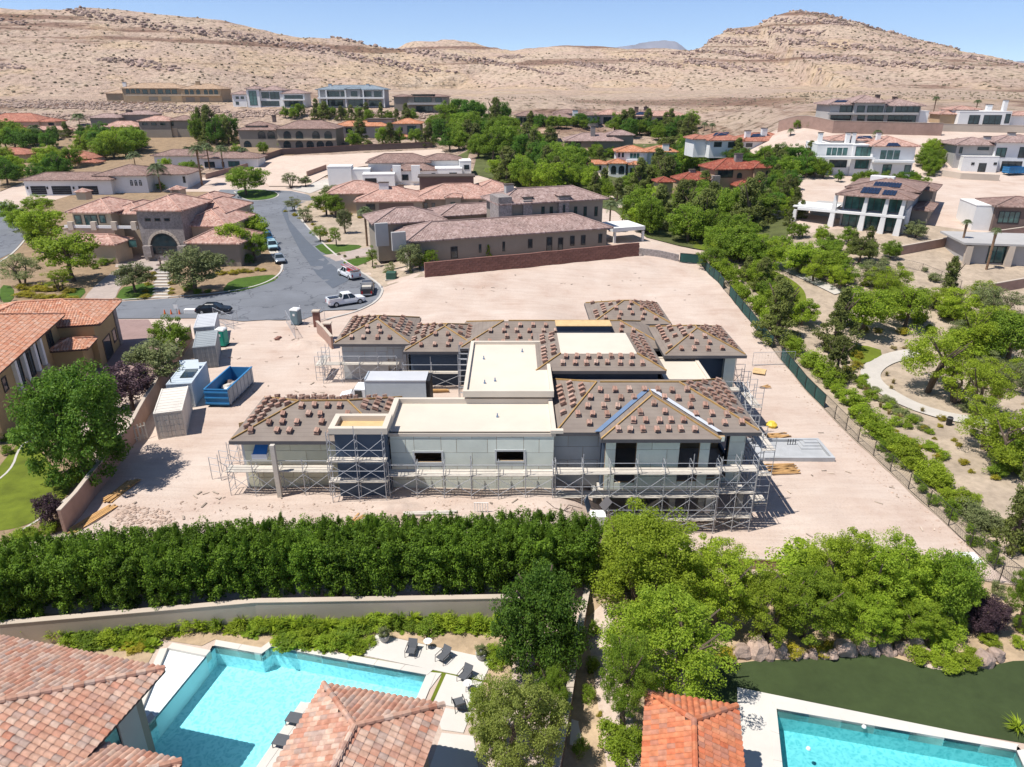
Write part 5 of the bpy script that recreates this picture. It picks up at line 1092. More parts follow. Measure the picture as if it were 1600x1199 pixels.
def site_hip(name, x0, x1, y0, y1, z, s, ra=None, rb=None, st=(True,) * 4, bat=True, key=''):
    k = min(x1 - x0, y1 - y0) / 2; zr = z + k * s; ra = ra or (x0 + k, y0 + k); rb = rb or (x1 - k, y1 - k)
    V = [(x0, y0, z), (x1, y0, z), (x1, y1, z), (x0, y1, z), (*ra, zr), (*rb, zr)]
    fs = [(0, 1, 5, 4), (1, 2, 5), (2, 3, 4, 5), (3, 0, 4)] if x1 - x0 >= y1 - y0 else [(0, 1, 4), (1, 2, 5, 4), (2, 3, 5), (3, 0, 4, 5)]
    o, V = faces_roof(name, V, fs, [0, 1, 2, 3])
    for f, on in zip(fs, st):
        if on and (f[0] != 2 or key == 'front left wing') and not (f[0] == 3 and key in ('long back roof',)): STK.append(([V[i] for i in f], key))
    if bat:
        for a, b in ([(0, 4), (3, 4), (1, 5), (2, 5), (4, 5)] if x1 - x0 >= y1 - y0 else [(0, 4), (1, 4), (2, 5), (3, 5), (4, 5)]):
            p, q = V[a] + Vector((0, 0, .06)), V[b] + Vector((0, 0, .06))
            if (q - p).length > .3: MB().beam(p.lerp(q, 0.04), q, 0.10, 0.12).build('hip_batten', M['batten'], o)
    return o
r1 = site_hip('roof', -22.1, -9.6, 49.3, 57.8, 4.5, 0.36, ra=(-17.6, 53.5), rb=(-13.6, 53.6), key='front left wing')
r2 = site_hip('roof', 3.45, 19.75, 50.2, 61.3, 4.8, 0.36, ra=(7.2, 55.75), rb=(14.2, 55.75), key='front right wing')
hv = [(6.9, 49.0, 4.8), (16.2, 49.0, 4.8), (16.2, 50.19, 4.8), (6.9, 50.19, 4.8), (11.55, 53.65, 6.48), (11.55, 54.86, 6.48)]
r3, V3 = faces_roof('gable_roof', [(a, b, c + 0.012) for a, b, c in hv], [(0, 1, 4), (1, 2, 5, 4), (3, 0, 4, 5)], [0, 1, 2, 3])
STK.append(([V3[0], V3[1], V3[4]], 'front gable'))
for a, b in ((0, 4), (1, 4), (4, 5)): MB().beam(V3[a] + Vector((0, 0, .06)), V3[b] + Vector((0, 0, .06)), 0.10, 0.12).build('hip_batten', M['batten'], r3)
def flash(p, q, w, m):
    p, q = Vector(p), Vector(q); s = Vector((w / 2, 0, 0)); MB().add([p - s, p + s, q + s, q - s, p - s - Vector((0, 0, .02)), p + s - Vector((0, 0, .02)), q + s - Vector((0, 0, .02)), q - s - Vector((0, 0, .02))], [(0, 1, 2, 3), (7, 6, 5, 4), (0, 4, 5, 1), (2, 6, 7, 3)]).build('valley_flashing', M[m], r3)
flash((6.75, 50.15, 4.93), (11.35, 54.75, 6.6), 0.5, 'flash_blue'); flash((16.35, 50.15, 4.93), (11.75, 54.75, 6.6), 0.42, 'flash_white')
# truncated roof with a flat middle
zt = 6.75; V = [(2.2, 60.6, 5.9), (14.2, 60.6, 5.9), (14.0, 71.4, 5.9), (2.2, 71.4, 5.9), (4.6, 62.9, zt), (11.8, 62.9, zt), (11.6, 69.0, zt), (4.6, 69.0, zt)]
r4, V4 = faces_roof('mansard_roof', V, [(0, 1, 5, 4), (1, 2, 6, 5), (2, 3, 7, 6), (3, 0, 4, 7)], [0, 1, 2, 3])
MB().add([V4[4], V4[5], V4[6], V4[7]], [(0, 1, 2, 3)]).build('flat_deck', M['tanroof'], r4)
for f in ((0, 1, 5, 4), (1, 2, 6, 5), (3, 0, 4, 7)): STK.append(([V4[i] for i in f], 'middle roof'))
for a, b in ((0, 4), (1, 5)): MB().beam(V4[a] + Vector((0, 0, .06)), V4[b] + Vector((0, 0, .06)), 0.10, 0.12).build('hip_batten', M['batten'], r4)
spart('wall', 'blue_wrap', lambda mb: mb.box(3.0, 13.6, 61.3, 70.8, -0.5, 5.59))
r5 = site_hip('roof', -19.3, -10.9, 72.2, 81.7, 4.4, 0.36, key='back left wing'); panels(SH, -18.6, -11.6, 73.0, -0.4, 4.1, 'foam_g', [(-12.9, -12.0, 1.0, 2.4), (-13.6, -13.0, 1.0, 2.4)], seed=7); spart('wall', 'foam_g', lambda mb: mb.box(-18.5, -11.4, 73.23, 81, -0.4, 4.09))
r6 = site_hip('roof', -11.5, -3.0, 70.5, 79.6, 4.15, 0.34, ra=(-7.4, 74.6), rb=(-7.2, 75.5), key='inner back left wing'); spart('wall', 'blue_wrap', lambda mb: mb.box(-10.9, -4.2, 71.4, 79, -0.4, 3.84))
r7 = site_hip('roof', -5.5, 16.5, 70.2, 79.4, 4.62, 0.34, key='long back roof', st=(True, False, False, False)); spart('wall', 'blue_wrap', lambda mb: mb.box(-4.1, 16, 71.6, 78.6, -0.4, 4.3))
r8 = site_hip('roof', 15.2, 23.5, 66.5, 75.7, 5.2, 0.36, key='back right wing'); r9 = site_hip('roof', 9.0, 18.2, 77.0, 85.5, 5.1, 0.36, key='farthest hip roof'); spart('wall', 'blue_wrap', lambda mb: [mb.box(9.8, 17.4, 77.8, 84.8, -2, 4.79)])
spart('wall', 'blue_wrap', lambda mb: [mb.box(16, 22.6, 68.6, 75, -4, 4.89)]); spart('pier', 'foam', lambda mb: [mb.box(21.6, 22.7, 67.3, 67.9, -4, 4.89)]); spart('pier', 'foam_g', lambda mb: [mb.box(16.0, 16.5, 67.3, 67.9, -4, 4.89)]); spart('floor_slab', 'concrete', lambda mb: mb.box(16, 22.8, 67.1, 68.59, -0.2, 0.1))
spart('dormer', 'blue_wrap', lambda mb: mb.box(4.8, 10.6, 72.6, 74.4, 5.0, 6.3)); spart('dormer_top', 'plywood', lambda mb: mb.box(4.7, 10.7, 72.5, 74.5, 6.301, 6.37))
# flat roofs with parapets
def flat(x0, x1, y0, y1, z, ph, ov=0.0, pw=0.32, wall='blue_wrap', name='flat_roof', zw=-0.5, sides='fblr'):
    spart('wall', wall, lambda mb: mb.box(x0 + 0.3, x1 - 0.3, y0 + 0.3 + ov, y1 - 0.3, zw, z - 0.25))
    o = spart(name, 'tanroof', lambda mb: mb.box(x0 + 0.01, x1 - 0.01, y0 + 0.01, y1 - 0.01, z - 0.249, z))
    for c, b in (('f', (x0, x1, y0, y0 + pw)), ('b', (x0, x1, y1 - pw, y1)), ('l', (x0, x0 + pw, y0 + pw, y1 - pw)), ('r', (x1 - pw, x1, y0 + pw, y1 - pw))):
        if c in sides: MB().box(*b, z - 0.248 if c in 'lr' else z - 0.26, z + ph).build('parapet', M['tanroof'], o)
    return o
spart('wall', 'osb', lambda mb: mb.box(-9.5, 3.0, 54.9, 55.4, -0.5, 4.7))
fo = spart('flat_roof', 'tanroof', lambda mb: mb.box(-10.0, 3.42, 49.66, 55.6, 4.72, 5.0))
MB().box(-10.0, 3.44, 55.28, 55.6, 5.001, 5.45).build('parapet', M['tanroof'], fo); MB().box(-10.02, -9.6, 50.0, 55.27, 5.001, 5.55).build('parapet', M['tanroof'], fo); MB().box(3.1, 3.45, 49.64, 55.27, 5.001, 5.3).build('parapet', M['tanroof'], fo)
MB().box(3.0, 4.0, 49.5, 49.9, 5.05, 5.32).build('parapet_return', M['tanroof'], fo)
flat(-4.15, 3.55, 55.1, 68.0, 5.95, 0.30, ov=0.55); flat(14.3, 18.7, 61.5, 67.6, 4.55, 0.12)
def tower():
    t = spart('tower', 'blue_wrap', lambda mb: mb.box(-13.6, -9.7, 48.55, 50.6, -0.4, 5.7))
    b = (-13.9, -9.45, 48.1, 50.75); w = 0.42
    mb = MB(); mb.box(b[0], b[1], b[2], b[2] + w, 5.701, 6.2); mb.box(b[0], b[1], b[3] - w, b[3], 5.701, 6.2); mb.box(b[0], b[0] + w, b[2] + w, b[3] - w, 5.702, 6.2); mb.box(b[1] - w, b[1], b[2] + w, b[3] - w, 5.702, 6.2); mb.build('tower_cap', M['tanroof'], t)
    MB().box(b[0] + w, b[1] - w, b[2] + w, b[3] - w, 5.702, 5.75).build('tower_floor', M['plywood'], t)
tower()
for x, y, z in ((-1.5, 58, 5.95), (-2.7, 63.5, 5.95), (-2.4, 57.5, 5.95), (1.0, 65.5, 5.95), (-1.2, 52.6, 5.0)): MB().lathe([(0.10, z), (0.10, z + 0.12), (0.05, z + 0.13), (0.05, z + 0.35)], 8, (x, y)).build('vent_pipe', M['flash_blue'], SH)
# tile stacks: little bundles set out on the slopes
def stack_mesh(seed):
    r = random.Random(seed); mb = MB()
    for k in range(5):
        zz = 0.075 * k; dx = r.uniform(-.03, .03); dy = r.uniform(-.04, .04); n = 5; up = []
        for j in (0, 1):
            for i in range(n + 1): up.append((dx + 0.42 * (i / n - .5), dy + 0.56 * (j - .5), zz + 0.07 * abs(math.sin(2 * math.pi * i / n * 0.5 + 0.6)) ))
        lo = [(a, b, c - 0.05) for a, b, c in up]; m = n + 1; V = up + lo
        f = [(i, i + 1, m + i + 1, m + i) for i in range(n)] + [(2 * m + i, 2 * m + i + 1, i + 1, i) for i in range(n)] + [(m + i, m + i + 1, 3 * m + i + 1, 3 * m + i) for i in range(n)] + [(0, m, 3 * m, 2 * m), (n, 2 * m + n, 3 * m + n, m + n)]
        mb.add(V, f)
    if seed % 3 == 0: mb.box(-0.24, 0.24, -0.36, -0.24, 0.0, 0.1)
    return mb
M['stack'] = claymat('stacked_tile', [(0.32, 0.185, 0.14), (0.43, 0.275, 0.215), (0.36, 0.21, 0.16), (0.47, 0.33, 0.265), (0.27, 0.16, 0.12)])
SM = [stack_mesh(i).mesh('tile_stack', M['stack']) for i in range(5)]
nst = 0; srng = random.Random(5)
for poly, key in STK:
    a, b = poly[0], poly[1]; e = (b - a).normalized(); n = (b - a).cross(poly[2] - a).normalized(); g = n.cross(e)
    P2 = [((p - a).dot(e), (p - a).dot(g)) for p in poly]; u0, u1 = min(p[0] for p in P2), max(p[0] for p in P2); v1 = max(p[1] for p in P2)
    fname = ('right' if n.x > 0 else 'left') if abs(n.x) > abs(n.y) else ('front' if n.y < 0 else 'back'); side = abs(e.y) > 0.7; du = 0.92 if side else {'front left wing': 1.05, 'front gable': 1.0, 'middle roof': 1.05, 'front right wing': 1.2}.get(key, 1.4); dvv = .96; v = 1.0; row = 0
    while v < v1 - 0.25:
        u = u0 + 0.4 + (row % 2) * 0.3; colk = 0
        while u < u1:
            uu = u + srng.uniform(-.09, .09); vv = v + srng.uniform(-.06, .06)
            ok = all(in_poly((uu + dx, vv + dy), P2) for dx, dy in ((-.35, 0), (.35, 0), (0, -.3), (0, .3)))
            o_ = a + e * uu + g * vv
            if ok and srng.random() < 0.88 and not (key == 'front right wing' and 7.4 < o_.x < 15.7 and o_.y < 54.9 - abs(o_.x - 11.55)) :
                ob = bpy.data.objects.new('tile_stack', SM[nst % 5]); COL.objects.link(ob)
                mt = Matrix((e, g, n)).transposed().to_4x4() @ Matrix.Rotation(srng.uniform(-.12, .12), 4, 'Z'); mt = mt @ Matrix.Scale(.86, 4); mt.translation = o_ + n * 0.05; ob.matrix_world = mt
                tag(ob, f'brown tile stack, {fname} slope of {key}, {ORD[row + 1] if row else "lowest"} row, {"first" if colk == 0 else ORD[colk]} along', 'tile stack', f'tile stacks on the {key}'); nst += 1; colk += 1
            u += du
        v += dvv; row += 1
print('stacks', nst)
# ------------------------------------------------------------------ scaffolding
def scaffold(label, p0, p1, side, planks, top, bay=2.15, width=1.1, braces=True, rails=True, base=None, name='scaffold', group=None, r=0.032):
    p0, p1 = Vector(p0), Vector(p1); d = (p1 - p0); ln = d.length; d.normalize(); s = Vector((-d.y, d.x)) * (width * side); k = max(1, round(ln / bay))
    c = p0.lerp(p1, .5); zb = (lambda x, y: ground_z(x, y)) if base is None else (lambda x, y: base)
    o = root(name, label, 'scaffold', (c.x, c.y, zb(c.x, c.y)), group)
    for i in range(k + 1):
        q = p0 + d * (ln * i / k); a = (q.x, q.y); b = (q.x + s.x, q.y + s.y); mb = MB(); z0 = min(zb(*a), zb(*b))
        mb.tube((*a, z0 - .05), (*a, top + (0.9 if i % 2 else 0.4)), r); mb.tube((*b, z0 - .05), (*b, top), r)
        z = top
        while z > z0 + .3: mb.tube((*a, z), (*b, z), r * .8, 5); z -= 0.62
        mb.build('frame', M['scaffold'], o)
        if i < k:
            q2 = p0 + d * (ln * (i + 1) / k); lv = sorted(planks)
            for zp in lv:
                for j in range(3):
                    t0 = (j + .08) / 3; t1 = (j + .92) / 3; mb = MB(); A = Vector((q.x, q.y)) - d * .18; B = Vector((q2.x, q2.y)) + d * .18
                    mb.add([(A.x + s.x * t0, A.y + s.y * t0, zp), (B.x + s.x * t0, B.y + s.y * t0, zp), (B.x + s.x * t1, B.y + s.y * t1, zp), (A.x + s.x * t1, A.y + s.y * t1, zp)] + [(A.x + s.x * t0, A.y + s.y * t0, zp - .06), (B.x + s.x * t0, B.y + s.y * t0, zp - .06), (B.x + s.x * t1, B.y + s.y * t1, zp - .06), (A.x + s.x * t1, A.y + s.y * t1, zp - .06)],
                           [(0, 1, 2, 3), (7, 6, 5, 4), (0, 4, 5, 1), (1, 5, 6, 2), (2, 6, 7, 3), (3, 7, 4, 0)])
                    for v in range(8): x, y, z = mb.v[v]; mb.v[v] = (x, y, z + 0.015 * ((i + j) % 3))
                    mb.build('plank', M['plank'], o)
                if rails: MB().tube((q.x, q.y, zp + 1.0), (q2.x, q2.y, zp + 1.0), r * .8, 5).build('guard_rail', M['scaffold'], o)
            if braces:
                zs = [z0 + 0.25] + [z for z in lv if z > z0 + 1]; zs = zs + ([top] if top - zs[-1] > 1.2 else [])
                for za, zc in zip(zs, zs[1:]):
                    m1 = MB(); m1.tube((q.x, q.y, za + .15), (q2.x, q2.y, zc - .2), r * .7, 5); m1.tube((q.x, q.y, zc - .2), (q2.x, q2.y, za + .15), r * .7, 5); m1.build('cross_brace', M['scaffold'], o)
    return o
scaffold('low scaffold with one plank deck along the front left wing', (-22.3, 48.6), (-14.4, 48.6), 1, [2.15], 2.4)
scaffold('tall scaffold around the dark tower at the front', (-14.0, 47.7), (-9.8, 47.7), 1, [1.75, 3.55], 5.7, 2.1, 0.75)
scaffold('long scaffold before the pale green front wall', (-9.6, 48.2), (3.2, 48.2), 1, [2.0], 2.9)
scaffold('three-deck scaffold before the front right wing and basement', (3.4, 48.3), (16.2, 48.3), 1, [-2.15, 0.0, 2.1], 3.0, 2.1, 1.1)
scaffold('scaffold wrapping the right front corner of the unfinished house', (19.9, 50.2), (19.9, 56.6), -1, [-1.6, 1.0, 3.3], 4.3, 2.1, 1.1)
scaffold('scaffold at the corner of the basement, beside the right wing', (16.4, 48.6), (19.2, 48.6), 1, [-2.1, 0.2, 2.2], 3.1, 1.5, 1.1)
scaffold('scaffold at the back right wing of the unfinished house', (23.6, 63.6), (23.6, 69.8), -1, [-1.6, 0.9], 3.0, 2.1, 1.0)
scaffold('scaffold deck under the eave of the back right wing', (17.0, 66.0), (23.0, 66.0), 1, [1.6], 2.6, 2.1, 0.9)
scaffold('scaffold along the grey back left wing behind the box truck', (-20.6, 71.7), (-12.5, 71.7), 1, [2.2], 2.9, 2.1, 0.9)
scaffold('scaffold bridging the courtyard beside the tall flat roof', (-11.6, 69.9), (-5.6, 69.9), 1, [1.9], 2.9, 2.9, 0.8)
scaffold('narrow ladder tower beside the tall flat roof', (-5.4, 66.2), (-5.4, 69.2), -1, [], 5.0, 1.5, 0.9)
scaffold('loose scaffold frames at the left corner of the front left wing', (-24.0, 51.0), (-22.9, 54.6), 1, [], 2.0, 1.3, 0.9)
scaffold('scaffold at the outer left end of the back left wing', (-20.7, 72.6), (-20.7, 75.6), 1, [1.8], 2.8, 1.5, 0.9)

# ------------------------------------------------------------------ things on the building site
def rockmesh(seed, n=2):
    b = bmesh.new(); bmesh.ops.create_icosphere(b, subdivisions=n, radius=1); 
    for v in b.verts: v.co *= 1 + 0.38 * noise.noise(v.co * 1.3 + Vector((seed * 7.3, 0, 0))) + 0.12 * noise.noise(v.co * 3.1 + Vector((seed, 2, 0)))
    me = bpy.data.meshes.new('rock'); b.to_mesh(me); b.free(); return me
RK = [rockmesh(i) for i in range(4)]; RS = [rockmesh(9 + i, 1) for i in range(4)]
def scatter_rocks(name, pts, m, label, cat='rocks', kind='stuff'):
    Vs = []; Fs = []; off = 0; data = []
    for me in RS:
        v = np.empty(len(me.vertices) * 3, np.float32); me.vertices.foreach_get('co', v); data.append((v.reshape(-1, 3), np.array([p.vertices[:] for p in me.polygons])))
    for i, (x, y, z, s) in enumerate(pts):
        v, f = data[i % 4]; a = i * 2.4; c, sn = math.cos(a), math.sin(a); w = v * s * np.array([1.1, 0.9, 0.7]); w = np.stack([w[:, 0] * c - w[:, 1] * sn, w[:, 0] * sn + w[:, 1] * c, w[:, 2]], 1) + np.array([x, y, z])
        Vs.append(w); Fs.append(f + off); off += len(v)
    o = place(name, npmesh(name, np.concatenate(Vs), np.concatenate(Fs), m)); return tag(o, label, cat, kind=kind)
sr = random.Random(11)
def rnd_px(poly, n, s0, s1, dz=0.0):
    xs = [p[0] for p in poly]; ys = [p[1] for p in poly]; out = []
    while len(out) < n:
        px, py = sr.uniform(min(xs), max(xs)), sr.uniform(min(ys), max(ys))
        if in_poly((px, py), poly):
            p = at(px, py); out.append((p.x, p.y, ground_z(p.x, p.y) + dz, sr.uniform(s0, s1) * sr.uniform(.5, 1)))
    return out
scatter_rocks('rubble', rnd_px([(145, 830), (190, 770), (360, 790), (620, 775), (900, 790), (900, 825), (640, 815), (150, 835)], 480, 0.03, 0.13), M['rubble'], 'broken pink dirt clods strewn before the unfinished house', 'rubble')
scatter_rocks('rubble', rnd_px([(185, 790), (260, 795), (285, 825), (170, 830)], 260, 0.06, 0.22), M['rubble'], 'heap of broken pink rock near the garden wall', 'rubble')
scatter_rocks('rubble', rnd_px([(1135, 440), (1190, 510), (1290, 640), (1380, 740), (1560, 890), (1540, 890), (1330, 720), (1190, 560)], 350, 0.03, 0.14), M['rubble'], 'small stones along the right-hand site fence', 'rubble')
mb = MB()
for i in range(110):
    px, py = sr.choice(((sr.uniform(200, 900), sr.uniform(772, 815)), (sr.uniform(1200, 1480), sr.uniform(600, 860)), (sr.uniform(330, 520), sr.uniform(510, 620)), (sr.uniform(680, 1080), sr.uniform(425, 480)))); p = at(px, py); a = sr.uniform(0, 3.1); l = sr.uniform(.12, .7); z = ground_z(p.x, p.y) + .06
    mb.beam((p.x, p.y, z), (p.x + l * math.cos(a), p.y + l * math.sin(a), z + sr.uniform(-.02, .05)), sr.uniform(.04, .16), .04)
tag(mb.build('site_scraps', pmat('scraps', (.55, .45, .36), .9, .4, .3, island=.6)), 'small scraps of wood and waste strewn over the site', 'scraps', kind='stuff')
for px, py, w, hh, l in ((478, 540, 3.2, .8, 'pale dirt heap behind the grey-blue toilet'), (1010, 800, 3.0, .9, 'dirt heap at the foot of the basement scaffold'), (620, 795, 2.6, .5, 'low dirt heap in front of the green wall')):
    p = at(px, py); b = bmesh.new(); bmesh.ops.create_grid(b, x_segments=18, y_segments=18, size=1)
    for v in b.verts:
        r2 = math.hypot(v.co.x, v.co.y); k = max(0, 1 - r2) ** 1.3; x, y = p.x + v.co.x * w, p.y + v.co.y * w * .6; v.co = (v.co.x * w, v.co.y * w * .6, ground_z(x, y) - p.z - .05 + hh * k * (1 + .5 * noise.noise((x * 1.5, y * 1.5, 0))))
    me = bpy.data.meshes.new('dirt_heap'); b.to_mesh(me); b.free(); o = place('dirt_heap', me, None, M['site'], p); ORG[o.name] = p; tag(o, l, 'dirt heap')
    for f in me.polygons: f.use_smooth = True
dsr = [(x, y, T(x, y) + .1, sr.uniform(.25, .8)) for x, y in [(sr.uniform(-420, 520), sr.uniform(300, 470)) for _ in range(2600)] if not (-175 < x < 30 and y < 405) and not (x / y > .42 and y < 330)]
scatter_rocks('desert_scrub', dsr, bpy.data.materials['scrub'], 'small desert scrub on the flat below the hills', 'scrub')
def lumber(label, px, py, rz, n, ln, w, m='wood', h=1, spread_=0.1, cat='lumber', name='lumber_pile', dz=0.03):
    p = at(px, py); o = root(name, label, cat, p); r = random.Random(int(px)); c = Vector((p.x, p.y))
    for i in range(n):
        a = rz + r.uniform(-spread_, spread_); d = Vector((math.cos(a), math.sin(a))); s = Vector((-d.y, d.x)) * ((i // h - n / h / 2) * (w + 0.04)); l = ln * r.uniform(.75, 1)
        q = c + s; MB().beam((q.x - d.x * l / 2, q.y - d.y * l / 2, p.z + dz + 0.09 * (i % h) + 0.06), (q.x + d.x * l / 2, q.y + d.y * l / 2, p.z + dz + 0.09 * (i % h) + 0.06), w, 0.05).build('board', M[m], o)
lumber('orange boards lying beside the garden wall', 188, 768, R(78), 9, 3.6, 0.16, h=2); lumber('long boards leaned low along the garden wall foot', 142, 812, R(70), 5, 4.4, 0.14, spread_=0.03)
lumber('two yellow boards lying crosswise behind the hedge', 553, 815, R(60), 3, 2.2, 0.14, spread_=0.3); lumber('pair of pale planks lying in front of the green wall', 672, 803, R(2), 4, 4.2, 0.22, m='plank', h=2, spread_=0.02)
lumber('scattered orange boards by the near side of the pool pit', 1222, 733, R(2), 12, 3.2, 0.12, spread_=0.2); lumber('scattered orange boards by the far side of the pool pit', 1216, 683, R(6), 10, 2.8, 0.12, spread_=0.25)
lumber('plywood sheets lying by the back right wing', 1187, 579, R(-25), 2, 1.6, 0.9, m='plywood', spread_=0.05, name='plywood_stack', cat='plywood'); lumber('few boards on the dirt right of the back wing', 1195, 605, R(15), 4, 1.6, 0.12, spread_=0.6)
lumber('dark broken planks in a heap behind the hedge', 590, 818, R(20), 10, 1.0, 0.2, m='dark_wall', spread_=1.2, h=3, cat='debris', name='debris_heap')
lumber('small pile of red blocks near the portable toilet', 435, 530, R(0), 14, 0.5, 0.25, m='red_block', spread_=0.2, h=3, cat='blocks', name='block_pile')
lumber('stacked boards in the courtyard beside the box truck', 685, 612, R(3), 8, 2.4, 0.16, h=3, spread_=0.04)
# free-standing white post at the front, block pallet rack, leaning frames
p = at(438, 776); solo('white_post', MB().beam((p.x, p.y, p.z - .05), (p.x - 0.06, p.y, p.z + 4.6), 0.34, 0.34), M['plank'], 'tall pale post standing before the front left wing', 'post')
p = at(752, 800); o = root('wire_rack', 'small white wire rack on the dirt in front of the green wall', 'rack', p)
for i in range(6): MB().tube((p.x - .5 + .2 * i, p.y, p.z), (p.x - .5 + .2 * i, p.y, p.z + 0.8), 0.03).build('bar', M['white_trim'], o)
MB().tube((p.x - .55, p.y, p.z + .8), (p.x + .55, p.y, p.z + .8), 0.03).build('rail', M['white_trim'], o)
p = at(935, 818); o = root('site_box', 'open white box with raised lids behind the hedge end', 'box', p); MB().box(p.x - .7, p.x + .5, p.y - .5, p.y + .5, p.z, p.z + .9).build('body', M['white_wall'], o); MB().beam((p.x - .7, p.y + .5, p.z + .9), (p.x - 1.0, p.y + .6, p.z + 1.9), 1.0, .05).build('lid', M['blue_wrap'], o); MB().beam((p.x + .3, p.y + .6, p.z + 1.0), (p.x + .9, p.y + .8, p.z + 1.7), 1.0, .05).build('lid', M['fascia'], o)
p = at(865, 795); o = root('steel_frame', 'flat steel frame lying on the dirt before the basement', 'frame', p)
for a, b in (((0, 0), (1.8, -.9)), ((0, .1), (-.5, .9)), ((.8, -.3), (1.2, .4)), ((1.2, .4), (2.2, -.1)), ((1.5, .1), (1.3, -.5))): MB().tube((p.x + a[0], p.y + a[1], p.z + .08), (p.x + b[0], p.y + b[1], p.z + .08), 0.03).build('bar', M['brown_trim'], o)
p = at(370, 745); o = root('wall_unit', 'blue and white plastic-wrapped unit hung on the front left wing', 'box'); MB().box(-20.6, -19.4, 49.55, 50.06, 2.75, 3.2).build('body', pmat('tarp_white', (0.75, 0.76, 0.78), .6, .04), o); MB().add([(-20.5, 49.55, 3.21), (-19.4, 49.55, 3.21), (-19.3, 50.05, 3.85), (-20.35, 50.05, 3.85)], [(0, 1, 2, 3)]).build('cover', pmat('tarp_blue', (0.03, 0.16, 0.42), .6, .08), o)
# swimming pool pit
pz = -3.4; o = root('pool_shell', 'empty grey concrete pool pit with corner steps right of the unfinished house', 'pool', (27, 61, pz))
c4 = [atz(1165, 720, pz + .1), atz(1306, 718, pz + .1), atz(1282, 689, pz + .1), atz(1168, 690, pz + .1)]
x0, x1, y0, y1 = c4[0].x, c4[1].x - .2, c4[0].y, c4[2].y; M['gunite'] = pmat('gunite', (0.42, 0.43, 0.44), .95, .12, .8, .2, 12, stain=.15)
for nm, b in (('rim', (x0, x1, y0, y0 + .3)), ('rim', (x0, x1, y1 - .3, y1)), ('rim', (x1 - .3, x1, y0 + .3, y1 - .3))): MB().box(*b, pz - .5, pz + .42).build(nm, M['gunite'], o)
MB().box(x0, x1 - .3, y0 + .3, y1 - .3, pz - .3, pz + .12).build('floor', M['gunite'], o)
for i in range(3): MB().box(x1 - 2.4 + .35 * i, x1 - .31, y1 - 1.9 + .5 * i, y1 - .31, pz + .121, pz + .2 + .09 * i).build('step', M['gunite'], o)
for i in range(4): MB().tube((x1 - 3.4 + .25 * i, y1 - .9, pz), (x1 - 3.4 + .25 * i, y1 - .9, pz + .75), .04).build('stub_pipe', M['black'], o)
p = at(1205, 667); solo('yellow_machine', MB().lathe([(.5, p.z), (.6, p.z + .3), (.3, p.z + .6)], 10, (p.x, p.y)), pmat('yellow_paint', (.7, .5, .06), .5), 'small yellow site machine right of the front right wing', 'machine')

# ------------------------------------------------------------------ containers, dumpsters, toilets
def container(label, x, y, rz, m, Lc=6.06, W=2.44, Hc=2.59, name='shipping_container', extra=None, z=0.05):
    o = root(name, label, 'container', (0, 0, 0)); mb = MB(); n = 22; t = .05; mat_ = M[m] if isinstance(m, str) else m
    for xs in (0, W):
        V = []; 
        for i in range(n * 4 + 1):
            yy = Lc * i / (n * 4); dx = (0.0, 0.035, 0.035, 0.0)[i % 4]; xx = xs + (dx if xs == 0 else -dx); V += [(xx, yy, .12), (xx, yy, Hc - .1)]
        mb.add(V, [(2 * i, 2 * i + 2, 2 * i + 3, 2 * i + 1) if xs else (2 * i + 1, 2 * i + 3, 2 * i + 2, 2 * i) for i in range(n * 4)])
    mb.box(.05, W - .05, Lc - .06, Lc - .03, .12, Hc - .1); mb.build('body', mat_, o)
    fr = MB()
    for xx in (0, W - .12):
        fr.box(xx, xx + .12, -.02, .14, 0, Hc); fr.box(xx, xx + .12, Lc - .14, Lc + .02, 0, Hc); fr.box(xx, xx + .12, .14, Lc - .14, 0, .12); fr.box(xx, xx + .12, .14, Lc - .14, Hc - .1, Hc - .002)
    fr.box(.12, W - .12, -.02, .1, 0, .12); fr.box(.12, W - .12, -.02, .1, Hc - .12, Hc); fr.build('frame', mat_, o)
    rf = MB(); k = 18
    for i in range(k): rf.box(.12, W - .12, Lc * i / k + .02, Lc * (i + 1) / k - .03, Hc - .1, Hc - (.03 if i % 2 else .045))
    rf.box(.1, W - .1, 0.02, Lc - .02, Hc - .12, Hc - .06); rf.build('roof', mat_, o)
    for s in (0, 1):
        a = .12 + s * (W / 2 - .12); d = MB(); wd = W / 2 - .12; d.box(a + .01, a + wd - .01, .02, .08, .13, Hc - .13)
        for i in range(4):
            for j in range(2): d.box(a + .08 + j * wd / 2, a + wd / 2 - .03 + j * wd / 2, -.012, .02, .25 + i * (Hc - .4) / 4, .10 + (i + 1) * (Hc - .4) / 4)
        do = d.build('door', mat_, o); lb = MB()
        for j in (0.3, 0.72): lb.tube((a + wd * j, -.05, .1), (a + wd * j, -.05, Hc - .1), .022, 6)
        lb.build('lock_bar', M['metal'], do)
    if extra: extra(o)
    o.location = (x, y, z); o.rotation_euler = (0, 0, rz); return o
M['cont_white'] = pmat('container_white', (0.66, 0.61, 0.54), .6, .06, .8, stain=.15); M['cont_grey'] = pmat('container_grey', (0.30, 0.325, 0.335), .6, .06, .8, stain=.15)
M['cont_light'] = pmat('container_light', (0.50, 0.56, 0.60), .6, .06, .8, stain=.12); M['cont_pale'] = pmat('container_pale', (0.52, 0.53, 0.55), .6, .06, .8, stain=.12)
container('beige-white shipping container nearest the garden tree', -32.57, 58.32, .31, 'cont_white')
container('dark grey shipping container beside the green toilet', -36.32, 75.97, .32, 'cont_grey')
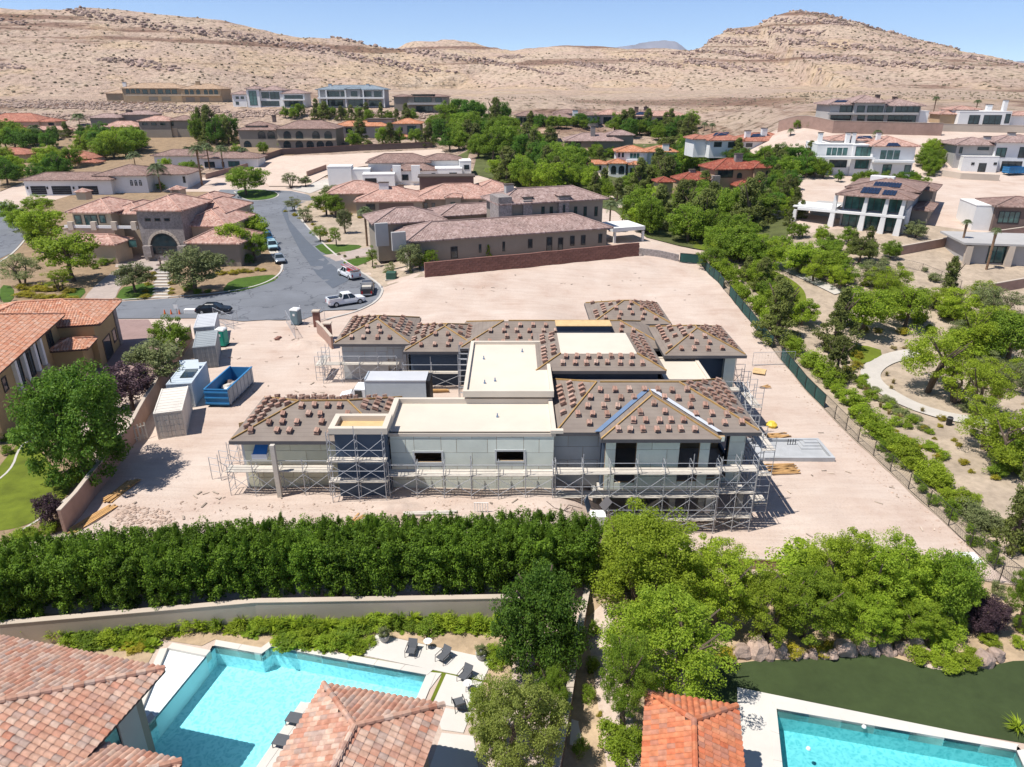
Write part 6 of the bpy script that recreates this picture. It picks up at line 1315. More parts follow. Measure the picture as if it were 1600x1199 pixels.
def hatch(o):
    mb = MB(); mb.box(.9, 2.1, 1.6, 3.8, 2.585, 2.66); mb.build('roof_hatch', M['glass'], o); f = MB(); f.add([(.3, 4.0, 2.62), (2.2, 4.0, 2.62), (2.0, 4.8, 3.35), (.1, 4.8, 3.35)], [(0, 1, 2, 3)]); f.build('hatch_lid', M['cont_light'], o); MB().tube((.35, .5, 2.5), (.35, .5, 3.4), .05).build('vent_pipe', M['black'], o)
container('pale blue container with an open roof hatch', -34.49, 65.18, .14, 'cont_light', 6.06, extra=hatch)
q = atz(302, 513, 2.59); container('light grey container farthest from the camera, by the street', q.x, q.y, .30, 'cont_pale', 6.06)
M['dump_blue'] = pmat('dumpster_blue', (0.035, 0.19, 0.40), .5, .12, 1.2, stain=.2); M['dump_side'] = pmat('dumpster_worn', (0.40, 0.44, 0.48), .7, .15, 1.2, stain=.25)
def dumpster(label, x, y, rz, L_=6.4, W=2.4, H=1.9, z=0.05, sidem='dump_side', sc=1):
    o = root('dumpster', label, 'dumpster', (0, 0, 0)); t = .08
    MB().box(0, W, 0, L_, .2, .3).build('floor', M['dump_blue'], o); MB().box(W - t, W, .1, L_, .2, H).build('side', M[sidem], o); MB().box(0, t, .1, L_, .2, H).build('side', M['dump_blue'], o); MB().box(t, W - t, L_ - t, L_, .3, H).build('back', M['dump_blue'], o)
    g = MB(); g.box(0, W, 0, .099, .2, H); do = g.build('gate', M['dump_blue'], o)
    for zz in (.35, .95, 1.55): MB().box(-.03, W + .03, -.08, -.001, zz, zz + .14).build('rib', M['dump_blue'], do)
    for i in range(7): MB().box(W + .001, W + .07, .3 + i * .93, .42 + i * .93, .2, H).build('rib', M[sidem], o)
    rb = MB(); rb.box(-.05, W + .08, -.03, 0.1, H, H + .08); rb.box(-.05, .1, .1, L_, H, H + .08); rb.box(W - .1, W + .08, .1, L_, H, H + .08); rb.build('rim', M['dump_blue'], o)
    for xx in (.25, W - .45):
        for yy in (.3, L_ - .5): MB().box(xx, xx + .2, yy, yy + .25, 0, .2).build('foot', M['black'], o)
    o.location = (x, y, z); o.rotation_euler = (0, 0, rz); o.scale = (sc,) * 3; return o
q = at(320, 637); dumpster('blue roll-off dumpster full of debris beside the containers', q.x + .2, q.y, -.17 + .12)
r = random.Random(3)
for i, (dx, dy, s_, mm) in enumerate(((1.0, 3.4, .55, 'plank'), (1.5, 2.2, .5, 'white_wall'), (.8, 4.4, .5, 'dark_wall'), (1.6, 4.8, .45, 'osb'), (.9, 1.6, .4, 'dark_wall'), (1.5, 3.9, .5, 'cmu'))):
    ob = place('debris', RK[i % 4], None, M[mm], (q.x + .2 + dx, q.y + dy, .75), (i, i * .7, 0), (s_, s_ * 1.2, s_ * .8)); tag(ob, 'chunk of building debris in the blue dumpster', 'debris', 'debris in the dumpster')
pp = at(1572, 270); dumpster('blue dumpster in front of the pale house at the right edge', pp.x - 2.5, pp.y - 2, R(-80), 5.5, 2.2, 1.7, pp.z, 'dump_blue')
def toilet(label, px, py, m, top, rz=0.1):
    p = at(px, py); o = root('portable_toilet', label, 'portable toilet', (0, 0, 0)); MB().box(-.56, .56, -.56, .56, .08, 2.05).build('cabin', m, o, bevel=.05); MB().box(-.62, .62, -.62, .62, 0, .079).build('base', M['black'], o)
    MB().loft([[(a * s, b * s, z) for a, b in ((-1, -1), (1, -1), (1, 1), (-1, 1))] for s, z in ((.6, 2.051), (.58, 2.2), (.42, 2.32), (.2, 2.36))]).build('roof', top, o)
    d = MB().box(-.4, .4, -.60, -.565, .16, 1.95).build('door', m, o); MB().box(-.15, .15, -.63, -.601, 1.35, 1.65).build('sticker', M['white_trim'], d); MB().tube((.45, .45, 2.1), (.45, .45, 2.6), .05).build('vent_pipe', top, o)
    o.location = p; o.rotation_euler = (0, 0, rz)
M['plastic_white'] = pmat('plastic_white', (.7, .71, .70), .5, .03)
toilet('grey-blue portable toilet by the street corner', 464, 507, pmat('plastic_greyblue', (.15, .22, .25), .5, .06), M['plastic_white'], -.2); toilet('green portable toilet beside the dark grey container', 349, 540, pmat('plastic_green', (.02, .30, .22), .5, .06), M['plastic_white'], -.1)
# temporary fence panels
def fence_panel(label, a, b, hgt=1.8, name='temporary_fence', cat='fence'):
    A, B = at(*a), at(*b); o = root(name, label, cat, A); up = Vector((0, 0, hgt)); m1 = MB()
    for p_, q_ in ((A, A + up), (B, B + up), (A + up, B + up), (A + up * .08, B + up * .08)): m1.tube(p_, q_, .03, 6)
    m1.build('panel_frame', M['scaffold'], o); k = 14; m2 = MB()
    for i in range(1, k): q_ = A.lerp(B, i / k); m2.tube(q_ + up * .08, q_ + up, .006, 3)
    for i in range(1, 10): m2.tube(A + up * i / 10, B + up * i / 10, .006, 3)
    m2.build('mesh_infill', M['scaffold'], o)
fence_panel('temporary fence panel left of the grey-blue toilet', (448, 505), (462, 530)); fence_panel('temporary fence panel right of the toilet by the pillar', (476, 508), (508, 500)); fence_panel('temporary fence panel by the black car, at the site entrance', (335, 500), (366, 515)); fence_panel('second temporary fence panel by the black car', (340, 512), (372, 506)); fence_panel('wire panel by the back right corner fence', (1175, 572), (1240, 570))
for i, (a, b) in enumerate(((258, 492), (268, 492), (281, 492), (312, 490))):
    p = at(a, b); mb = MB(); mb.lathe([(.05, p.z + .75), (.16, p.z + .06), (.17, p.z + .05)][::-1], 10, (p.x, p.y)); o = solo('traffic_cone', mb, pmat('cone_orange', (.8, .16, .04), .6, .05) if i == 0 else bpy.data.materials['cone_orange'], f'orange traffic cone by the street, {ordl(i)}', 'traffic cone', 'traffic cones by the site entrance')
p = at(277, 492); o = root('site_sign', 'small white sign on a post by the traffic cones', 'sign', p); MB().box(p.x - .05, p.x + .05, p.y - .05, p.y + .05, p.z, p.z + 1.4).build('post', M['plank'], o); MB().box(p.x - .3, p.x + .3, p.y - .08, p.y - .051, p.z + .9, p.z + 1.5).build('board', M['white_trim'], o)
p = at(299, 490); solo('barrier', MB().box(p.x - .9, p.x + .9, p.y - .3, p.y + .3, p.z, p.z + .7), M['white_trim'], 'white plastic barrier block near the black car', 'barrier', bevel=.08)
# plywood sheet leaning at the left wing
solo('plywood_sheet', MB().add([(-23.6, 55.0, .2), (-22.3, 56.0, .2), (-22.3, 56.2, 3.2), (-23.6, 55.2, 3.2), (-23.6, 55.06, .2), (-22.3, 56.06, .2), (-22.3, 56.26, 3.2), (-23.6, 55.26, 3.2)], [(0, 1, 2, 3), (7, 6, 5, 4), (0, 4, 5, 1), (1, 5, 6, 2), (2, 6, 7, 3), (3, 7, 4, 0)]), M['plywood'], 'orange plywood sheet upright at the left end of the front wing', 'plywood')
p = at(222, 690); o = root('slatted_pallet', 'grey slatted pallet leaning by the white container', 'pallet', p)
for i in range(7): MB().beam((p.x - 1.0 + .2 * i, p.y - .8 + .24 * i, .05), (p.x - 1.2 + .2 * i, p.y - .5 + .24 * i, 1.5), .12, .03).build('slat', M['plank'], o)
for z in (.35, 1.2): MB().beam((p.x - 1.05 - .14 * z, p.y - .75 + .2 * z, z), (p.x + .25 - .14 * z, p.y + .7 + .2 * z, z), .08, .05).build('rail', M['plank'], o)
# ------------------------------------------------------------------ boundary walls and fences
def wall_line(name, label, pts, hgt, w, m, cap=None, blocks=None, cat='wall', world=False, group=None, base=None):
    P = [Vector((p[0], p[1], 0)) for p in pts] if world else [at(*p) for p in pts]
    o = root(name, label, cat, (P[0].x, P[0].y, ground_z(P[0].x, P[0].y)), group); Q = []
    for a, b in zip(P, P[1:]):
        k = max(1, int((b - a).length / 2.5)); Q += [a.lerp(b, i / k) for i in range(k)]
    Q.append(P[-1]); mb = MB()
    if base is None: strip(mb, Q, w, hgt, .6)
    mb.build('core', M[m], o)
    if cap:
        c = MB(); R2 = []
        for i, p_ in enumerate(Q):
            a = Q[max(0, i - 1)]; b = Q[min(len(Q) - 1, i + 1)]; d = Vector((b.x - a.x, b.y - a.y, 0)).normalized(); s_ = Vector((-d.y, d.x, 0)) * (w / 2 + .05); z = ground_z(p_.x, p_.y) + hgt
            R2.append([(p_.x + s_.x, p_.y + s_.y, z + .002), (p_.x - s_.x, p_.y - s_.y, z + .002), (p_.x - s_.x, p_.y - s_.y, z + .09), (p_.x + s_.x, p_.y + s_.y, z + .09)])
        c.loft(R2); c.build('coping', M[cap], o)
    if blocks:
        bl, bh = blocks; tot = 0; lens = []
        for a, b in zip(Q, Q[1:]): lens.append((a - b).length)
        total = sum(lens); rows = int(hgt / bh); cnt = 0
        def pos(t):
            for a, b, l in zip(Q, Q[1:], lens):
                if t <= l: return a.lerp(b, t / l), (b - a).normalized()
                t -= l
            return Q[-1], (Q[-1] - Q[-2]).normalized()
        r_ = random.Random(4); sm = MB().box(-bl / 2 + .012, bl / 2 - .012, -w / 2 - .05, -w / 2 + .01, .012, bh - .012).mesh('block', M[m]); rest = []
        for j in range(rows):
            t = bl / 2 + (bl / 2 if j % 2 else 0)
            while t < total:
                q_, d = pos(t); z = ground_z(q_.x, q_.y) + j * bh; rz = math.atan2(d.y, d.x)
                if cnt < 300:
                    place('block', sm, o, None, (q_.x - ORG[o.name].x, q_.y - ORG[o.name].y, z - ORG[o.name].z), (0, 0, rz), (1, 1 + r_.uniform(0, .08), 1))
                else: rest.append((q_, rz, z))
                cnt += 1; t += bl
        if rest:
            mb = MB()
            for q_, rz, z in rest: mb.obox((q_.x, q_.y), (math.cos(rz), math.sin(rz)), (-math.sin(rz), math.cos(rz)), -bl / 2 + .012, bl / 2 - .012, -w / 2 - .05, -w / 2 + .01, z + .012, z + bh - .012)
            tag(mb.build('block_rows', M[m], o), kind='stuff')
    return o
def clampz(z): return z
wall_line('block_wall', 'long red-brown split-block wall across the back of the site', [(664, 434), (997, 400)], 2.3, .3, 'red_block', 'red_block', (1.0, .38))
wall_line('block_wall', 'short stone wall stepping down behind the right fence', [(997, 398), (1060, 408)], 1.2, .3, 'stone')
wall_line('garden_wall', 'beige rendered wall between the lawn and the building site', [(102, 834), (170, 745), (210, 690), (262, 595), (300, 530)], 1.9, .22, 'pink_block', 'beige_wall')
wall_line('entrance_wall', 'low pink wall at the site corner by the back left wing', [(497, 520), (520, 545)], 1.6, .25, 'pink_block', 'beige_wall')
for a, b, l in ((496, 510, 'farther'), (514, 530, 'nearer')):
    p = at(a, b); o = root('stone_pillar', f'{l} red block pillar of the site entrance', 'pillar', p)
    for i in range(7): MB().box(p.x - .4, p.x + .4, p.y - .4, p.y + .4, p.z + .3 * i, p.z + .3 * i + .285).build('block', M['red_block'], o)
    MB().box(p.x - .5, p.x + .5, p.y - .5, p.y + .5, p.z + 2.1, p.z + 2.25).build('cap', M['beige_wall'], o)
wall_line('garden_wall', 'long brown wall behind the vacant lot', [(350, 260), (385, 262), (440, 243), (560, 236), (676, 231)], 2.2, .3, 'dark_wall', 'red_block')
wall_line('garden_wall', 'curved pink wall at the vacant lot corner', [(322, 280), (352, 272), (390, 262)], 1.6, .3, 'pink_block'); wall_line('garden_wall', 'short brown wall left of the white block house', [(480, 277), (510, 266)], 1.8, .3, 'pink_block')
wall_line('terrace_wall', 'long pink terrace wall below the hilltop house', [(1215, 207), (1300, 208), (1470, 212)], 3.4, .5, 'pink_block', 'beige_wall'); wall_line('terrace_wall', 'stepped planter wall below the low white house', [(1470, 205), (1600, 208)], 2.0, .5, 'beige_wall', 'beige_wall')
wall_line('garden_wall', 'pink block wall below the solar house garden', [(1390, 402), (1480, 385), (1640, 362)], 1.6, .3, 'pink_block', 'beige_wall'); wall_line('garden_wall', 'lower pink wall at the right edge above the tennis court', [(1545, 460), (1660, 440)], 1.6, .3, 'pink_block', 'beige_wall'); wall_line('garden_wall', 'beige wall left of the solar house', [(1200, 345), (1262, 338)], 1.8, .3, 'beige_wall')
wall_line('garden_wall', 'pale wall ending above the dumpster forecourt at right', [(1470, 275), (1500, 280), (1560, 283)], 1.5, .4, 'beige_wall')
# chain-link fence with green screen along the park
def mesh_fence(name, label, pts, hgt, step, screen=None, dark=False):
    P = [at(*p) for p in pts]; Q = []
    for a, b in zip(P, P[1:]):
        k = max(1, round((b - a).length / step)); Q += [a.lerp(b, i / k) for i in range(k)]
    Q.append(P[-1]); Q = [Vector((q_.x, q_.y, ground_z(q_.x, q_.y))) for q_ in Q]; o = root(name, label, 'fence', Q[0])
    for i, q_ in enumerate(Q):
        MB().tube(q_ - Vector((0, 0, .1)), q_ + Vector((0, 0, hgt)), .04).build('post', M['dark_frame'], o)
        if i:
            a = Q[i - 1]; up = Vector((0, 0, hgt)); r_ = MB(); r_.tube(a + up, q_ + up, .025, 5); r_.tube(a + up * .06, q_ + up * .06, .02, 5); r_.build('rail', M['dark_frame'], o)
            w = MB(); k = 12
            for j in range(k):
                t = j / k; u = a.lerp(q_, t); v = a.lerp(q_, min(1, t + .35)); w.tube(u + up * .06, v + up, .006, 3); w.tube(u + up, v + up * .06, .006, 3)
            w.build('wire_mesh', M['dark_frame'], o)
            if screen and screen(i, len(Q)):
                d = (q_ - a).normalized(); n_ = Vector((-d.y, d.x, 0)) * .05; MB().add([a + n_ + up * .05, q_ + n_ + up * .05, q_ + n_ + up * .97, a + n_ + up * .97, a + n_ * .6 + up * .05, q_ + n_ * .6 + up * .05, q_ + n_ * .6 + up * .97, a + n_ * .6 + up * .97], [(0, 1, 2, 3), (7, 6, 5, 4), (0, 4, 5, 1), (2, 6, 7, 3)]).build('screen_cloth', M['screen'], o)
    return o
M['screen'] = pmat('screen_cloth', (.03, .10, .085), .8, .15, 2)
mesh_fence('chain_link_fence', 'dark chain-link fence with green screening between the site and the park', [(1062, 410), (1095, 414), (1130, 452), (1220, 562), (1340, 692), (1450, 793), (1596, 925)], 1.7, 2.9, lambda i, n: i < n * .62 and i % 7 != 0)
mesh_fence('pool_fence', 'dark metal fence at the bottom right corner of the site', [(1512, 905), (1560, 912), (1640, 925)], 1.6, 2.2)
mesh_fence('park_fence', 'thin dark fence on the slope beyond the park', [(1368, 408), (1440, 425), (1500, 452)], 1.4, 4)
mesh_fence('slope_fence', 'wooden rail fence climbing the desert slope', [(1112, 188), (1150, 176), (1180, 160)], 2.0, 6)
# ------------------------------------------------------------------ pool gardens in the foreground
def watermat():
    m, t, b = newmat('pool_water'); out = t.nodes['Material Output']; t.nodes.remove(b)
    tr = N(t, 'ShaderNodeBsdfTransparent'); tr.inputs[0].default_value = (0.63, 0.94, 0.97, 1); gl = N(t, 'ShaderNodeBsdfGlossy'); gl.inputs['Roughness'].default_value = 0.03
    g = N(t, 'ShaderNodeNewGeometry'); n = N(t, 'ShaderNodeTexNoise'); n.inputs['Scale'].default_value = 2.6; n.inputs['Detail'].default_value = 4; n.inputs['Distortion'].default_value = 0.6; t.links.new(g.outputs['Position'], n.inputs['Vector'])
    bp = N(t, 'ShaderNodeBump'); bp.inputs['Strength'].default_value = 0.35; bp.inputs['Distance'].default_value = 0.12; t.links.new(n.outputs[0], bp.inputs['Height']); t.links.new(bp.outputs[0], gl.inputs['Normal'])
    fr = N(t, 'ShaderNodeFresnel'); fr.inputs[0].default_value = 1.33; t.links.new(bp.outputs[0], fr.inputs['Normal'])
    ms = N(t, 'ShaderNodeMixShader'); t.links.new(fr.outputs[0], ms.inputs[0]); t.links.new(tr.outputs[0], ms.inputs[1]); t.links.new(gl.outputs[0], ms.inputs[2]); t.links.new(ms.outputs[0], out.inputs[0])
    return m
M['water'] = watermat()
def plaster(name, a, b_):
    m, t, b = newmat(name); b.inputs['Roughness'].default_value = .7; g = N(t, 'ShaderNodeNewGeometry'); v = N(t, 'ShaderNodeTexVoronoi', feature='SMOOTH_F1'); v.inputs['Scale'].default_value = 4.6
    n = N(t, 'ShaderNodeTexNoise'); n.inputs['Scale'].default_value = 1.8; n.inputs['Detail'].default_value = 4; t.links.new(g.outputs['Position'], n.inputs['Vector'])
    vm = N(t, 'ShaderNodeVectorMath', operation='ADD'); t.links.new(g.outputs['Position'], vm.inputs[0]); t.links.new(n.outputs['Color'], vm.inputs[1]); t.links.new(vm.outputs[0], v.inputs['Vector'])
    t.links.new(ramp(t, v.outputs[0], [(0.12, a), (0.55, b_)]), b.inputs['Base Color']); return m  # pale net painted into the plaster colour imitates caustic light on the floor
M['plaster'] = plaster('pool_plaster_caustics', (0.38, 0.64, 0.69), (0.64, 0.82, 0.85)); M['caustic_plaster_r'] = plaster('pool_plaster_deep_caustics', (0.17, 0.46, 0.48), (0.33, 0.60, 0.61))
M['deck'] = pmat('pale_deck', (0.60, 0.565, 0.515), .9, .05, .9, .05, 20, pos=True, stain=.08); M['shelf'] = pmat('shelf_plaster', (0.72, 0.78, 0.80), .7, .05, 1, pos=True)
M['pooltile'] = pmat('pool_tile', (.05, .10, .14), .3, .3, 6)
def area(P): return sum(P[i][0] * P[(i + 1) % len(P)][1] - P[(i + 1) % len(P)][0] * P[i][1] for i in range(len(P)))
def ccw(P): return P if area(P) > 0 else P[::-1]
def pool(name, label, poly, zt, depth, fm):
    P = ccw(poly); n = len(P); c = Vector((sum(p[0] for p in P) / n, sum(p[1] for p in P) / n, zt)); o = root(name, label, 'pool', c)
    w = MB(); tl = MB()
    for i in range(n):
        a, b = P[i], P[(i + 1) % n]; w.add([(*a, zt - depth), (*b, zt - depth), (*b, zt - .2), (*a, zt - .2)], [(3, 2, 1, 0)]); tl.add([(*a, zt - .2), (*b, zt - .2), (*b, zt), (*a, zt)], [(3, 2, 1, 0)])
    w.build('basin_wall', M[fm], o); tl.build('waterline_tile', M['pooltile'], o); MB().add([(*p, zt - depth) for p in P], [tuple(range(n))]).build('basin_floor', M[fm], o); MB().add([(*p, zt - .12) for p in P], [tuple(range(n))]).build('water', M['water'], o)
    for i in range(n):
        a, b = Vector((*P[i], 0)), Vector((*P[(i + 1) % n], 0)); d = (b - a).normalized(); s = Vector((d.y, -d.x, 0)); A = a - d * 0.0; B = b
        lo = [A, B, B + s * .45 + d * .2, A + s * .45 - d * .2]
        k = max(1, int((b - a).length / 1.6)); md = a.lerp(b, .6) + s * .25
        if in_poly((md.x, md.y), SHELF): continue
        for j in range(k):
            q = [lo[0].lerp(lo[1], (j + .006) / k), lo[0].lerp(lo[1], (j + .994) / k), lo[3].lerp(lo[2], (j + .994) / k), lo[3].lerp(lo[2], (j + .006) / k)]
            MB().prism([(p.x, p.y) for p in q], zt - .6, zt + .03 + .001 * (i % 2)).build('coping_stone', M['deck'], o)
    return o
zL = -1.70; zR = -2.50
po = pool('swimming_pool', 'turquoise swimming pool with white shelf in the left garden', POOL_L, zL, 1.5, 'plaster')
q = ccw(SHELF); MB().add([(*p, zL - .16) for p in q] + [(*p, zL - 1.5) for p in q], [(0, 1, 2, 3)] + [(i, i + 4, (i + 1) % 4 + 4, (i + 1) % 4) for i in range(4)]).build('sun_shelf', M['shelf'], po)
for i in range(4):
    a, b = Vector((*q[i], 0)), Vector((*q[(i + 1) % 4], 0)); d = (b - a).normalized(); s = Vector((d.y, -d.x, 0)); mid = a.lerp(b, .5) + s * .3
    if not in_poly((mid.x, mid.y), POOL_L): MB().prism([(p.x, p.y) for p in (a, b, b + s * .45, a + s * .45)], zL - .6, zL + .028).build('coping_stone', M['deck'], po)
pool('swimming_pool', 'turquoise swimming pool in the lower right corner beside dark turf', POOL_R, zR, 1.5, 'caustic_plaster_r')
def slab(name, label, px, z, m, th=.5):
    P = [tuple(atz(a, b, z)[:2]) for a, b in px]; o = MB().prism(P, z - th, z).build(name, M[m]); return tag(o, kind='structure')
slab('pool_deck', '', [(1152, 1074), (1592, 1163), (1586, 1172), (1212, 1107), (1215, 1130), (1226, 1290), (1152, 1290)], zR + .012, 'deck')
slab('pool_deck', '', [(1598, 1140), (1700, 1165), (1700, 1290), (1640, 1250)], zR + .012, 'deck')
for pxs in ([(588, 991), (770, 1030), (755, 1063), (568, 1024)], [(697, 1053), (755, 1066), (738, 1110), (677, 1098)], [(675, 1102), (736, 1114), (724, 1145), (690, 1140)], [(690, 1145), (740, 1150), (760, 1290), (640, 1290)], [(655, 1098), (690, 1052), (668, 1050), (648, 1097)], [(470, 1096), (484, 1100), (410, 1290), (330, 1290), (400, 1199)]):
    slab('deck_slab', '', pxs, zL + .01, 'deck')
drape_xy('planting_bed', [tuple(atz(a, b, -1.75)[:2]) for a, b in ((-60, 1005), (0, 990), (100, 985), (400, 968), (790, 958), (800, 1060), (745, 1100), (770, 1032), (588, 990), (565, 1022), (425, 1004), (410, 1015), (335, 1000), (315, 1010), (250, 1000), (200, 1100), (-60, 1100))], M['gravel_tan'], .03, 1.0)
drape('grass_joint', [(560, 1025), (700, 1053), (765, 1064), (763, 1068), (697, 1058), (675, 1100), (670, 1100), (690, 1056), (560, 1030)], M['lawn'], .045, 1.0)
drape('turf_lawn', smooth_poly([(1110, 1050), (1150, 1035), (1260, 1030), (1370, 1020), (1420, 1035), (1470, 1050), (1530, 1045), (1600, 1030), (1700, 1040), (1700, 1170), (1590, 1164), (1152, 1074), (1160, 1290), (1140, 1290), (1120, 1120), (1080, 1090)], 1), M['turf'], .04, 1.5)
drape('side_garden', [(925, 860), (1110, 1050), (1080, 1090), (1000, 1210), (860, 1210)], M['gravel_tan'], .035, 1.5)
drape('right_bed', [(925, 860), (1100, 900), (1500, 900), (1700, 930), (1700, 1040), (1530, 1045), (1420, 1035), (1260, 1030), (1110, 1050)], M['gravel_tan'], .03, 1.5)
drape('side_path', [(893, 1125), (925, 1138), (948, 1165), (935, 1180), (890, 1165)], M['deck'], .07, 1.0)
# retaining wall, neighbour wall
P = [(x, ywall(x)) for x in (-60, -45, -31, -24, -16.2, -8, -0.8, 3.0)]; o = root('retaining_wall', 'pale rendered retaining wall below the long hedge', 'wall', (-16, 36, -1.75)); mb = MB(); rings = []; cp = []
for i, (x, y) in enumerate(P): rings.append([(x, y + .25, -2.4), (x, y - .12, -2.4), (x, y - .12, .02), (x, y + .25, .02)]); cp.append([(x, y + .27, .021), (x, y - .15, .021), (x, y - .15, .07), (x, y + .27, .07)])
mb.loft(rings); mb.build('core', M['beige_wall'], o); mb = MB(); mb.loft(cp); mb.build('coping', M['beige_wall'], o)
wx = [(5.8, 43.5), (4.9, 37.5), (3.9, 33.0), (2.9, 28.0), (1.6, 22.0)]; o = root('boundary_wall', 'brown wall running toward the camera between the two pool gardens', 'wall', (4, 33, -2.5)); rings = []
for x, y in wx: rings.append([(x + .15, y, -3.6), (x - .15, y, -3.6), (x - .15, y, -.25), (x + .15, y, -.25)])
mb = MB(); mb.loft(rings); mb.build('core', M['dark_wall'], o)
for (xa, ya), (xb, yb) in zip(wx, wx[1:]):
    k = int(math.hypot(xb - xa, yb - ya) / .6)
    for j in range(k):
        t0, t1 = (j + .03) / k, (j + .97) / k; A = Vector((xa + (xb - xa) * t0, ya + (yb - ya) * t0)); B = Vector((xa + (xb - xa) * t1, ya + (yb - ya) * t1)); MB().prism([(A.x - .2, A.y), (B.x - .2, B.y), (B.x + .2, B.y), (A.x + .2, A.y)], -.249, -.16 + .012 * (j % 3)).build('coping_stone', M['beige_wall'], o)
wall_line('boundary_wall', 'low block wall half hidden behind the mesquite trees', [(925, 860), (1060, 885), (1240, 890), (1500, 902)], .9, .25, 'pink_block', 'beige_wall')
p = at(1504, 905); o = root('stone_pillar', 'stone pillar with wide white cap at the corner of the metal fence', 'pillar', p)
for i in range(6): MB().box(p.x - .38, p.x + .38, p.y - .38, p.y + .38, p.z + .3 * i, p.z + .3 * i + .285).build('block', M['stone'], o)
MB().box(p.x - .7, p.x + .7, p.y - .6, p.y + .6, p.z + 1.8, p.z + 1.95).build('cap', M['white_wall'], o)
# three tiled roofs
def V3z(a, b, z): return atz(a, b, z)
e = Vector((math.cos(R(-13)), math.sin(R(-13)), 0)); g = Vector((-e.y, e.x, 0)); Z = Vector((0, 0, 1))
C = V3z(258, 1046, 3.4); o = root('pool_villa', 'villa wing with pink barrel-tiled hip roof in the lower left corner', 'house', (C.x - 6, C.y - 6, -1.75))
s = 0.32; hw = 6.5; A0 = C - e * 16; B0 = C - g * 4.1; ap = C - e * hw - g * hw + Z * hw * s
pl1 = [C, A0, A0 - g * hw + Z * hw * s, ap]; pl2 = [C - g * 13, C, ap]
roof_planes(o, [pl1, [B0 - g * 8.9, C, ap]], [(C, ap)], M['clay_pink'], [150, 150])
C2 = V3z(284, 1191, 3.0); hw2 = 4.0; ap2 = C2 - e * hw2 - g * hw2 + Z * hw2 * s; A2 = C2 - e * 9
roof_planes(o, [[C2, A2, A2 - g * hw2 + Z * hw2 * s, ap2], [C2 - g * 7, C2, ap2]], [(C2, ap2)], M['clay_pink'], [100, 0])
W0 = C - e * .9 - g * .9
def fbox(name, u0, u1, v0, v1, z0, z1, m, par, org): return MB().obox((org.x, org.y), (e.x, e.y), (g.x, g.y), u0, u1, v0, v1, z0, z1).build(name, M[m], par)
fbox('wall', -16, 0, -.4, 0, -2, 3.2, 'taupe_wall', o, W0); fbox('wall', -.5, .0, -1.6, -.401, -2, 3.2, 'grey_wall', o, W0); fbox('wall', -.35, 0, -9, -4.6, -2, 3.2, 'grey_wall', o, W0)
wn_ = fbox('window', -.25, -.12, -4.6, -1.6, -1.9, 3.1, 'dark_frame', o, W0)
for i in range(3): fbox('pane', -.118, -.09, -4.5 + i * 1.0, -3.6 + i * 1.0, -1.8, 3.0, 'glass', wn_, W0)
D = [V3z(506, 1070, 2.6), V3z(694, 1103, 2.6)]; o = root('pool_house', 'small pool house with pink barrel-tiled roof at the bottom edge', 'house', (-6.5, 22, -1.75)); wd = (D[1] - D[0]).length; e2 = (D[1] - D[0]).normalized(); g2 = Vector((-e2.y, e2.x, 0)); ap = D[0] + e2 * wd / 2 - g2 * wd / 2 + Z * wd / 2 * .42; far = ap - g2 * 5
Lf, Rf = D[0] - g2 * (wd / 2 + 5), D[1] - g2 * (wd / 2 + 5)
roof_planes(o, [[D[1], D[0], ap], [D[0], Lf, far, ap], [Rf, D[1], ap, far]], [(D[0], ap), (D[1], ap), (ap, far)], M['clay_pink'], [75, 110, 110])
W1 = D[1] - e2 * .7 - g2 * .7
def gbox(name, u0, u1, v0, v1, z0, z1, m, par): return MB().obox((W1.x, W1.y), (e2.x, e2.y), (g2.x, g2.y), u0, u1, v0, v1, z0, z1).build(name, M[m], par)
gbox('wall', -.3, 0, -7, 0, -2, 2.4, 'taupe_wall', o); gbox('wall', -4.9, -.31, -.3, 0, -2, 2.4, 'taupe_wall', o); gbox('column', -4.9, -4.5, -7, -6.6, -2, 2.4, 'taupe_wall', o)
E_ = [V3z(1011, 1082, 1.6), V3z(1151, 1105, 1.6)]; o = root('garden_pavilion', 'square pavilion with orange-red tiled roof beside the right pool', 'pavilion', (8.6, 24, -2.5)); wd = (E_[1] - E_[0]).length; e3 = (E_[1] - E_[0]).normalized(); g3 = Vector((-e3.y, e3.x, 0)); ap = E_[0] + e3 * wd / 2 - g3 * wd / 2 + Z * wd / 2 * .42; far = ap - g3 * 4
Lf, Rf = E_[0] - g3 * (wd / 2 + 4), E_[1] - g3 * (wd / 2 + 4)
roof_planes(o, [[E_[1], E_[0], ap], [E_[0], Lf, far, ap], [Rf, E_[1], ap, far]], [(E_[0], ap), (E_[1], ap), (ap, far)], M['clay_orange'], [60, 120, 120])
for a in (.6, wd - .9):
    for b in (.6, 6.0): q_ = E_[0] + e3 * a - g3 * b; MB().box(q_.x, q_.x + .35, q_.y - .35, q_.y, -2.7, 1.5).build('post', M['taupe_wall'], o)
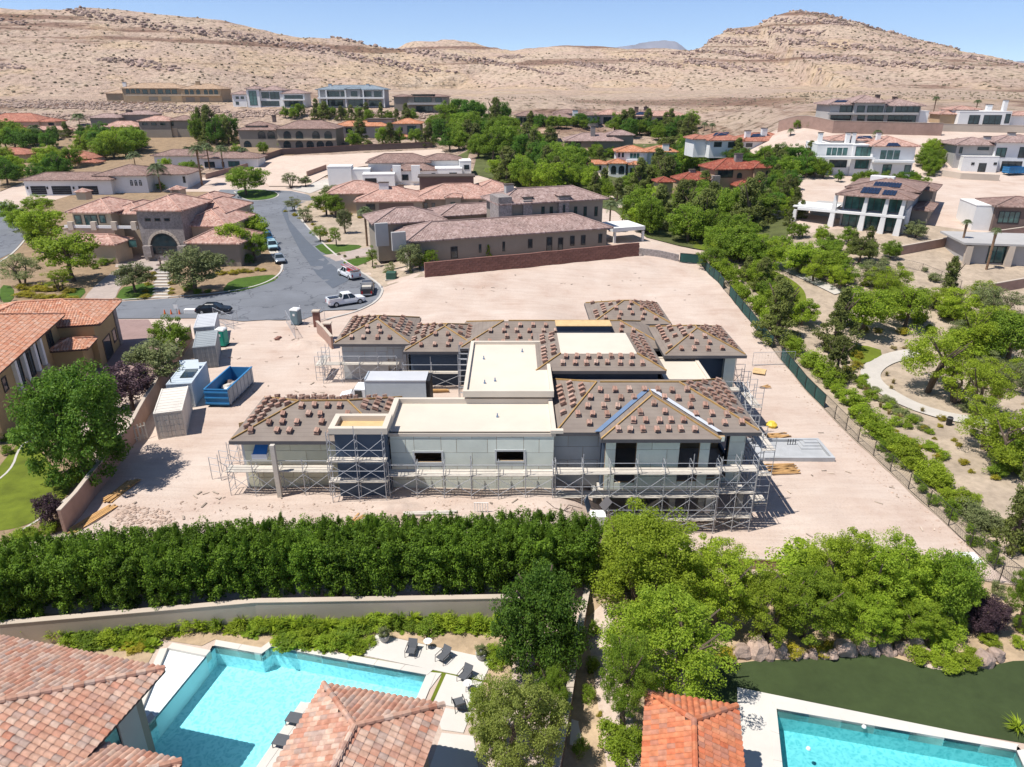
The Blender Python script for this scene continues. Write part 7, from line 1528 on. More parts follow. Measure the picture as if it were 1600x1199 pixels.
# pool furniture
M['mesh_fabric'] = pmat('grey_mesh_fabric', (.10, .105, .115), .8, .1, 4)
def chair(label, px, py, rz):
    p = atz(px, py, zL + .01); o = root('lounge_chair', label, 'chair', (0, 0, 0), 'lounge chairs on the pool deck')
    MB().loft([[(-.33, -.35, .36), (.33, -.35, .36), (.33, -.35, .40), (-.33, -.35, .40)], [(-.33, .25, .30), (.33, .25, .30), (.33, .25, .34), (-.33, .25, .34)]]).build('seat', M['mesh_fabric'], o)
    MB().loft([[(-.33, .25, .32), (.33, .25, .32), (.33, .29, .32), (-.33, .29, .32)], [(-.33, .58, .86), (.33, .58, .86), (.33, .62, .86), (-.33, .62, .86)]]).build('backrest', M['mesh_fabric'], o)
    for sx in (-.36, .36):
        a = MB(); a.tube((sx, -.4, 0), (sx, -.36, .55), .022); a.build('leg', M['dark_frame'], o); a = MB(); a.tube((sx, .5, 0), (sx, .3, .55), .022); a.build('leg', M['dark_frame'], o); a = MB(); a.tube((sx, -.38, .55), (sx, .46, .57), .025); a.build('armrest', M['dark_frame'], o)
    o.location = p; o.rotation_euler = (0, 0, rz); o.scale = (.86, .86, .86)
chair('lounge chair left of the farther round table', 643, 1022, R(-8)); chair('lounge chair right of the farther round table', 692, 1032, R(-35)); chair('lounge chair behind the nearer round table', 726, 1062, R(-30)); chair('lounge chair in front of the nearer round table', 717, 1104, R(-160))
for px, py, l in ((669, 1012, 'farther'), (731, 1078, 'nearer')):
    p = atz(px, py, zL + .01); o = root('side_table', f'{l} small round white side table on the pool deck', 'table', p); MB().lathe([(.26, p.z + .5), (.27, p.z + .515), (.26, p.z + .53)], 20, (p.x, p.y)).build('table_top', M['white_wall'], o)
    for i in range(3): a = i * 2.1; MB().tube((p.x + .2 * math.cos(a), p.y + .2 * math.sin(a), p.z), (p.x + .15 * math.cos(a), p.y + .15 * math.sin(a), p.z + .5), .018).build('leg', M['dark_frame'], o)
for px, py, l in ((601, 1001, 'left'), (752, 1029, 'right')):
    p = atz(px, py, zL + .01); o = root('planter_pot', f'grey round planter pot at the {l} end of the pool deck', 'planter', p); MB().lathe([(.22, p.z), (.32, p.z + .25), (.34, p.z + .45), (.28, p.z + .46)], 16, (p.x, p.y)).build('pot', M['grey_wall'], o)
    place('foliage', CR['shrub'][1], o, L['olive'], (0, 0, .35), (0, 0, px), (.36, .36, .33))
for px, py, l in ((458, 1128, 'upper'), (438, 1163, 'lower')):
    p = atz(px, py, zL + .02); o = root('sun_lounger', f'{l} grey sun lounger between the pool and the pool house', 'sun lounger', p)
    MB().obox((p.x, p.y), (e.x, e.y), (g.x, g.y), -.3, 1.6, -.33, .33, p.z + .32, p.z + .36).build('bed', M['mesh_fabric'], o)
    for a, b in ((-.25, -.3), (-.25, .3), (1.5, -.3), (1.5, .3)): x, y = p.x + e.x * a + g.x * b, p.y + e.y * a + g.y * b; MB().tube((x, y, p.z), (x, y, p.z + .32), .025).build('leg', M['dark_frame'], o)
for px, py, l in ((1350, 1136, 'white skimmer float near the far edge of the right pool'), (1263, 1170, 'small white float in the right pool')):
    p = atz(px, py, zR - .1); solo('pool_float', MB().lathe([(.06, p.z - .05), (.13, p.z), (.1, p.z + .08), (.03, p.z + .11)], 10, (p.x, p.y)), M['plastic_white'], l, 'pool float')
# boulders by the turf
for i, (px, py, s_) in enumerate(((1160, 1024, .55), (1185, 1022, .7), (1213, 1022, .62), (1318, 1020, .7), (1350, 1016, .6), (1382, 1017, .5), (1408, 1018, .5), (1428, 1012, .6), (1536, 1036, .6), (1554, 1028, .5), (1270, 1026, .35))):
    p = at(px, py); ob = place('boulder', RK[i % 4], None, M['rock'], (p.x, p.y, p.z + s_ * .45), (i, i * 2, i), (s_ * 1.15, s_ * .95, s_ * .95)); tag(ob, f'pinkish boulder at the turf edge, {ordl(i if i < 10 else 3)}' if i < 10 else 'small boulder half buried in the planting by the turf', 'boulder', 'boulders along the turf')
for i, px in enumerate((1136, 1148, 1200, 1228, 1244, 1258, 1286, 1300, 1334, 1366, 1396, 1418, 1440)):
    s_ = .22 + .16 * ((i * 7) % 5) / 4; p = at(px, 1026 - 4 * (px > 1300) + (i % 3)); ob = place('boulder', RK[(i + 1) % 4], None, M['rock'], (p.x, p.y, p.z + s_ * .4), (i * 2, i, i), (s_ * 1.3, s_, s_)); tag(ob, f'small stone in the row edging the turf, {ordl(i)}', 'boulder', 'small stones edging the turf')
# fountain, steps at the tuscan house
p = at(253, 424); o = root('fountain', 'dark two-tier fountain in the villa forecourt', 'fountain', p); MB().lathe([(1.2, p.z), (1.25, p.z + .35), (1.05, p.z + .36), (1.0, p.z + .15)], 20, (p.x, p.y)).build('basin', M['stone'], o); MB().lathe([(.25, p.z + .1), (.18, p.z + .9), (.8, p.z + 1.15), (.75, p.z + 1.2), (.15, p.z + 1.1), (.12, p.z + 1.8), (.4, p.z + 2.0), (.1, p.z + 2.05), (.05, p.z + 2.5)], 14, (p.x, p.y)).build('tiers', M['dark_wall'], o)
for i in range(9):
    a = at(254 - .2 * i, 428 + i * 4.6); solo('garden_step', MB().box(a.x - 1.25, a.x + 1.25, a.y - .55, a.y + .5, a.z - .2, a.z + .28 - .02 * i), M['concrete'], f'pale stone step leading to the fountain, {"topmost" if i == 0 else ORD[i] + " from the top"}', 'step', 'steps to the fountain')
# ------------------------------------------------------------------ vehicles
M['paint_white'] = pmat('paint_white', (.72, .73, .74), .3, .02, 1, spec=.5); M['paint_black'] = pmat('paint_black', (.012, .016, .024), .2, .05, 1, spec=.6); M['paint_silver'] = pmat('paint_silver', (.36, .40, .44), .3, .03, 1, metal=.5); M['paint_blue'] = pmat('paint_blue', (.02, .10, .22), .25, .05, 1, spec=.5); M['paint_teal'] = pmat('paint_teal', (.35, .52, .58), .3, .05, 1); M['paint_dark'] = pmat('paint_dark', (.03, .03, .035), .3, .05, 1, spec=.5)
M['lamp_red'] = pmat('lamp_red', (.45, .02, .02), .3); M['lamp_clear'] = pmat('lamp_clear', (.7, .7, .68), .2); M['car_glass'] = glassmat('car_glass', (.012, .018, .022), .04)
def ring(x, w, zl, zh): return [(x, -w * .96, zl), (x, -w, zl + (zh - zl) * .45), (x, -w * .93, zh - .04), (x, -w * .8, zh), (x, w * .8, zh), (x, w * .93, zh - .04), (x, w, zl + (zh - zl) * .45), (x, w * .96, zl)]
def wheel(o, x, y, r=.36):
    sgn = 1 if y > 0 else -1; t = MB(); V = []; n = 14
    for yy, rr in ((-.11, r * .92), (-.08, r), (.08, r), (.11, r * .92)): V.append([(x + rr * math.cos(a), y + yy, r + rr * math.sin(a)) for a in [2 * math.pi * i / n for i in range(n)]])
    t.loft(V); w = t.build('wheel', M['rubber'], o, smooth=False); m = MB(); m.loft([[(x + r * .6 * math.cos(a), y + sgn * .1, r + r * .6 * math.sin(a)) for a in [2 * math.pi * i / n for i in range(n)]], [(x + r * .5 * math.cos(a), y + sgn * .125, r + r * .5 * math.sin(a)) for a in [2 * math.pi * i / n for i in range(n)]]]); m.build('rim', M['metal'], w)
def vehicle(name, label, px, py, rz, kind, paint, z=.1):
    p = at(px, py); o = root(name, label, 'truck' if 'truck' in name else 'car', (0, 0, 0)); pm = M[paint]
    if kind == 'pickup': st = [(-2.75, .86, .5, .85), (-2.65, .95, .42, 1.0), (-.75, .98, .40, 1.02), (-.7, .98, .4, 1.12), (1.3, .98, .4, 1.12), (2.5, .95, .42, 1.05), (2.75, .85, .5, .95)]; gh = ((-.75, 1.45, .9), (-.55, .75, .72), 1.12, 1.82); wb = (-1.75, 1.85); r = .42
    elif kind == 'suv': st = [(-2.35, .85, .5, .9), (-2.25, .94, .4, 1.1), (.9, .95, .38, 1.08), (2.1, .92, .4, .98), (2.35, .8, .5, .85)]; gh = ((-2.2, 1.25, .88), (-1.95, .45, .72), 1.08, 1.74); wb = (-1.4, 1.45); r = .38
    else: st = [(-2.35, .78, .42, .8), (-2.2, .88, .3, .95), (-1.2, .92, .26, .98), (1.0, .92, .26, .94), (2.1, .88, .3, .82), (2.35, .75, .4, .68)]; gh = ((-1.75, 1.15, .84), (-.95, .3, .64), .95, 1.42); wb = (-1.4, 1.42); r = .34
    MB().loft([ring(*s_) for s_ in st]).build('body', pm, o); (a0, a1, w0), (b0, b1, w1), z0, z1 = gh
    MB().loft([[(a0, -w0, z0 - .03), (a1, -w0, z0 - .03), (a1, w0, z0 - .03), (a0, w0, z0 - .03)], [(b0, -w1, z1), (b1, -w1, z1), (b1, w1, z1), (b0, w1, z1)]]).build('windows', M['car_glass'], o)
    MB().loft([[(b0 - .06, -w1 - .03, z1 - .04), (b1 + .06, -w1 - .03, z1 - .04), (b1 + .06, w1 + .03, z1 - .04), (b0 - .06, w1 + .03, z1 - .04)], [(b0 + .1, -w1 + .06, z1 + .05), (b1 - .1, -w1 + .06, z1 + .05), (b1 - .1, w1 - .06, z1 + .05), (b0 + .1, w1 - .06, z1 + .05)]]).build('roof', pm, o)
    pi = MB()
    for sg in (-1, 1):
        for (xa, xb) in ((a0, b0), (a1, b1), ((a0 + a1) / 2, (b0 + b1) / 2)): pi.beam((xa, sg * (w0 + .01), z0), (xb, sg * (w1 + .01), z1), .09, .06)
    pi.build('pillar', pm, o)
    if kind == 'pickup':
        bd = MB(); bd.box(-2.6, -.85, -.78, .78, 1.021, 1.03); bd.build('bed_floor', M['black'], o)
        bs = MB(); bs.box(-2.68, -.78, -.95, -.80, .98, 1.36); bs.box(-2.68, -.78, .80, .95, .98, 1.36); bs.build('bed_side', pm, o); MB().box(-2.74, -2.62, -.9, .9, .75, 1.36).build('tailgate', pm, o)
    for sg in (-1, 1):
        for x in wb: wheel(o, x, sg * (.84 if kind != 'pickup' else .88), r)
        X = st[-1][0]; MB().box(X - .22, X - .02, sg * .62 - .14, sg * .62 + .14, st[-1][2] + .22, st[-1][3] - .02).build('headlight', M['lamp_clear'], o)
        X = st[0][0]; MB().box(X - .02, X + .1, sg * .7 - .1, sg * .7 + .1, st[0][3] - .25, st[0][3] - .02 + (.2 if kind == 'pickup' else 0)).build('tail_light', M['lamp_red'], o); MB().box(.75 + (.4 if kind == 'pickup' else 0), .95 + (.4 if kind == 'pickup' else 0), sg * 1.0, sg * 1.16, z0 + .02, z0 + .16).build('mirror', pm, o)
    MB().box(st[-1][0] - .1, st[-1][0] + .06, -.75, .75, st[-1][2] - .08, st[-1][2] + .12).build('bumper', M['black'] if kind != 'pickup' else M['metal'], o); MB().box(st[0][0] - .08, st[0][0] + .08, -.75, .75, st[0][2] - .08, st[0][2] + .1).build('bumper', M['black'] if kind != 'pickup' else M['metal'], o)
    o.location = (p.x, p.y, p.z + z); o.rotation_euler = (0, 0, rz); ORG[o.name] = Vector((0, 0, 0)); return o
def hd(a, b): A, B = at(*a), at(*b); return math.atan2(B.y - A.y, B.x - A.x)
vehicle('pickup_truck', 'white pickup truck parked at the street corner by the site', 541, 477, hd((512, 483), (566, 474)), 'pickup', 'paint_white')
t2 = vehicle('pickup_truck', 'black pickup truck seen from behind with a loaded bed', 575, 459, R(98), 'pickup', 'paint_dark')
t3 = vehicle('utility_truck', 'white work truck with pipes and red gear on its back', 546, 434, hd((562, 440), (526, 424)), 'pickup', 'paint_white')
for i in range(7): MB().tube((-2.9, -.6 + .2 * i, 1.75 + .05 * (i % 2)), (1.6, -.6 + .2 * i, 2.0), .05).build('pipe', M['metal' if i % 3 else 'lamp_red'], t3)
for x in (-2.5, -.9): MB().box(x, x + .08, -.95, .95, 1.3, 1.72).build('rack', M['metal'], t3)
MB().box(-2.5, -1.0, -.75, .75, 1.05, 1.5).build('tool_box', M['lamp_red'], t3); MB().box(-2.3, -1.2, -.7, .7, 1.04, 1.6).build('load', M['plank'], t2); MB().box(-1.1, -.9, -.9, .9, 1.3, 2.0).build('rack', M['metal'], t2)
vehicle('sedan_car', 'black sedan parked at the street by the site entrance', 335, 490, hd((310, 490), (360, 489)), 'sedan', 'paint_black')
for px, py, k, pt_, l in ((411, 362, 'suv', 'paint_silver', 'silver car farthest in the row along the villa kerb'), (419, 377, 'suv', 'paint_blue', 'dark blue car second farthest along the villa kerb'), (426, 390, 'suv', 'paint_teal', 'pale teal car along the villa kerb behind the silver one'), (437, 410, 'sedan', 'paint_silver', 'silver sedan nearest in the row along the villa kerb')):
    vehicle('parked_car', l, px, py, hd((413, 364), (440, 410)), k, pt_)
q0 = atz(571, 597, 3.3); o = root('box_truck', 'box truck with white cab and grey cargo box in the courtyard', 'truck', (0, 0, 0)); Lb = 5.9
MB().box(0, Lb, 0, 2.4, 1.0, 3.3).build('cargo_box', M['cont_light'], o); MB().box(-.04, Lb + .04, -.04, 2.44, 3.3, 3.42).build('box_roof', M['cont_pale'], o); MB().box(-.15, -.001, .1, 2.3, 1.1, 3.5).build('wind_deflector', M['dump_side'], o)
MB().loft([[(x, .25 + i_, zl), (x, 2.15 - i_, zl), (x, 2.15 - i_, zh), (x, .25 + i_, zh)] for x, i_, zl, zh in ((-.2, 0, .5, 2.3), (-1.2, 0, .5, 2.35), (-1.8, .05, .5, 1.6), (-2.9, .15, .55, 1.35), (-3.0, .2, .6, 1.2))]).build('cab', M['paint_white'], o)
MB().loft([[(x, .22, a), (x, 2.18, a), (x - .02, 2.18, b), (x - .02, .22, b)] for x, a, b in ((-.5, 1.5, 2.2), (-1.2, 1.5, 2.22))]).build('side_window', M['car_glass'], o); MB().add([(-1.215, .4, 2.28), (-1.215, 2.0, 2.28), (-1.82, 2.0, 1.64), (-1.82, .4, 1.64)], [(0, 1, 2, 3)]).build('windscreen', M['car_glass'], o)
for x in (-2.2, 4.4): [wheel(o, x, y + 1.2, .45) for y in (-1.0, 1.0)]
MB().box(-.1, Lb, .6, 1.8, .6, .99).build('chassis', M['black'], o); MB().box(Lb + .05, Lb + .4, .1, 2.3, .4, 3.3).build('tail_lift', M['black'], o)
o.location = (q0.x, q0.y, .05)
p = at(612, 437); o = root('utility_box', 'green utility box at the kerb beyond the trucks', 'utility box', p); MB().box(p.x - .8, p.x + .8, p.y - .7, p.y + .7, p.z, p.z + 1.3).build('cabinet', pmat('util_green', (.04, .10, .07), .6), o, bevel=.06); MB().box(p.x - .95, p.x + .95, p.y - .85, p.y + .85, p.z, p.z + .15).build('pad', M['concrete'], o)
p = at(1482, 665); o = root('trash_bin', 'dark litter bin beside the curved park path', 'bin', p); MB().lathe([(.28, p.z), (.3, p.z + .9), (.24, p.z + 1.0), (.1, p.z + 1.05)], 12, (p.x, p.y)).build('body', M['black'], o); MB().lathe([(.31, p.z + .88), (.31, p.z + .93)], 12, (p.x, p.y)).build('rim', M['metal'], o)
p = at(2, 472); o = root('street_lamp', 'slim dark street lamp post at the left edge by the lawn', 'lamp', p); MB().tube(p, p + Vector((0, 0, 3.4)), .07, 8, .05).build('pole', M['black'], o); MB().lathe([(.1, p.z + 3.4), (.22, p.z + 3.6), (.24, p.z + 3.9), (.05, p.z + 4.1)], 10, (p.x, p.y)).build('lantern', M['dark_frame'], o)
# ------------------------------------------------------------------ planting
# the long hedge
hx0 = -36.0; n_h = 24
for i in range(n_h):
    x = hx0 + i * 1.72; r_ = random.Random(i)
    y = ywall(x) + 1.75; hh = 3.8 + r_.uniform(-.08, .12)
    if x > 4.6: break
    for dx, dy, w, lb, gp in ((0, 0, 3.1, 'dense green hedge shrub above the retaining wall', 'shrubs of the long hedge'), (.8, 1.35, 2.8, 'back row hedge shrub facing the building site', 'back row of the long hedge')):
        jx, jy = r_.uniform(-.3, .3), r_.uniform(-.25, .2); h2 = hh + r_.uniform(-.12, .12)
        o = tree((x + dx + jx, y + dy + jy, -.15), h2, w * r_.uniform(.9, 1.15), 'hedge', 'hedge', 'hedge_shrub', f'{lb}, {ordl(i)}', 'hedge', gp, clear=0.0, trunk=False)
        for k in range(4): place('shoot', CR['shrub'][k], o, L['hedge'], (r_.uniform(-1, 1), r_.uniform(-.8, .8), h2 * .86), (0, 0, k), (.16, .16, r_.uniform(.3, .62)))
L['willow'] = leafmat('leaf_willow', (0.17, 0.22, 0.035), (0.40, 0.45, 0.10), 0.45)
# foreground trees: px, top, base, width, kind, leaf, name, label
FG = [
 (138, 565, 748, 152, 'big', 'ficus', 'ficus_tree', 'large round dark green tree beside the lawn, nearest left'),
 (842, 888, 1050, 132, 'big', 'ficus', 'evergreen_tree', 'dense dark evergreen at the right end of the pool garden'),
 (862, 1040, 1140, 60, 'bigairy', 'mid', 'evergreen_tree', 'slim mid-green tree against the wall between the pool gardens'),
 (806, 1062, 1215, 140, 'bigairy', 'willow', 'willow_tree', 'grey-green willowy tree at the bottom edge right of the deck'),
 (760, 1060, 1160, 60, 'bigairy', 'mesq', 'willow_tree', 'small yellow-green feathery tree right of the deck chairs'),
 (1005, 800, 955, 175, 'bigairy', 'mesq', 'mesquite_tree', 'yellow-green mesquite in front of the basement scaffold'),
 (1110, 845, 975, 130, 'bigairy', 'mesq', 'mesquite_tree', 'mesquite below the basement corner, right of the tallest one'),
 (1035, 930, 1078, 185, 'bigairy', 'lime', 'mesquite_tree', 'broad bright green mesquite above the orange pavilion'),
 (975, 990, 1130, 80, 'bigairy', 'mid', 'citrus_tree', 'darker green tree left of the orange pavilion roof'),
 (1190, 898, 996, 108, 'bigairy', 'mesq', 'mesquite_tree', 'mesquite above the leftmost turf boulders'),
 (1260, 888, 998, 115, 'bigairy', 'lime', 'mesquite_tree', 'bright mesquite in the middle of the turf border'),
 (1300, 830, 960, 110, 'bigairy', 'mesq', 'mesquite_tree', 'pale airy mesquite standing out against the pink dirt'),
 (1375, 838, 965, 135, 'bigairy', 'lime', 'mesquite_tree', 'tall bright mesquite right of centre in the turf border'),
 (1345, 925, 1000, 95, 'bigairy', 'lime', 'mesquite_tree', 'low mesquite above the white boulder'),
 (1420, 930, 998, 88, 'bigairy', 'lime', 'mesquite_tree', 'low mesquite at the right end of the boulders'),
 (1468, 858, 975, 85, 'big', 'mid', 'laurel_tree', 'darker leafy tree beside the stone pillar'),
 (1532, 930, 985, 58, 'big', 'plum', 'plum_shrub', 'round dark purple shrub below the metal fence'),
 (1585, 700, 860, 95, 'cone', 'pine', 'pine_tree', 'tall pine at the right edge below the path'),
 (1590, 880, 985, 60, 'bigairy', 'mid', 'mesquite_tree', 'leafy tree at the right edge beside the metal fence'),
 (248, 530, 606, 78, 'round', 'olive', 'young_tree', 'young grey-green tree on the left of the container wall, nearer'),
 (274, 496, 556, 58, 'round', 'mid', 'young_tree', 'young green tree by the wall beside the dark container'),
 (206, 568, 640, 82, 'round', 'plum', 'plum_tree', 'purple-leaved tree behind the white container'),
 (88, 770, 822, 46, 'round', 'plum', 'plum_shrub', 'small purple-leaved shrub by the lawn and the beige wall'),
 # around the tuscan villa
 (118, 360, 440, 86, 'round', 'lime', 'elm_tree', 'bright green rounded tree before the stone-towered villa, left'),
 (212, 410, 458, 56, 'round', 'olive', 'olive_tree', 'olive tree left of the fountain steps'),
 (305, 383, 458, 84, 'round', 'olive', 'olive_tree', 'large olive tree right of the fountain steps'),
 (36, 395, 448, 60, 'airy', 'olive', 'olive_tree', 'low olive tree at the left edge by the street'),
 (72, 322, 392, 62, 'round', 'lime', 'elm_tree', 'bright green tree at the left flank of the stone-towered villa'),
 (65, 305, 335, 44, 'round', 'lime', 'elm_tree', 'small bright tree before the white garage house'),
 (380, 318, 375, 60, 'round', 'mid', 'ash_tree', 'green tree by the street right of the stone-towered villa'),
 (372, 345, 410, 50, 'round', 'lime', 'ash_tree', 'bright tree right behind the villa, nearer the parked cars'),
 (400, 362, 408, 40, 'round', 'mid', 'ash_tree', 'small tree by the parked cars'),
 (95, 418, 455, 40, 'airy', 'mesq', 'young_tree', 'thin young tree in the villa front border'),
 (386, 258, 305, 62, 'round', 'mid', 'elm_tree', 'round tree on the traffic island of the cul-de-sac'),
 # between street and the taupe house
 (640, 380, 425, 42, 'round', 'olive', 'oak_tree', 'grey-green tree left of the taupe house corner'), (655, 395, 420, 26, 'round', 'mid', 'oak_tree', 'smaller green tree beside the taupe house corner'),
 (676, 388, 415, 22, 'airy', 'mid', 'young_tree', 'thin tree in front of the taupe house wall'), (763, 382, 405, 14, 'cone', 'lime', 'cypress_shrub', 'small bright conical shrub against the taupe wall'),
 (540, 325, 365, 24, 'round', 'olive', 'olive_tree', 'dark olive tree in the street-side garden'), (510, 300, 338, 36, 'round', 'mid', 'elm_tree', 'leafy tree at the cul-de-sac by the pink tiled house'), (525, 305, 340, 30, 'round', 'mid', 'elm_tree', 'second leafy tree at the cul-de-sac by the pink tiled house'),
 (460, 308, 330, 26, 'airy', 'olive', 'young_tree', 'thin pale tree at the bend of the street'), (478, 322, 348, 24, 'airy', 'olive', 'young_tree', 'thin olive tree in the street-side garden, upper'), (500, 350, 378, 26, 'airy', 'mid', 'young_tree', 'small tree in the street-side garden, middle'), (525, 352, 385, 20, 'airy', 'mid', 'young_tree', 'slim tree by the garden drive'), (582, 385, 418, 18, 'airy', 'mid', 'young_tree', 'slim tree on the small lawn by the trucks'), (608, 412, 432, 20, 'airy', 'olive', 'young_tree', 'low shrub-like tree by the green utility box'),
 (455, 268, 294, 26, 'airy', 'olive', 'young_tree', 'grey-green young tree on the vacant lot, left'), (478, 275, 292, 20, 'round', 'olive', 'young_tree', 'round grey-green tree by the short brown wall'), (518, 288, 310, 30, 'round', 'olive', 'olive_tree', 'olive tree before the white block house'),
 # park
 (1213, 436, 530, 80, 'cone', 'pine', 'pine_tree', 'bushy pine nearest the site fence in the park'), (1305, 450, 548, 78, 'cone', 'pine', 'pine_tree', 'tall dark pine in the middle of the park lawn'), (1303, 525, 592, 66, 'cone', 'pine', 'pine_tree', 'leaning pine by the fence beside the path lawn'),
 (1345, 448, 520, 84, 'round', 'lime', 'mesquite_tree', 'bright green mesquite on the park lawn edge'), (1412, 446, 512, 66, 'round', 'lime', 'mesquite_tree', 'bright green mesquite right of the lawn edge one'),
 (1445, 508, 612, 92, 'airy', 'mesq', 'palo_verde_tree', 'airy yellow-green tree inside the bend of the path'), (1492, 555, 630, 80, 'airy', 'mesq', 'palo_verde_tree', 'airy tree right of the path bend, with bare trunk'), (1520, 480, 560, 80, 'airy', 'mesq', 'palo_verde_tree', 'pale sparse tree on the gravel slope'),
 (1568, 486, 575, 78, 'round', 'mid', 'mesquite_tree', 'dark leafy tree at the right edge of the gravel slope'), (1478, 400, 470, 44, 'cone', 'pine', 'pine_tree', 'pine standing alone on the slope below the garden wall'), (1530, 560, 650, 76, 'airy', 'mesq', 'palo_verde_tree', 'airy tree at the right edge above the path'), (1535, 628, 705, 80, 'airy', 'mesq', 'palo_verde_tree', 'airy tree over the end of the path'), (1570, 640, 735, 110, 'airy', 'mesq', 'palo_verde_tree', 'broad airy tree at the right edge with dark shade'),
 (1535, 440, 500, 50, 'airy', 'olive', 'palo_verde_tree', 'reddish-green sparse tree above the gravel slope'), (1250, 385, 430, 44, 'airy', 'mid', 'ash_tree', 'young tree by the upper park path'), (1200, 372, 418, 48, 'airy', 'mid', 'ash_tree', 'young tree at the start of the upper park path'), (1320, 405, 448, 52, 'airy', 'mid', 'ash_tree', 'young leafy tree right of the upper park path'), (1290, 372, 410, 40, 'round', 'mid', 'ash_tree', 'tree below the battered columns, right'), (1340, 370, 412, 46, 'round', 'pine', 'pine_tree', 'dark tree below the solar house terrace'), (1128, 405, 432, 34, 'shrub', 'lime', 'round_shrub', 'clipped bright shrub at the far end of the fence'), (1110, 385, 420, 44, 'round', 'mid', 'ash_tree', 'leafy tree at the top end of the site fence'),
 (1195, 435, 475, 32, 'round', 'mid', 'round_shrub', 'rounded dark shrub between fence and park lawn'), (1430, 345, 372, 34, 'round', 'olive', 'shrub_tree', 'green shrub in front of the solar house wall'),
]
for px, pt_, pb, w, k, lm, nm, lb in FG:
    tree_px(px, pt_, pb, w, k, lm, nm, lb, cat='shrub' if 'shrub' in nm else 'tree', multi=lm in ('mesq', 'lime', 'olive') and k in ('airy', 'bigairy'), clear=0.0 if k == 'big' else 0.05 if ('shrub' in nm or k == 'cone') else (0.12 if k == 'bigairy' else 0.18))
# tree belts: px polygon, spacing, height range (m), group phrase
brng = random.Random(21)
def belt(poly, n, hr, wr, mix, where):
    xs = [p[0] for p in poly]; ys = [p[1] for p in poly]; pts = []; tries = 0
    while len(pts) < n and tries < 4000:
        tries += 1; c = (brng.uniform(min(xs), max(xs)), brng.uniform(min(ys), max(ys)))
        if in_poly(c, poly) and all(math.hypot((c[0] - q[0]) * .8, (c[1] - q[1]) * 2.4) > 9 for q in pts): pts.append(c)
    pts.sort(); cnt = {}
    desc = {'pine': ('pine_tree', 'dark olive pine', 'cone'), 'mid': ('broadleaf_tree', 'mid-green leafy tree', 'round'), 'lime': ('broadleaf_tree', 'bright yellow-green tree', 'round'), 'dark': ('evergreen_tree', 'deep green rounded tree', 'round'), 'olive': ('olive_tree', 'grey-green tree', 'airy'), 'mesq': ('palo_verde_tree', 'airy yellow-green tree', 'airy')}
    for c in pts:
        lm = brng.choice(mix); nm, d, k = desc[lm]; i = cnt.get(lm, 0); cnt[lm] = i + 1; p = at(*c); hh = brng.uniform(*hr) * 1.12
        if lm == 'pine': hh *= 1.2
        tree(p, hh, hh * brng.uniform(*wr), k, lm, nm, (f'leftmost {d} {where}' if i == 0 else f'{ORD[min(i, 25)]} {d} from left {where}'), group=f'{d}s {where}', clear=.06)
B = (.8, 1.15)
belt([(675, 200), (720, 182), (800, 196), (800, 225), (780, 262), (745, 272), (720, 255), (680, 235)], 26, (7, 10.5), B, ['pine', 'mid', 'dark', 'mid'], 'in the belt right of the vacant lot')
belt([(745, 275), (790, 262), (860, 268), (905, 290), (900, 310), (800, 300)], 14, (5, 8), B, ['mid', 'lime', 'pine'], 'behind the taupe tower')
belt([(800, 228), (860, 245), (910, 262), (905, 285), (820, 265)], 15, (6, 8.5), B, ['pine', 'mid', 'dark'], 'below the brown-roofed house')
belt([(895, 205), (960, 205), (1085, 200), (1090, 222), (1000, 222), (920, 205)], 21, (5.5, 8), B, ['mid', 'pine', 'dark'], 'at the foot of the long grey house')
belt([(1000, 285), (1060, 250), (1075, 270), (1060, 300), (1020, 320), (960, 310)], 15, (5.5, 8.5), B, ['pine', 'mid', 'dark'], 'right of the white villa')
belt([(955, 320), (1040, 320), (1110, 320), (1190, 330), (1180, 365), (1100, 385), (1020, 372), (985, 350)], 28, (5.5, 8), B, ['mid', 'lime', 'mid', 'pine'], 'behind the pool canopy')
belt([(1070, 308), (1160, 312), (1225, 325), (1220, 350), (1170, 335), (1080, 328)], 20, (3.0, 4.4), B, ['mid', 'dark', 'pine', 'lime'], 'below the red tiled villa')
belt([(1075, 232), (1110, 247), (1180, 252), (1290, 262), (1290, 280), (1215, 280), (1100, 258)], 40, (3.6, 5.2), B, ['pine', 'mid', 'dark'], 'below the white solar house')
belt([(1205, 285), (1240, 285), (1240, 315), (1200, 305)], 12, (2.6, 4), B, ['dark', 'mid', 'pine'], 'left of the solar modern house')
belt([(1300, 282), (1340, 283), (1430, 284), (1430, 290), (1330, 290)], 9, (2.2, 3.4), B, ['mid', 'dark'], 'below the white modern house')
belt([(1215, 368), (1290, 372), (1390, 392), (1420, 402), (1340, 415), (1225, 395)], 13, (2.0, 3.2), B, ['mid', 'pine', 'lime'], 'on the slope below the battered columns')
belt([(1100, 395), (1180, 385), (1190, 400), (1150, 415), (1110, 412)], 8, (4.5, 6.5), B, ['mid', 'lime'], 'at the top of the park')
belt([(0, 215), (60, 222), (100, 222), (90, 238), (0, 235)], 10, (5.5, 8), B, ['mid', 'dark'], 'at the far left below the red roofs')
belt([(110, 222), (150, 226), (225, 228), (225, 246), (160, 250), (110, 240)], 14, (6, 9), B, ['mid', 'lime', 'dark'], 'before the brown arched villa')
belt([(0, 262), (50, 258), (120, 262), (118, 275), (30, 290), (0, 300)], 14, (5, 7.5), B, ['mid', 'dark', 'lime'], 'behind the white garage house')
belt([(300, 215), (335, 205), (375, 215), (370, 235), (310, 232)], 8, (7, 11), (.6, .85), ['pine', 'mid', 'dark'], 'left of the arcade villa')
belt([(540, 222), (620, 224), (676, 222), (676, 230), (550, 232)], 8, (5, 8), B, ['pine', 'mid'], 'before the orange-roofed house')
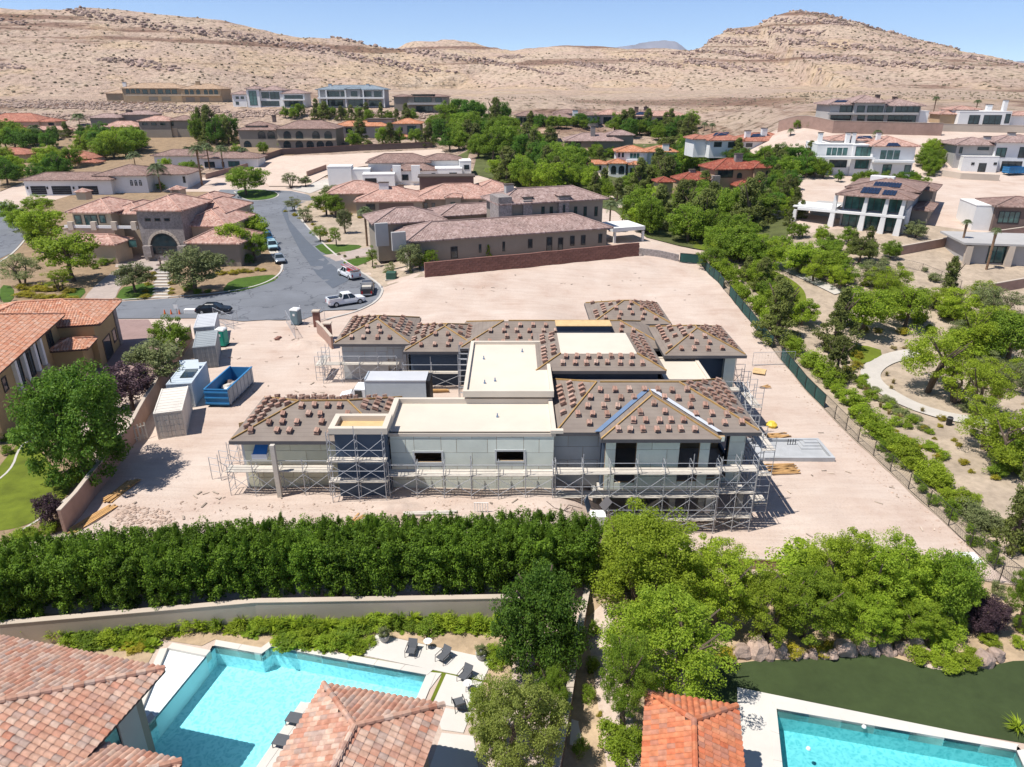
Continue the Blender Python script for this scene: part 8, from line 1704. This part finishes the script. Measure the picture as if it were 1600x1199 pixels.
belt([(395, 186), (480, 180), (640, 188), (680, 192), (640, 196), (500, 190)], 21, (4, 6), B, ['mid', 'pine'], 'under the rock terrace of the hillside houses')
belt([(1440, 262), (1455, 240), (1470, 242), (1452, 275)], 8, (3, 4.5), B, ['lime', 'mid'], 'in the hedge right of the white modern house')
belt([(1360, 415), (1450, 440), (1600, 500), (1600, 640), (1540, 610), (1470, 560), (1420, 530), (1330, 470)], 24, (2.4, 4.2), (1.1, 1.5), ['mesq', 'olive', 'mesq', 'lime'], 'on the gravel slope of the park')
belt([(1500, 690), (1600, 720), (1600, 800), (1560, 770)], 6, (1.8, 3.0), (1.1, 1.5), ['mesq', 'mid', 'lime'], 'by the end of the path')
belt([(1140, 400), (1230, 405), (1330, 440), (1320, 460), (1230, 430), (1150, 420)], 10, (3.5, 5.5), (.9, 1.2), ['mid', 'lime', 'mesq'], 'along the upper park path')
belt([(930, 860), (1080, 880), (1240, 900), (1480, 905), (1500, 950), (1400, 970), (1250, 965), (1130, 945), (950, 930)], 12, (2.4, 3.6), (1.2, 1.6), ['mesq', 'lime'], 'filling the turf border')
belt([(870, 262), (915, 272), (960, 300), (985, 325), (945, 325), (890, 300)], 14, (3.5, 6), B, ['lime', 'mid', 'pine', 'mid'], 'between the white villa and the taupe tower')
belt([(1195, 318), (1245, 318), (1255, 350), (1215, 362), (1185, 345)], 12, (2.4, 4.0), B, ['mid', 'lime', 'pine'], 'left of the white terrace canopy')
belt([(350, 335), (395, 345), (412, 395), (395, 410), (365, 400), (350, 365)], 9, (3.5, 6), B, ['mid', 'lime', 'dark'], 'between the stone villa and the parked cars')
belt([(0, 345), (40, 335), (85, 350), (70, 395), (20, 400), (60, 380)], 7, (3, 5), B, ['mid', 'lime', 'olive'], 'left of the stone villa')
belt([(300, 238), (360, 242), (420, 240), (420, 246), (330, 250)], 7, (3, 5), B, ['mid', 'olive'], 'behind the row of palms')
belt([(940, 235), (960, 240), (950, 262), (900, 262), (905, 250)], 6, (3.5, 5), B, ['pine', 'mid'], 'left of the white villa')
belt([(1060, 232), (1110, 236), (1100, 246), (1062, 246)], 6, (3.5, 5.5), B, ['pine', 'dark', 'mid'], 'between the two white villas')
belt([(0, 205), (60, 212), (150, 216), (140, 222), (0, 222)], 12, (3.5, 6), B, ['mid', 'dark', 'pine'], 'among the far left red roofs')
belt([(230, 268), (300, 262), (330, 285), (250, 296)], 7, (2.5, 4.5), B, ['mid', 'lime', 'olive'], 'behind the white garage house, right')
belt([(740, 195), (860, 196), (930, 196), (925, 203), (760, 204)], 16, (4, 6), B, ['mid', 'dark', 'pine'], 'at the foot of the flat white house')
belt([(1150, 420), (1180, 430), (1260, 500), (1250, 520), (1190, 480)], 8, (2.5, 4), (.9, 1.2), ['mid', 'lime', 'pine'], 'around the park lawn')
# palms
for i, (px, t, b, w) in enumerate(((252, 248, 300, 44), (212, 232, 262, 30), (296, 224, 252, 30), (316, 222, 290, 34), (328, 220, 265, 28), (350, 222, 268, 30), (382, 226, 258, 28))): palm_px(px, t, b, w, f'palm before the white low house, {ordl([1, 0, 2, 3, 4, 5, 6][i])}', 'palms before the white low house')
for px, t, b, w, l in ((574, 318, 385, 32, 'palm at the street end of the taupe house'), (602, 332, 402, 36, 'palm at the near corner of the taupe house'), (952, 308, 362, 36, 'palm behind the right end of the taupe house'), (972, 305, 355, 34, 'palm beside the white pool canopy'), (1458, 148, 178, 16, 'palm right of the hilltop house'), (1525, 153, 172, 16, 'palm behind the low white house'), (1498, 340, 402, 20, 'slim palm by the pink wall at right'), (1541, 352, 422, 22, 'slim palm in front of the grey house end'), (125, 172, 196, 30, 'bushy palm beside the far red-roofed house'), (60, 190, 225, 30, 'bushy palm before the far red-roofed house'), (1100, 188, 205, 18, 'palm at the foot of the slope, left'), (1112, 190, 208, 16, 'palm at the foot of the slope, right'), (1370, 200, 215, 20, 'palm behind the white modern house'), (1235, 198, 212, 16, 'palm behind the white solar house')): palm_px(px, t, b, w, l)
# shrubs
def shrubs(pts, lm, name, desc, where, wr=(.8, 1.4), hk=.75, kind='shrub', grp=True):
    pts = sorted(pts); r_ = random.Random(len(pts) * 7 + int(pts[0][0]))
    for i, q in enumerate(pts):
        p = at(*q); w = r_.uniform(*wr); shrub(p, w, w * hk * r_.uniform(.8, 1.2), lm, name, f'{desc} {where}, {ordl(i)}', f'{desc}s {where}', kind=kind)
def jit(a, b, n, j, seed):
    r_ = random.Random(seed); return [(a[0] + (b[0] - a[0]) * i / max(1, n - 1) + r_.uniform(-j, j), a[1] + (b[1] - a[1]) * i / max(1, n - 1) + r_.uniform(-j, j) * .6) for i in range(n)]
shrubs(jit((1118, 420), (1200, 510), 8, 5, 1), 'lime', 'round_shrub', 'bright green shrub', 'inside the upper end of the chain-link fence', (2.4, 3.8), .85)
shrubs(jit((1235, 545), (1335, 640), 9, 6, 2), 'lime', 'round_shrub', 'bright green shrub', 'along the middle of the chain-link fence', (1.9, 3.0), .8)
shrubs(jit((1345, 655), (1412, 715), 8, 5, 3), 'lime', 'round_shrub', 'dense lime shrub', 'against the fence below the path bend', (2.0, 2.9), .8)
shrubs(jit((1405, 715), (1500, 790), 9, 7, 4), 'mesq', 'round_shrub', 'leafy shrub', 'along the lower chain-link fence', (1.4, 2.6), .8)
shrubs([(1508, 805), (1540, 830), (1525, 818)], 'olive', 'round_shrub', 'grey-green spreading shrub', 'at the lower fence', (2.2, 3.0), .6)
shrubs([(1368, 612), (1385, 628), (1395, 640), (1410, 650), (1442, 672), (1430, 655)], 'olive', 'low_shrub', 'low olive ground shrub', 'beside the curved path', (1.2, 2.2), .4)
shrubs([(1442, 672), (1468, 668), (1471, 657), (1460, 687), (1498, 698), (1466, 717), (1470, 708), (1505, 725), (1517, 740), (1490, 690), (1555, 750), (1420, 690), (1435, 700), (1400, 675)], 'yellow', 'low_shrub', 'small yellow-green shrub', 'on the gravel by the path', (.5, 1.1), .7)
shrubs([(1340, 560), (1338, 575), (1325, 580), (1350, 520), (1372, 520), (1410, 522)], 'yellow', 'low_shrub', 'yellowish shrub', 'around the small path lawn', (1.2, 2.0), .6)
shrubs([(1360, 430), (1380, 425), (1400, 445), (1420, 430), (1440, 455), (1460, 440), (1450, 480), (1475, 495), (1500, 500), (1390, 470), (1430, 500), (1380, 415), (1405, 418), (1445, 425)], 'olive', 'low_shrub', 'grey-green desert shrub', 'on the upper gravel slope', (1.2, 2.6), .6)
for i, q in enumerate([(1362, 622), (1375, 637), (1388, 648), (1345, 600), (1420, 668), (1405, 655), (1395, 600), (1385, 588), (1392, 610), (1352, 612), (1440, 645)]): tuft(at(*q), 1.0, .8, 'dry', 'grass_clump', f'straw-coloured grass clump beside the curved path, {ordl(sorted([1362, 1375, 1388, 1345, 1420, 1405, 1395, 1385, 1392, 1352, 1440]).index(q[0]))}', 'dry grass clumps by the path')
shrubs([(1555, 745), (1548, 700)], 'mid', 'round_shrub', 'rounded green shrub', 'on the gravel right of the fence', (1.6, 2.0), .7)
shrubs([(128, 752)], 'lime', 'clipped_shrub', 'clipped oval lime shrub', 'by the lawn and beige wall', (2.4, 2.5), .6); shrubs([(8, 690), (28, 665), (12, 710)], 'mid', 'round_shrub', 'small shrub', 'in the shade of the ochre house', (.8, 1.2), .9); shrubs([(80, 832), (30, 845), (55, 840)], 'lime', 'round_shrub', 'green shrub', 'at the near end of the lawn', (1.3, 1.8), .7)
shrubs(jit((30, 462), (118, 470), 9, 5, 6) + jit((40, 455), (110, 456), 7, 5, 7), 'yellow', 'flower_bed_shrub', 'yellow-orange flowering shrub', 'in the villa front border', (1.6, 2.6), .4)
shrubs(jit((228, 465), (240, 430), 5, 3, 8) + jit((268, 460), (275, 430), 5, 3, 9) + jit((345, 430), (410, 424), 8, 2, 10), 'yellow', 'flower_bed_shrub', 'yellow shrub', 'beside the steps and curved lawn of the villa', (1.0, 1.8), .5)
shrubs(jit((320, 418), (390, 412), 7, 2, 11), 'dark', 'hedge_shrub', 'dark hedge shrub', 'under the right wing of the villa', (2.0, 2.6), .9); shrubs(jit((150, 420), (190, 408), 5, 3, 12), 'mid', 'round_shrub', 'dark shrub', 'along the curved villa drive', (1.2, 1.8), .8); shrubs([(294, 455), (310, 460), (325, 458), (298, 448)], 'mid', 'round_shrub', 'green shrub', 'under the large olive tree', (1.2, 2.0), .6)
shrubs(jit((450, 330), (520, 375), 10, 8, 13) + jit((470, 318), (560, 345), 10, 8, 14), 'yellow', 'garden_shrub', 'small yellow-green shrub', 'in the street-side gravel garden', (.9, 1.5), .6); shrubs(jit((520, 405), (650, 425), 10, 10, 15), 'olive', 'garden_shrub', 'small desert shrub', 'on the gravel by the trucks', (.5, .9), .8)
shrubs(jit((440, 230), (475, 230), 3, 2, 16), 'lime', 'clipped_shrub', 'clipped green shrub', 'below the arches of the brown villa', (3, 4), .5); shrubs([(488, 230)], 'pink', 'flowering_shrub', 'pinkish bare shrub', 'before the arches of the brown villa', (4.5, 5), 1.1)
shrubs(jit((215, 298), (250, 296), 3, 3, 17), 'mid', 'round_shrub', 'green shrub', 'at the front of the white garage house', (2.4, 3.2), .7); shrubs([(1225, 200), (1245, 200), (1262, 199), (1280, 197)], 'mid', 'round_shrub', 'slope shrub', 'left of the hilltop house', (2, 3), .9); shrubs(jit((1445, 285), (1490, 240), 6, 3, 19), 'mid', 'round_shrub', 'hedge shrub', 'along the wall right of the white modern house', (2, 3), .8)
shrubs(jit((1225, 540), (1560, 880), 22, 10, 41), 'mid', 'fence_shrub', 'small green shrub', 'close behind the chain-link fence', (.8, 1.5), .9)
shrubs(jit((1380, 700), (1590, 860), 16, 22, 42), 'mesq', 'gravel_shrub', 'yellow-green desert shrub', 'on the lower gravel', (.7, 1.4), .7)
shrubs(jit((1420, 540), (1590, 640), 16, 26, 43), 'dry', 'gravel_shrub', 'straw-coloured desert shrub', 'on the middle gravel slope', (.7, 1.4), .6)
shrubs(jit((1330, 590), (1480, 720), 16, 14, 44), 'lime', 'gravel_shrub', 'bright low shrub', 'between the path and the fence', (.9, 1.7), .7)
shrubs(jit((1330, 440), (1590, 600), 24, 30, 45), 'mesq', 'gravel_shrub', 'yellow-green shrub', 'scattered on the upper gravel', (1.0, 2.0), .7)
shrubs(jit((1480, 590), (1590, 720), 16, 26, 46), 'olive', 'gravel_shrub', 'grey-green shrub', 'scattered right of the path', (1.0, 2.0), .7)
# cuttings along the scaffolded wall of the pool garden
PB = jit((60, 982), (250, 990), 22, 7, 31) + jit((90, 1000), (235, 1010), 10, 5, 35) + jit((250, 985), (420, 982), 15, 5, 32) + jit((410, 985), (575, 988), 22, 6, 33) + jit((440, 1003), (560, 1014), 14, 5, 36) + jit((580, 978), (785, 985), 24, 6, 34)
zc_ = {}
for i, q in enumerate(sorted(PB)):
    p = at(q[0], q[1]); r_ = random.Random(i); zn = 'by the tiled villa' if q[0] < 250 else 'behind the steps of the pool' if q[0] < 430 else 'behind the long pool edge' if q[0] < 590 else 'behind the deck chairs'
    k = zc_.get((zn, i % 3), 0); zc_[(zn, i % 3)] = k + 1
    if i % 3 == 0: shrub(p, r_.uniform(1.3, 1.9), r_.uniform(.7, 1.1), r_.choice(['lime', 'mesq', 'mid']), 'bed_shrub', f'leafy bed plant {zn}, {ordl(k)}', 'leafy plants below the retaining wall', cat='plant')
    elif i % 3 == 1: tuft(p, 1.6, 1.2, r_.choice(['mesq', 'mid', 'lime']), 'grass_clump', f'green grass clump {zn}, {ordl(k)}', 'grass clumps below the retaining wall')
    else: tuft(p, 1.4, .7, r_.choice(['mid', 'mesq', 'lime']), 'rosette_plant', f'spiky rosette plant {zn}, {ordl(k)}', 'rosette plants below the retaining wall', 'plant', AG)
for i, q in enumerate(((165, 1005), (395, 990), (518, 985), (690, 982))): p = at(*q); tuft(p, 1.5, .8, 'mid', 'sago_palm', f'dark sago palm in the pool bed, {ordl(i)}', 'sago palms in the pool bed', 'palm', AG)
shrubs([(210, 1018), (222, 1012), (200, 1010)], 'yellow', 'flowering_plant', 'yellow flowering plant', 'at the corner of the white pool shelf', (.8, 1.1), .4)
shrubs([(560, 1015), (545, 1012), (575, 1008), (775, 1040), (785, 1025), (770, 1020)], 'lime', 'bed_shrub', 'bright ground-cover plant', 'edging the deck slabs', (.9, 1.3), .45)
shrubs([(928, 990), (925, 1050), (920, 1100), (905, 1180)], 'mid', 'column_shrub', 'upright dark shrub', 'beside the wall between the pool gardens', (.7, 1.0), 1.6); shrubs([(938, 1120)], 'yellow', 'low_shrub', 'tiny yellow shrub', 'by the pale side path', (.4, .5), .8); shrubs([(955, 1165), (985, 1170), (970, 1190)], 'lime', 'garden_shrub', 'leafy shrub', 'left of the pavilion at the bottom edge', (1.4, 1.8), .9)
shrubs([(1480, 1000), (1470, 1018)], 'lime', 'clipped_shrub', 'round grassy shrub', 'below the purple shrub', (1.8, 2.2), .8); shrubs([(1462, 1035), (1485, 1045), (1505, 1040), (1430, 1030), (1520, 1025), (1545, 1005), (1590, 1010), (1600, 985)], 'mesq', 'low_shrub', 'yellow-green low plant', 'in the bed at the right of the turf', (1.0, 1.6), .6); shrubs([(1140, 1025), (1240, 1022), (1280, 1022), (1300, 1015), (1130, 1035)], 'yellow', 'low_shrub', 'yellow ground plant', 'behind the turf boulders', (.8, 1.3), .6)
shrubs([(1515, 935), (1555, 935)], 'olive', 'thin_shrub', 'thin grey-brown shrub', 'in front of the metal fence', (.9, 1.1), 1.3); tuft(at(1588, 1142), 1.8, .8, 'mesq', 'grass_clump', 'tall grass clump at the corner of the right pool deck')
# rock terraces below the hillside houses
def terrace(name, label, poly, n, s0, s1): scatter_rocks(name, rnd_px(poly, n, s0, s1, .1), M['rock'], label, 'rocks')
terrace('rock_embankment', 'long pale boulder embankment below the tan villa', [(0, 155), (150, 158), (340, 166), (345, 180), (150, 172), (0, 168)], 1100, .5, 1.3)
terrace('rock_embankment', 'dark boulder bank left of the tan villa', [(25, 138), (90, 128), (175, 128), (175, 136), (110, 140), (60, 146)], 420, .5, 1.3); terrace('rock_embankment', 'lower pale boulder strip above the red roofs', [(0, 176), (180, 182), (330, 188), (330, 194), (160, 190), (0, 184)], 600, .5, 1.2)
terrace('rock_embankment', 'boulder bank below the white hillside houses', [(345, 174), (500, 172), (640, 176), (740, 182), (740, 188), (620, 186), (480, 180), (345, 186)], 900, .5, 1.3); terrace('rock_embankment', 'small stones below the low white house', [(1450, 222), (1500, 218), (1500, 228), (1455, 232)], 150, .3, .8)
# clear desert air: far ranges fade to blue
hz = MB().box(-14000, 14000, -400, 13500, -8, 900)
mh_ = bpy.data.materials.new('haze'); mh_.use_nodes = True; th_ = mh_.node_tree; th_.nodes.remove(th_.nodes['Principled BSDF'])
pv = th_.nodes.new('ShaderNodeVolumePrincipled'); pv.inputs['Color'].default_value = (0.78, 0.87, 1.0, 1); pv.inputs['Density'].default_value = 0.00004; pv.inputs['Anisotropy'].default_value = 0.2
th_.links.new(pv.outputs[0], th_.nodes['Material Output'].inputs['Volume'])
tag(hz.build('haze', mh_), kind='stuff')
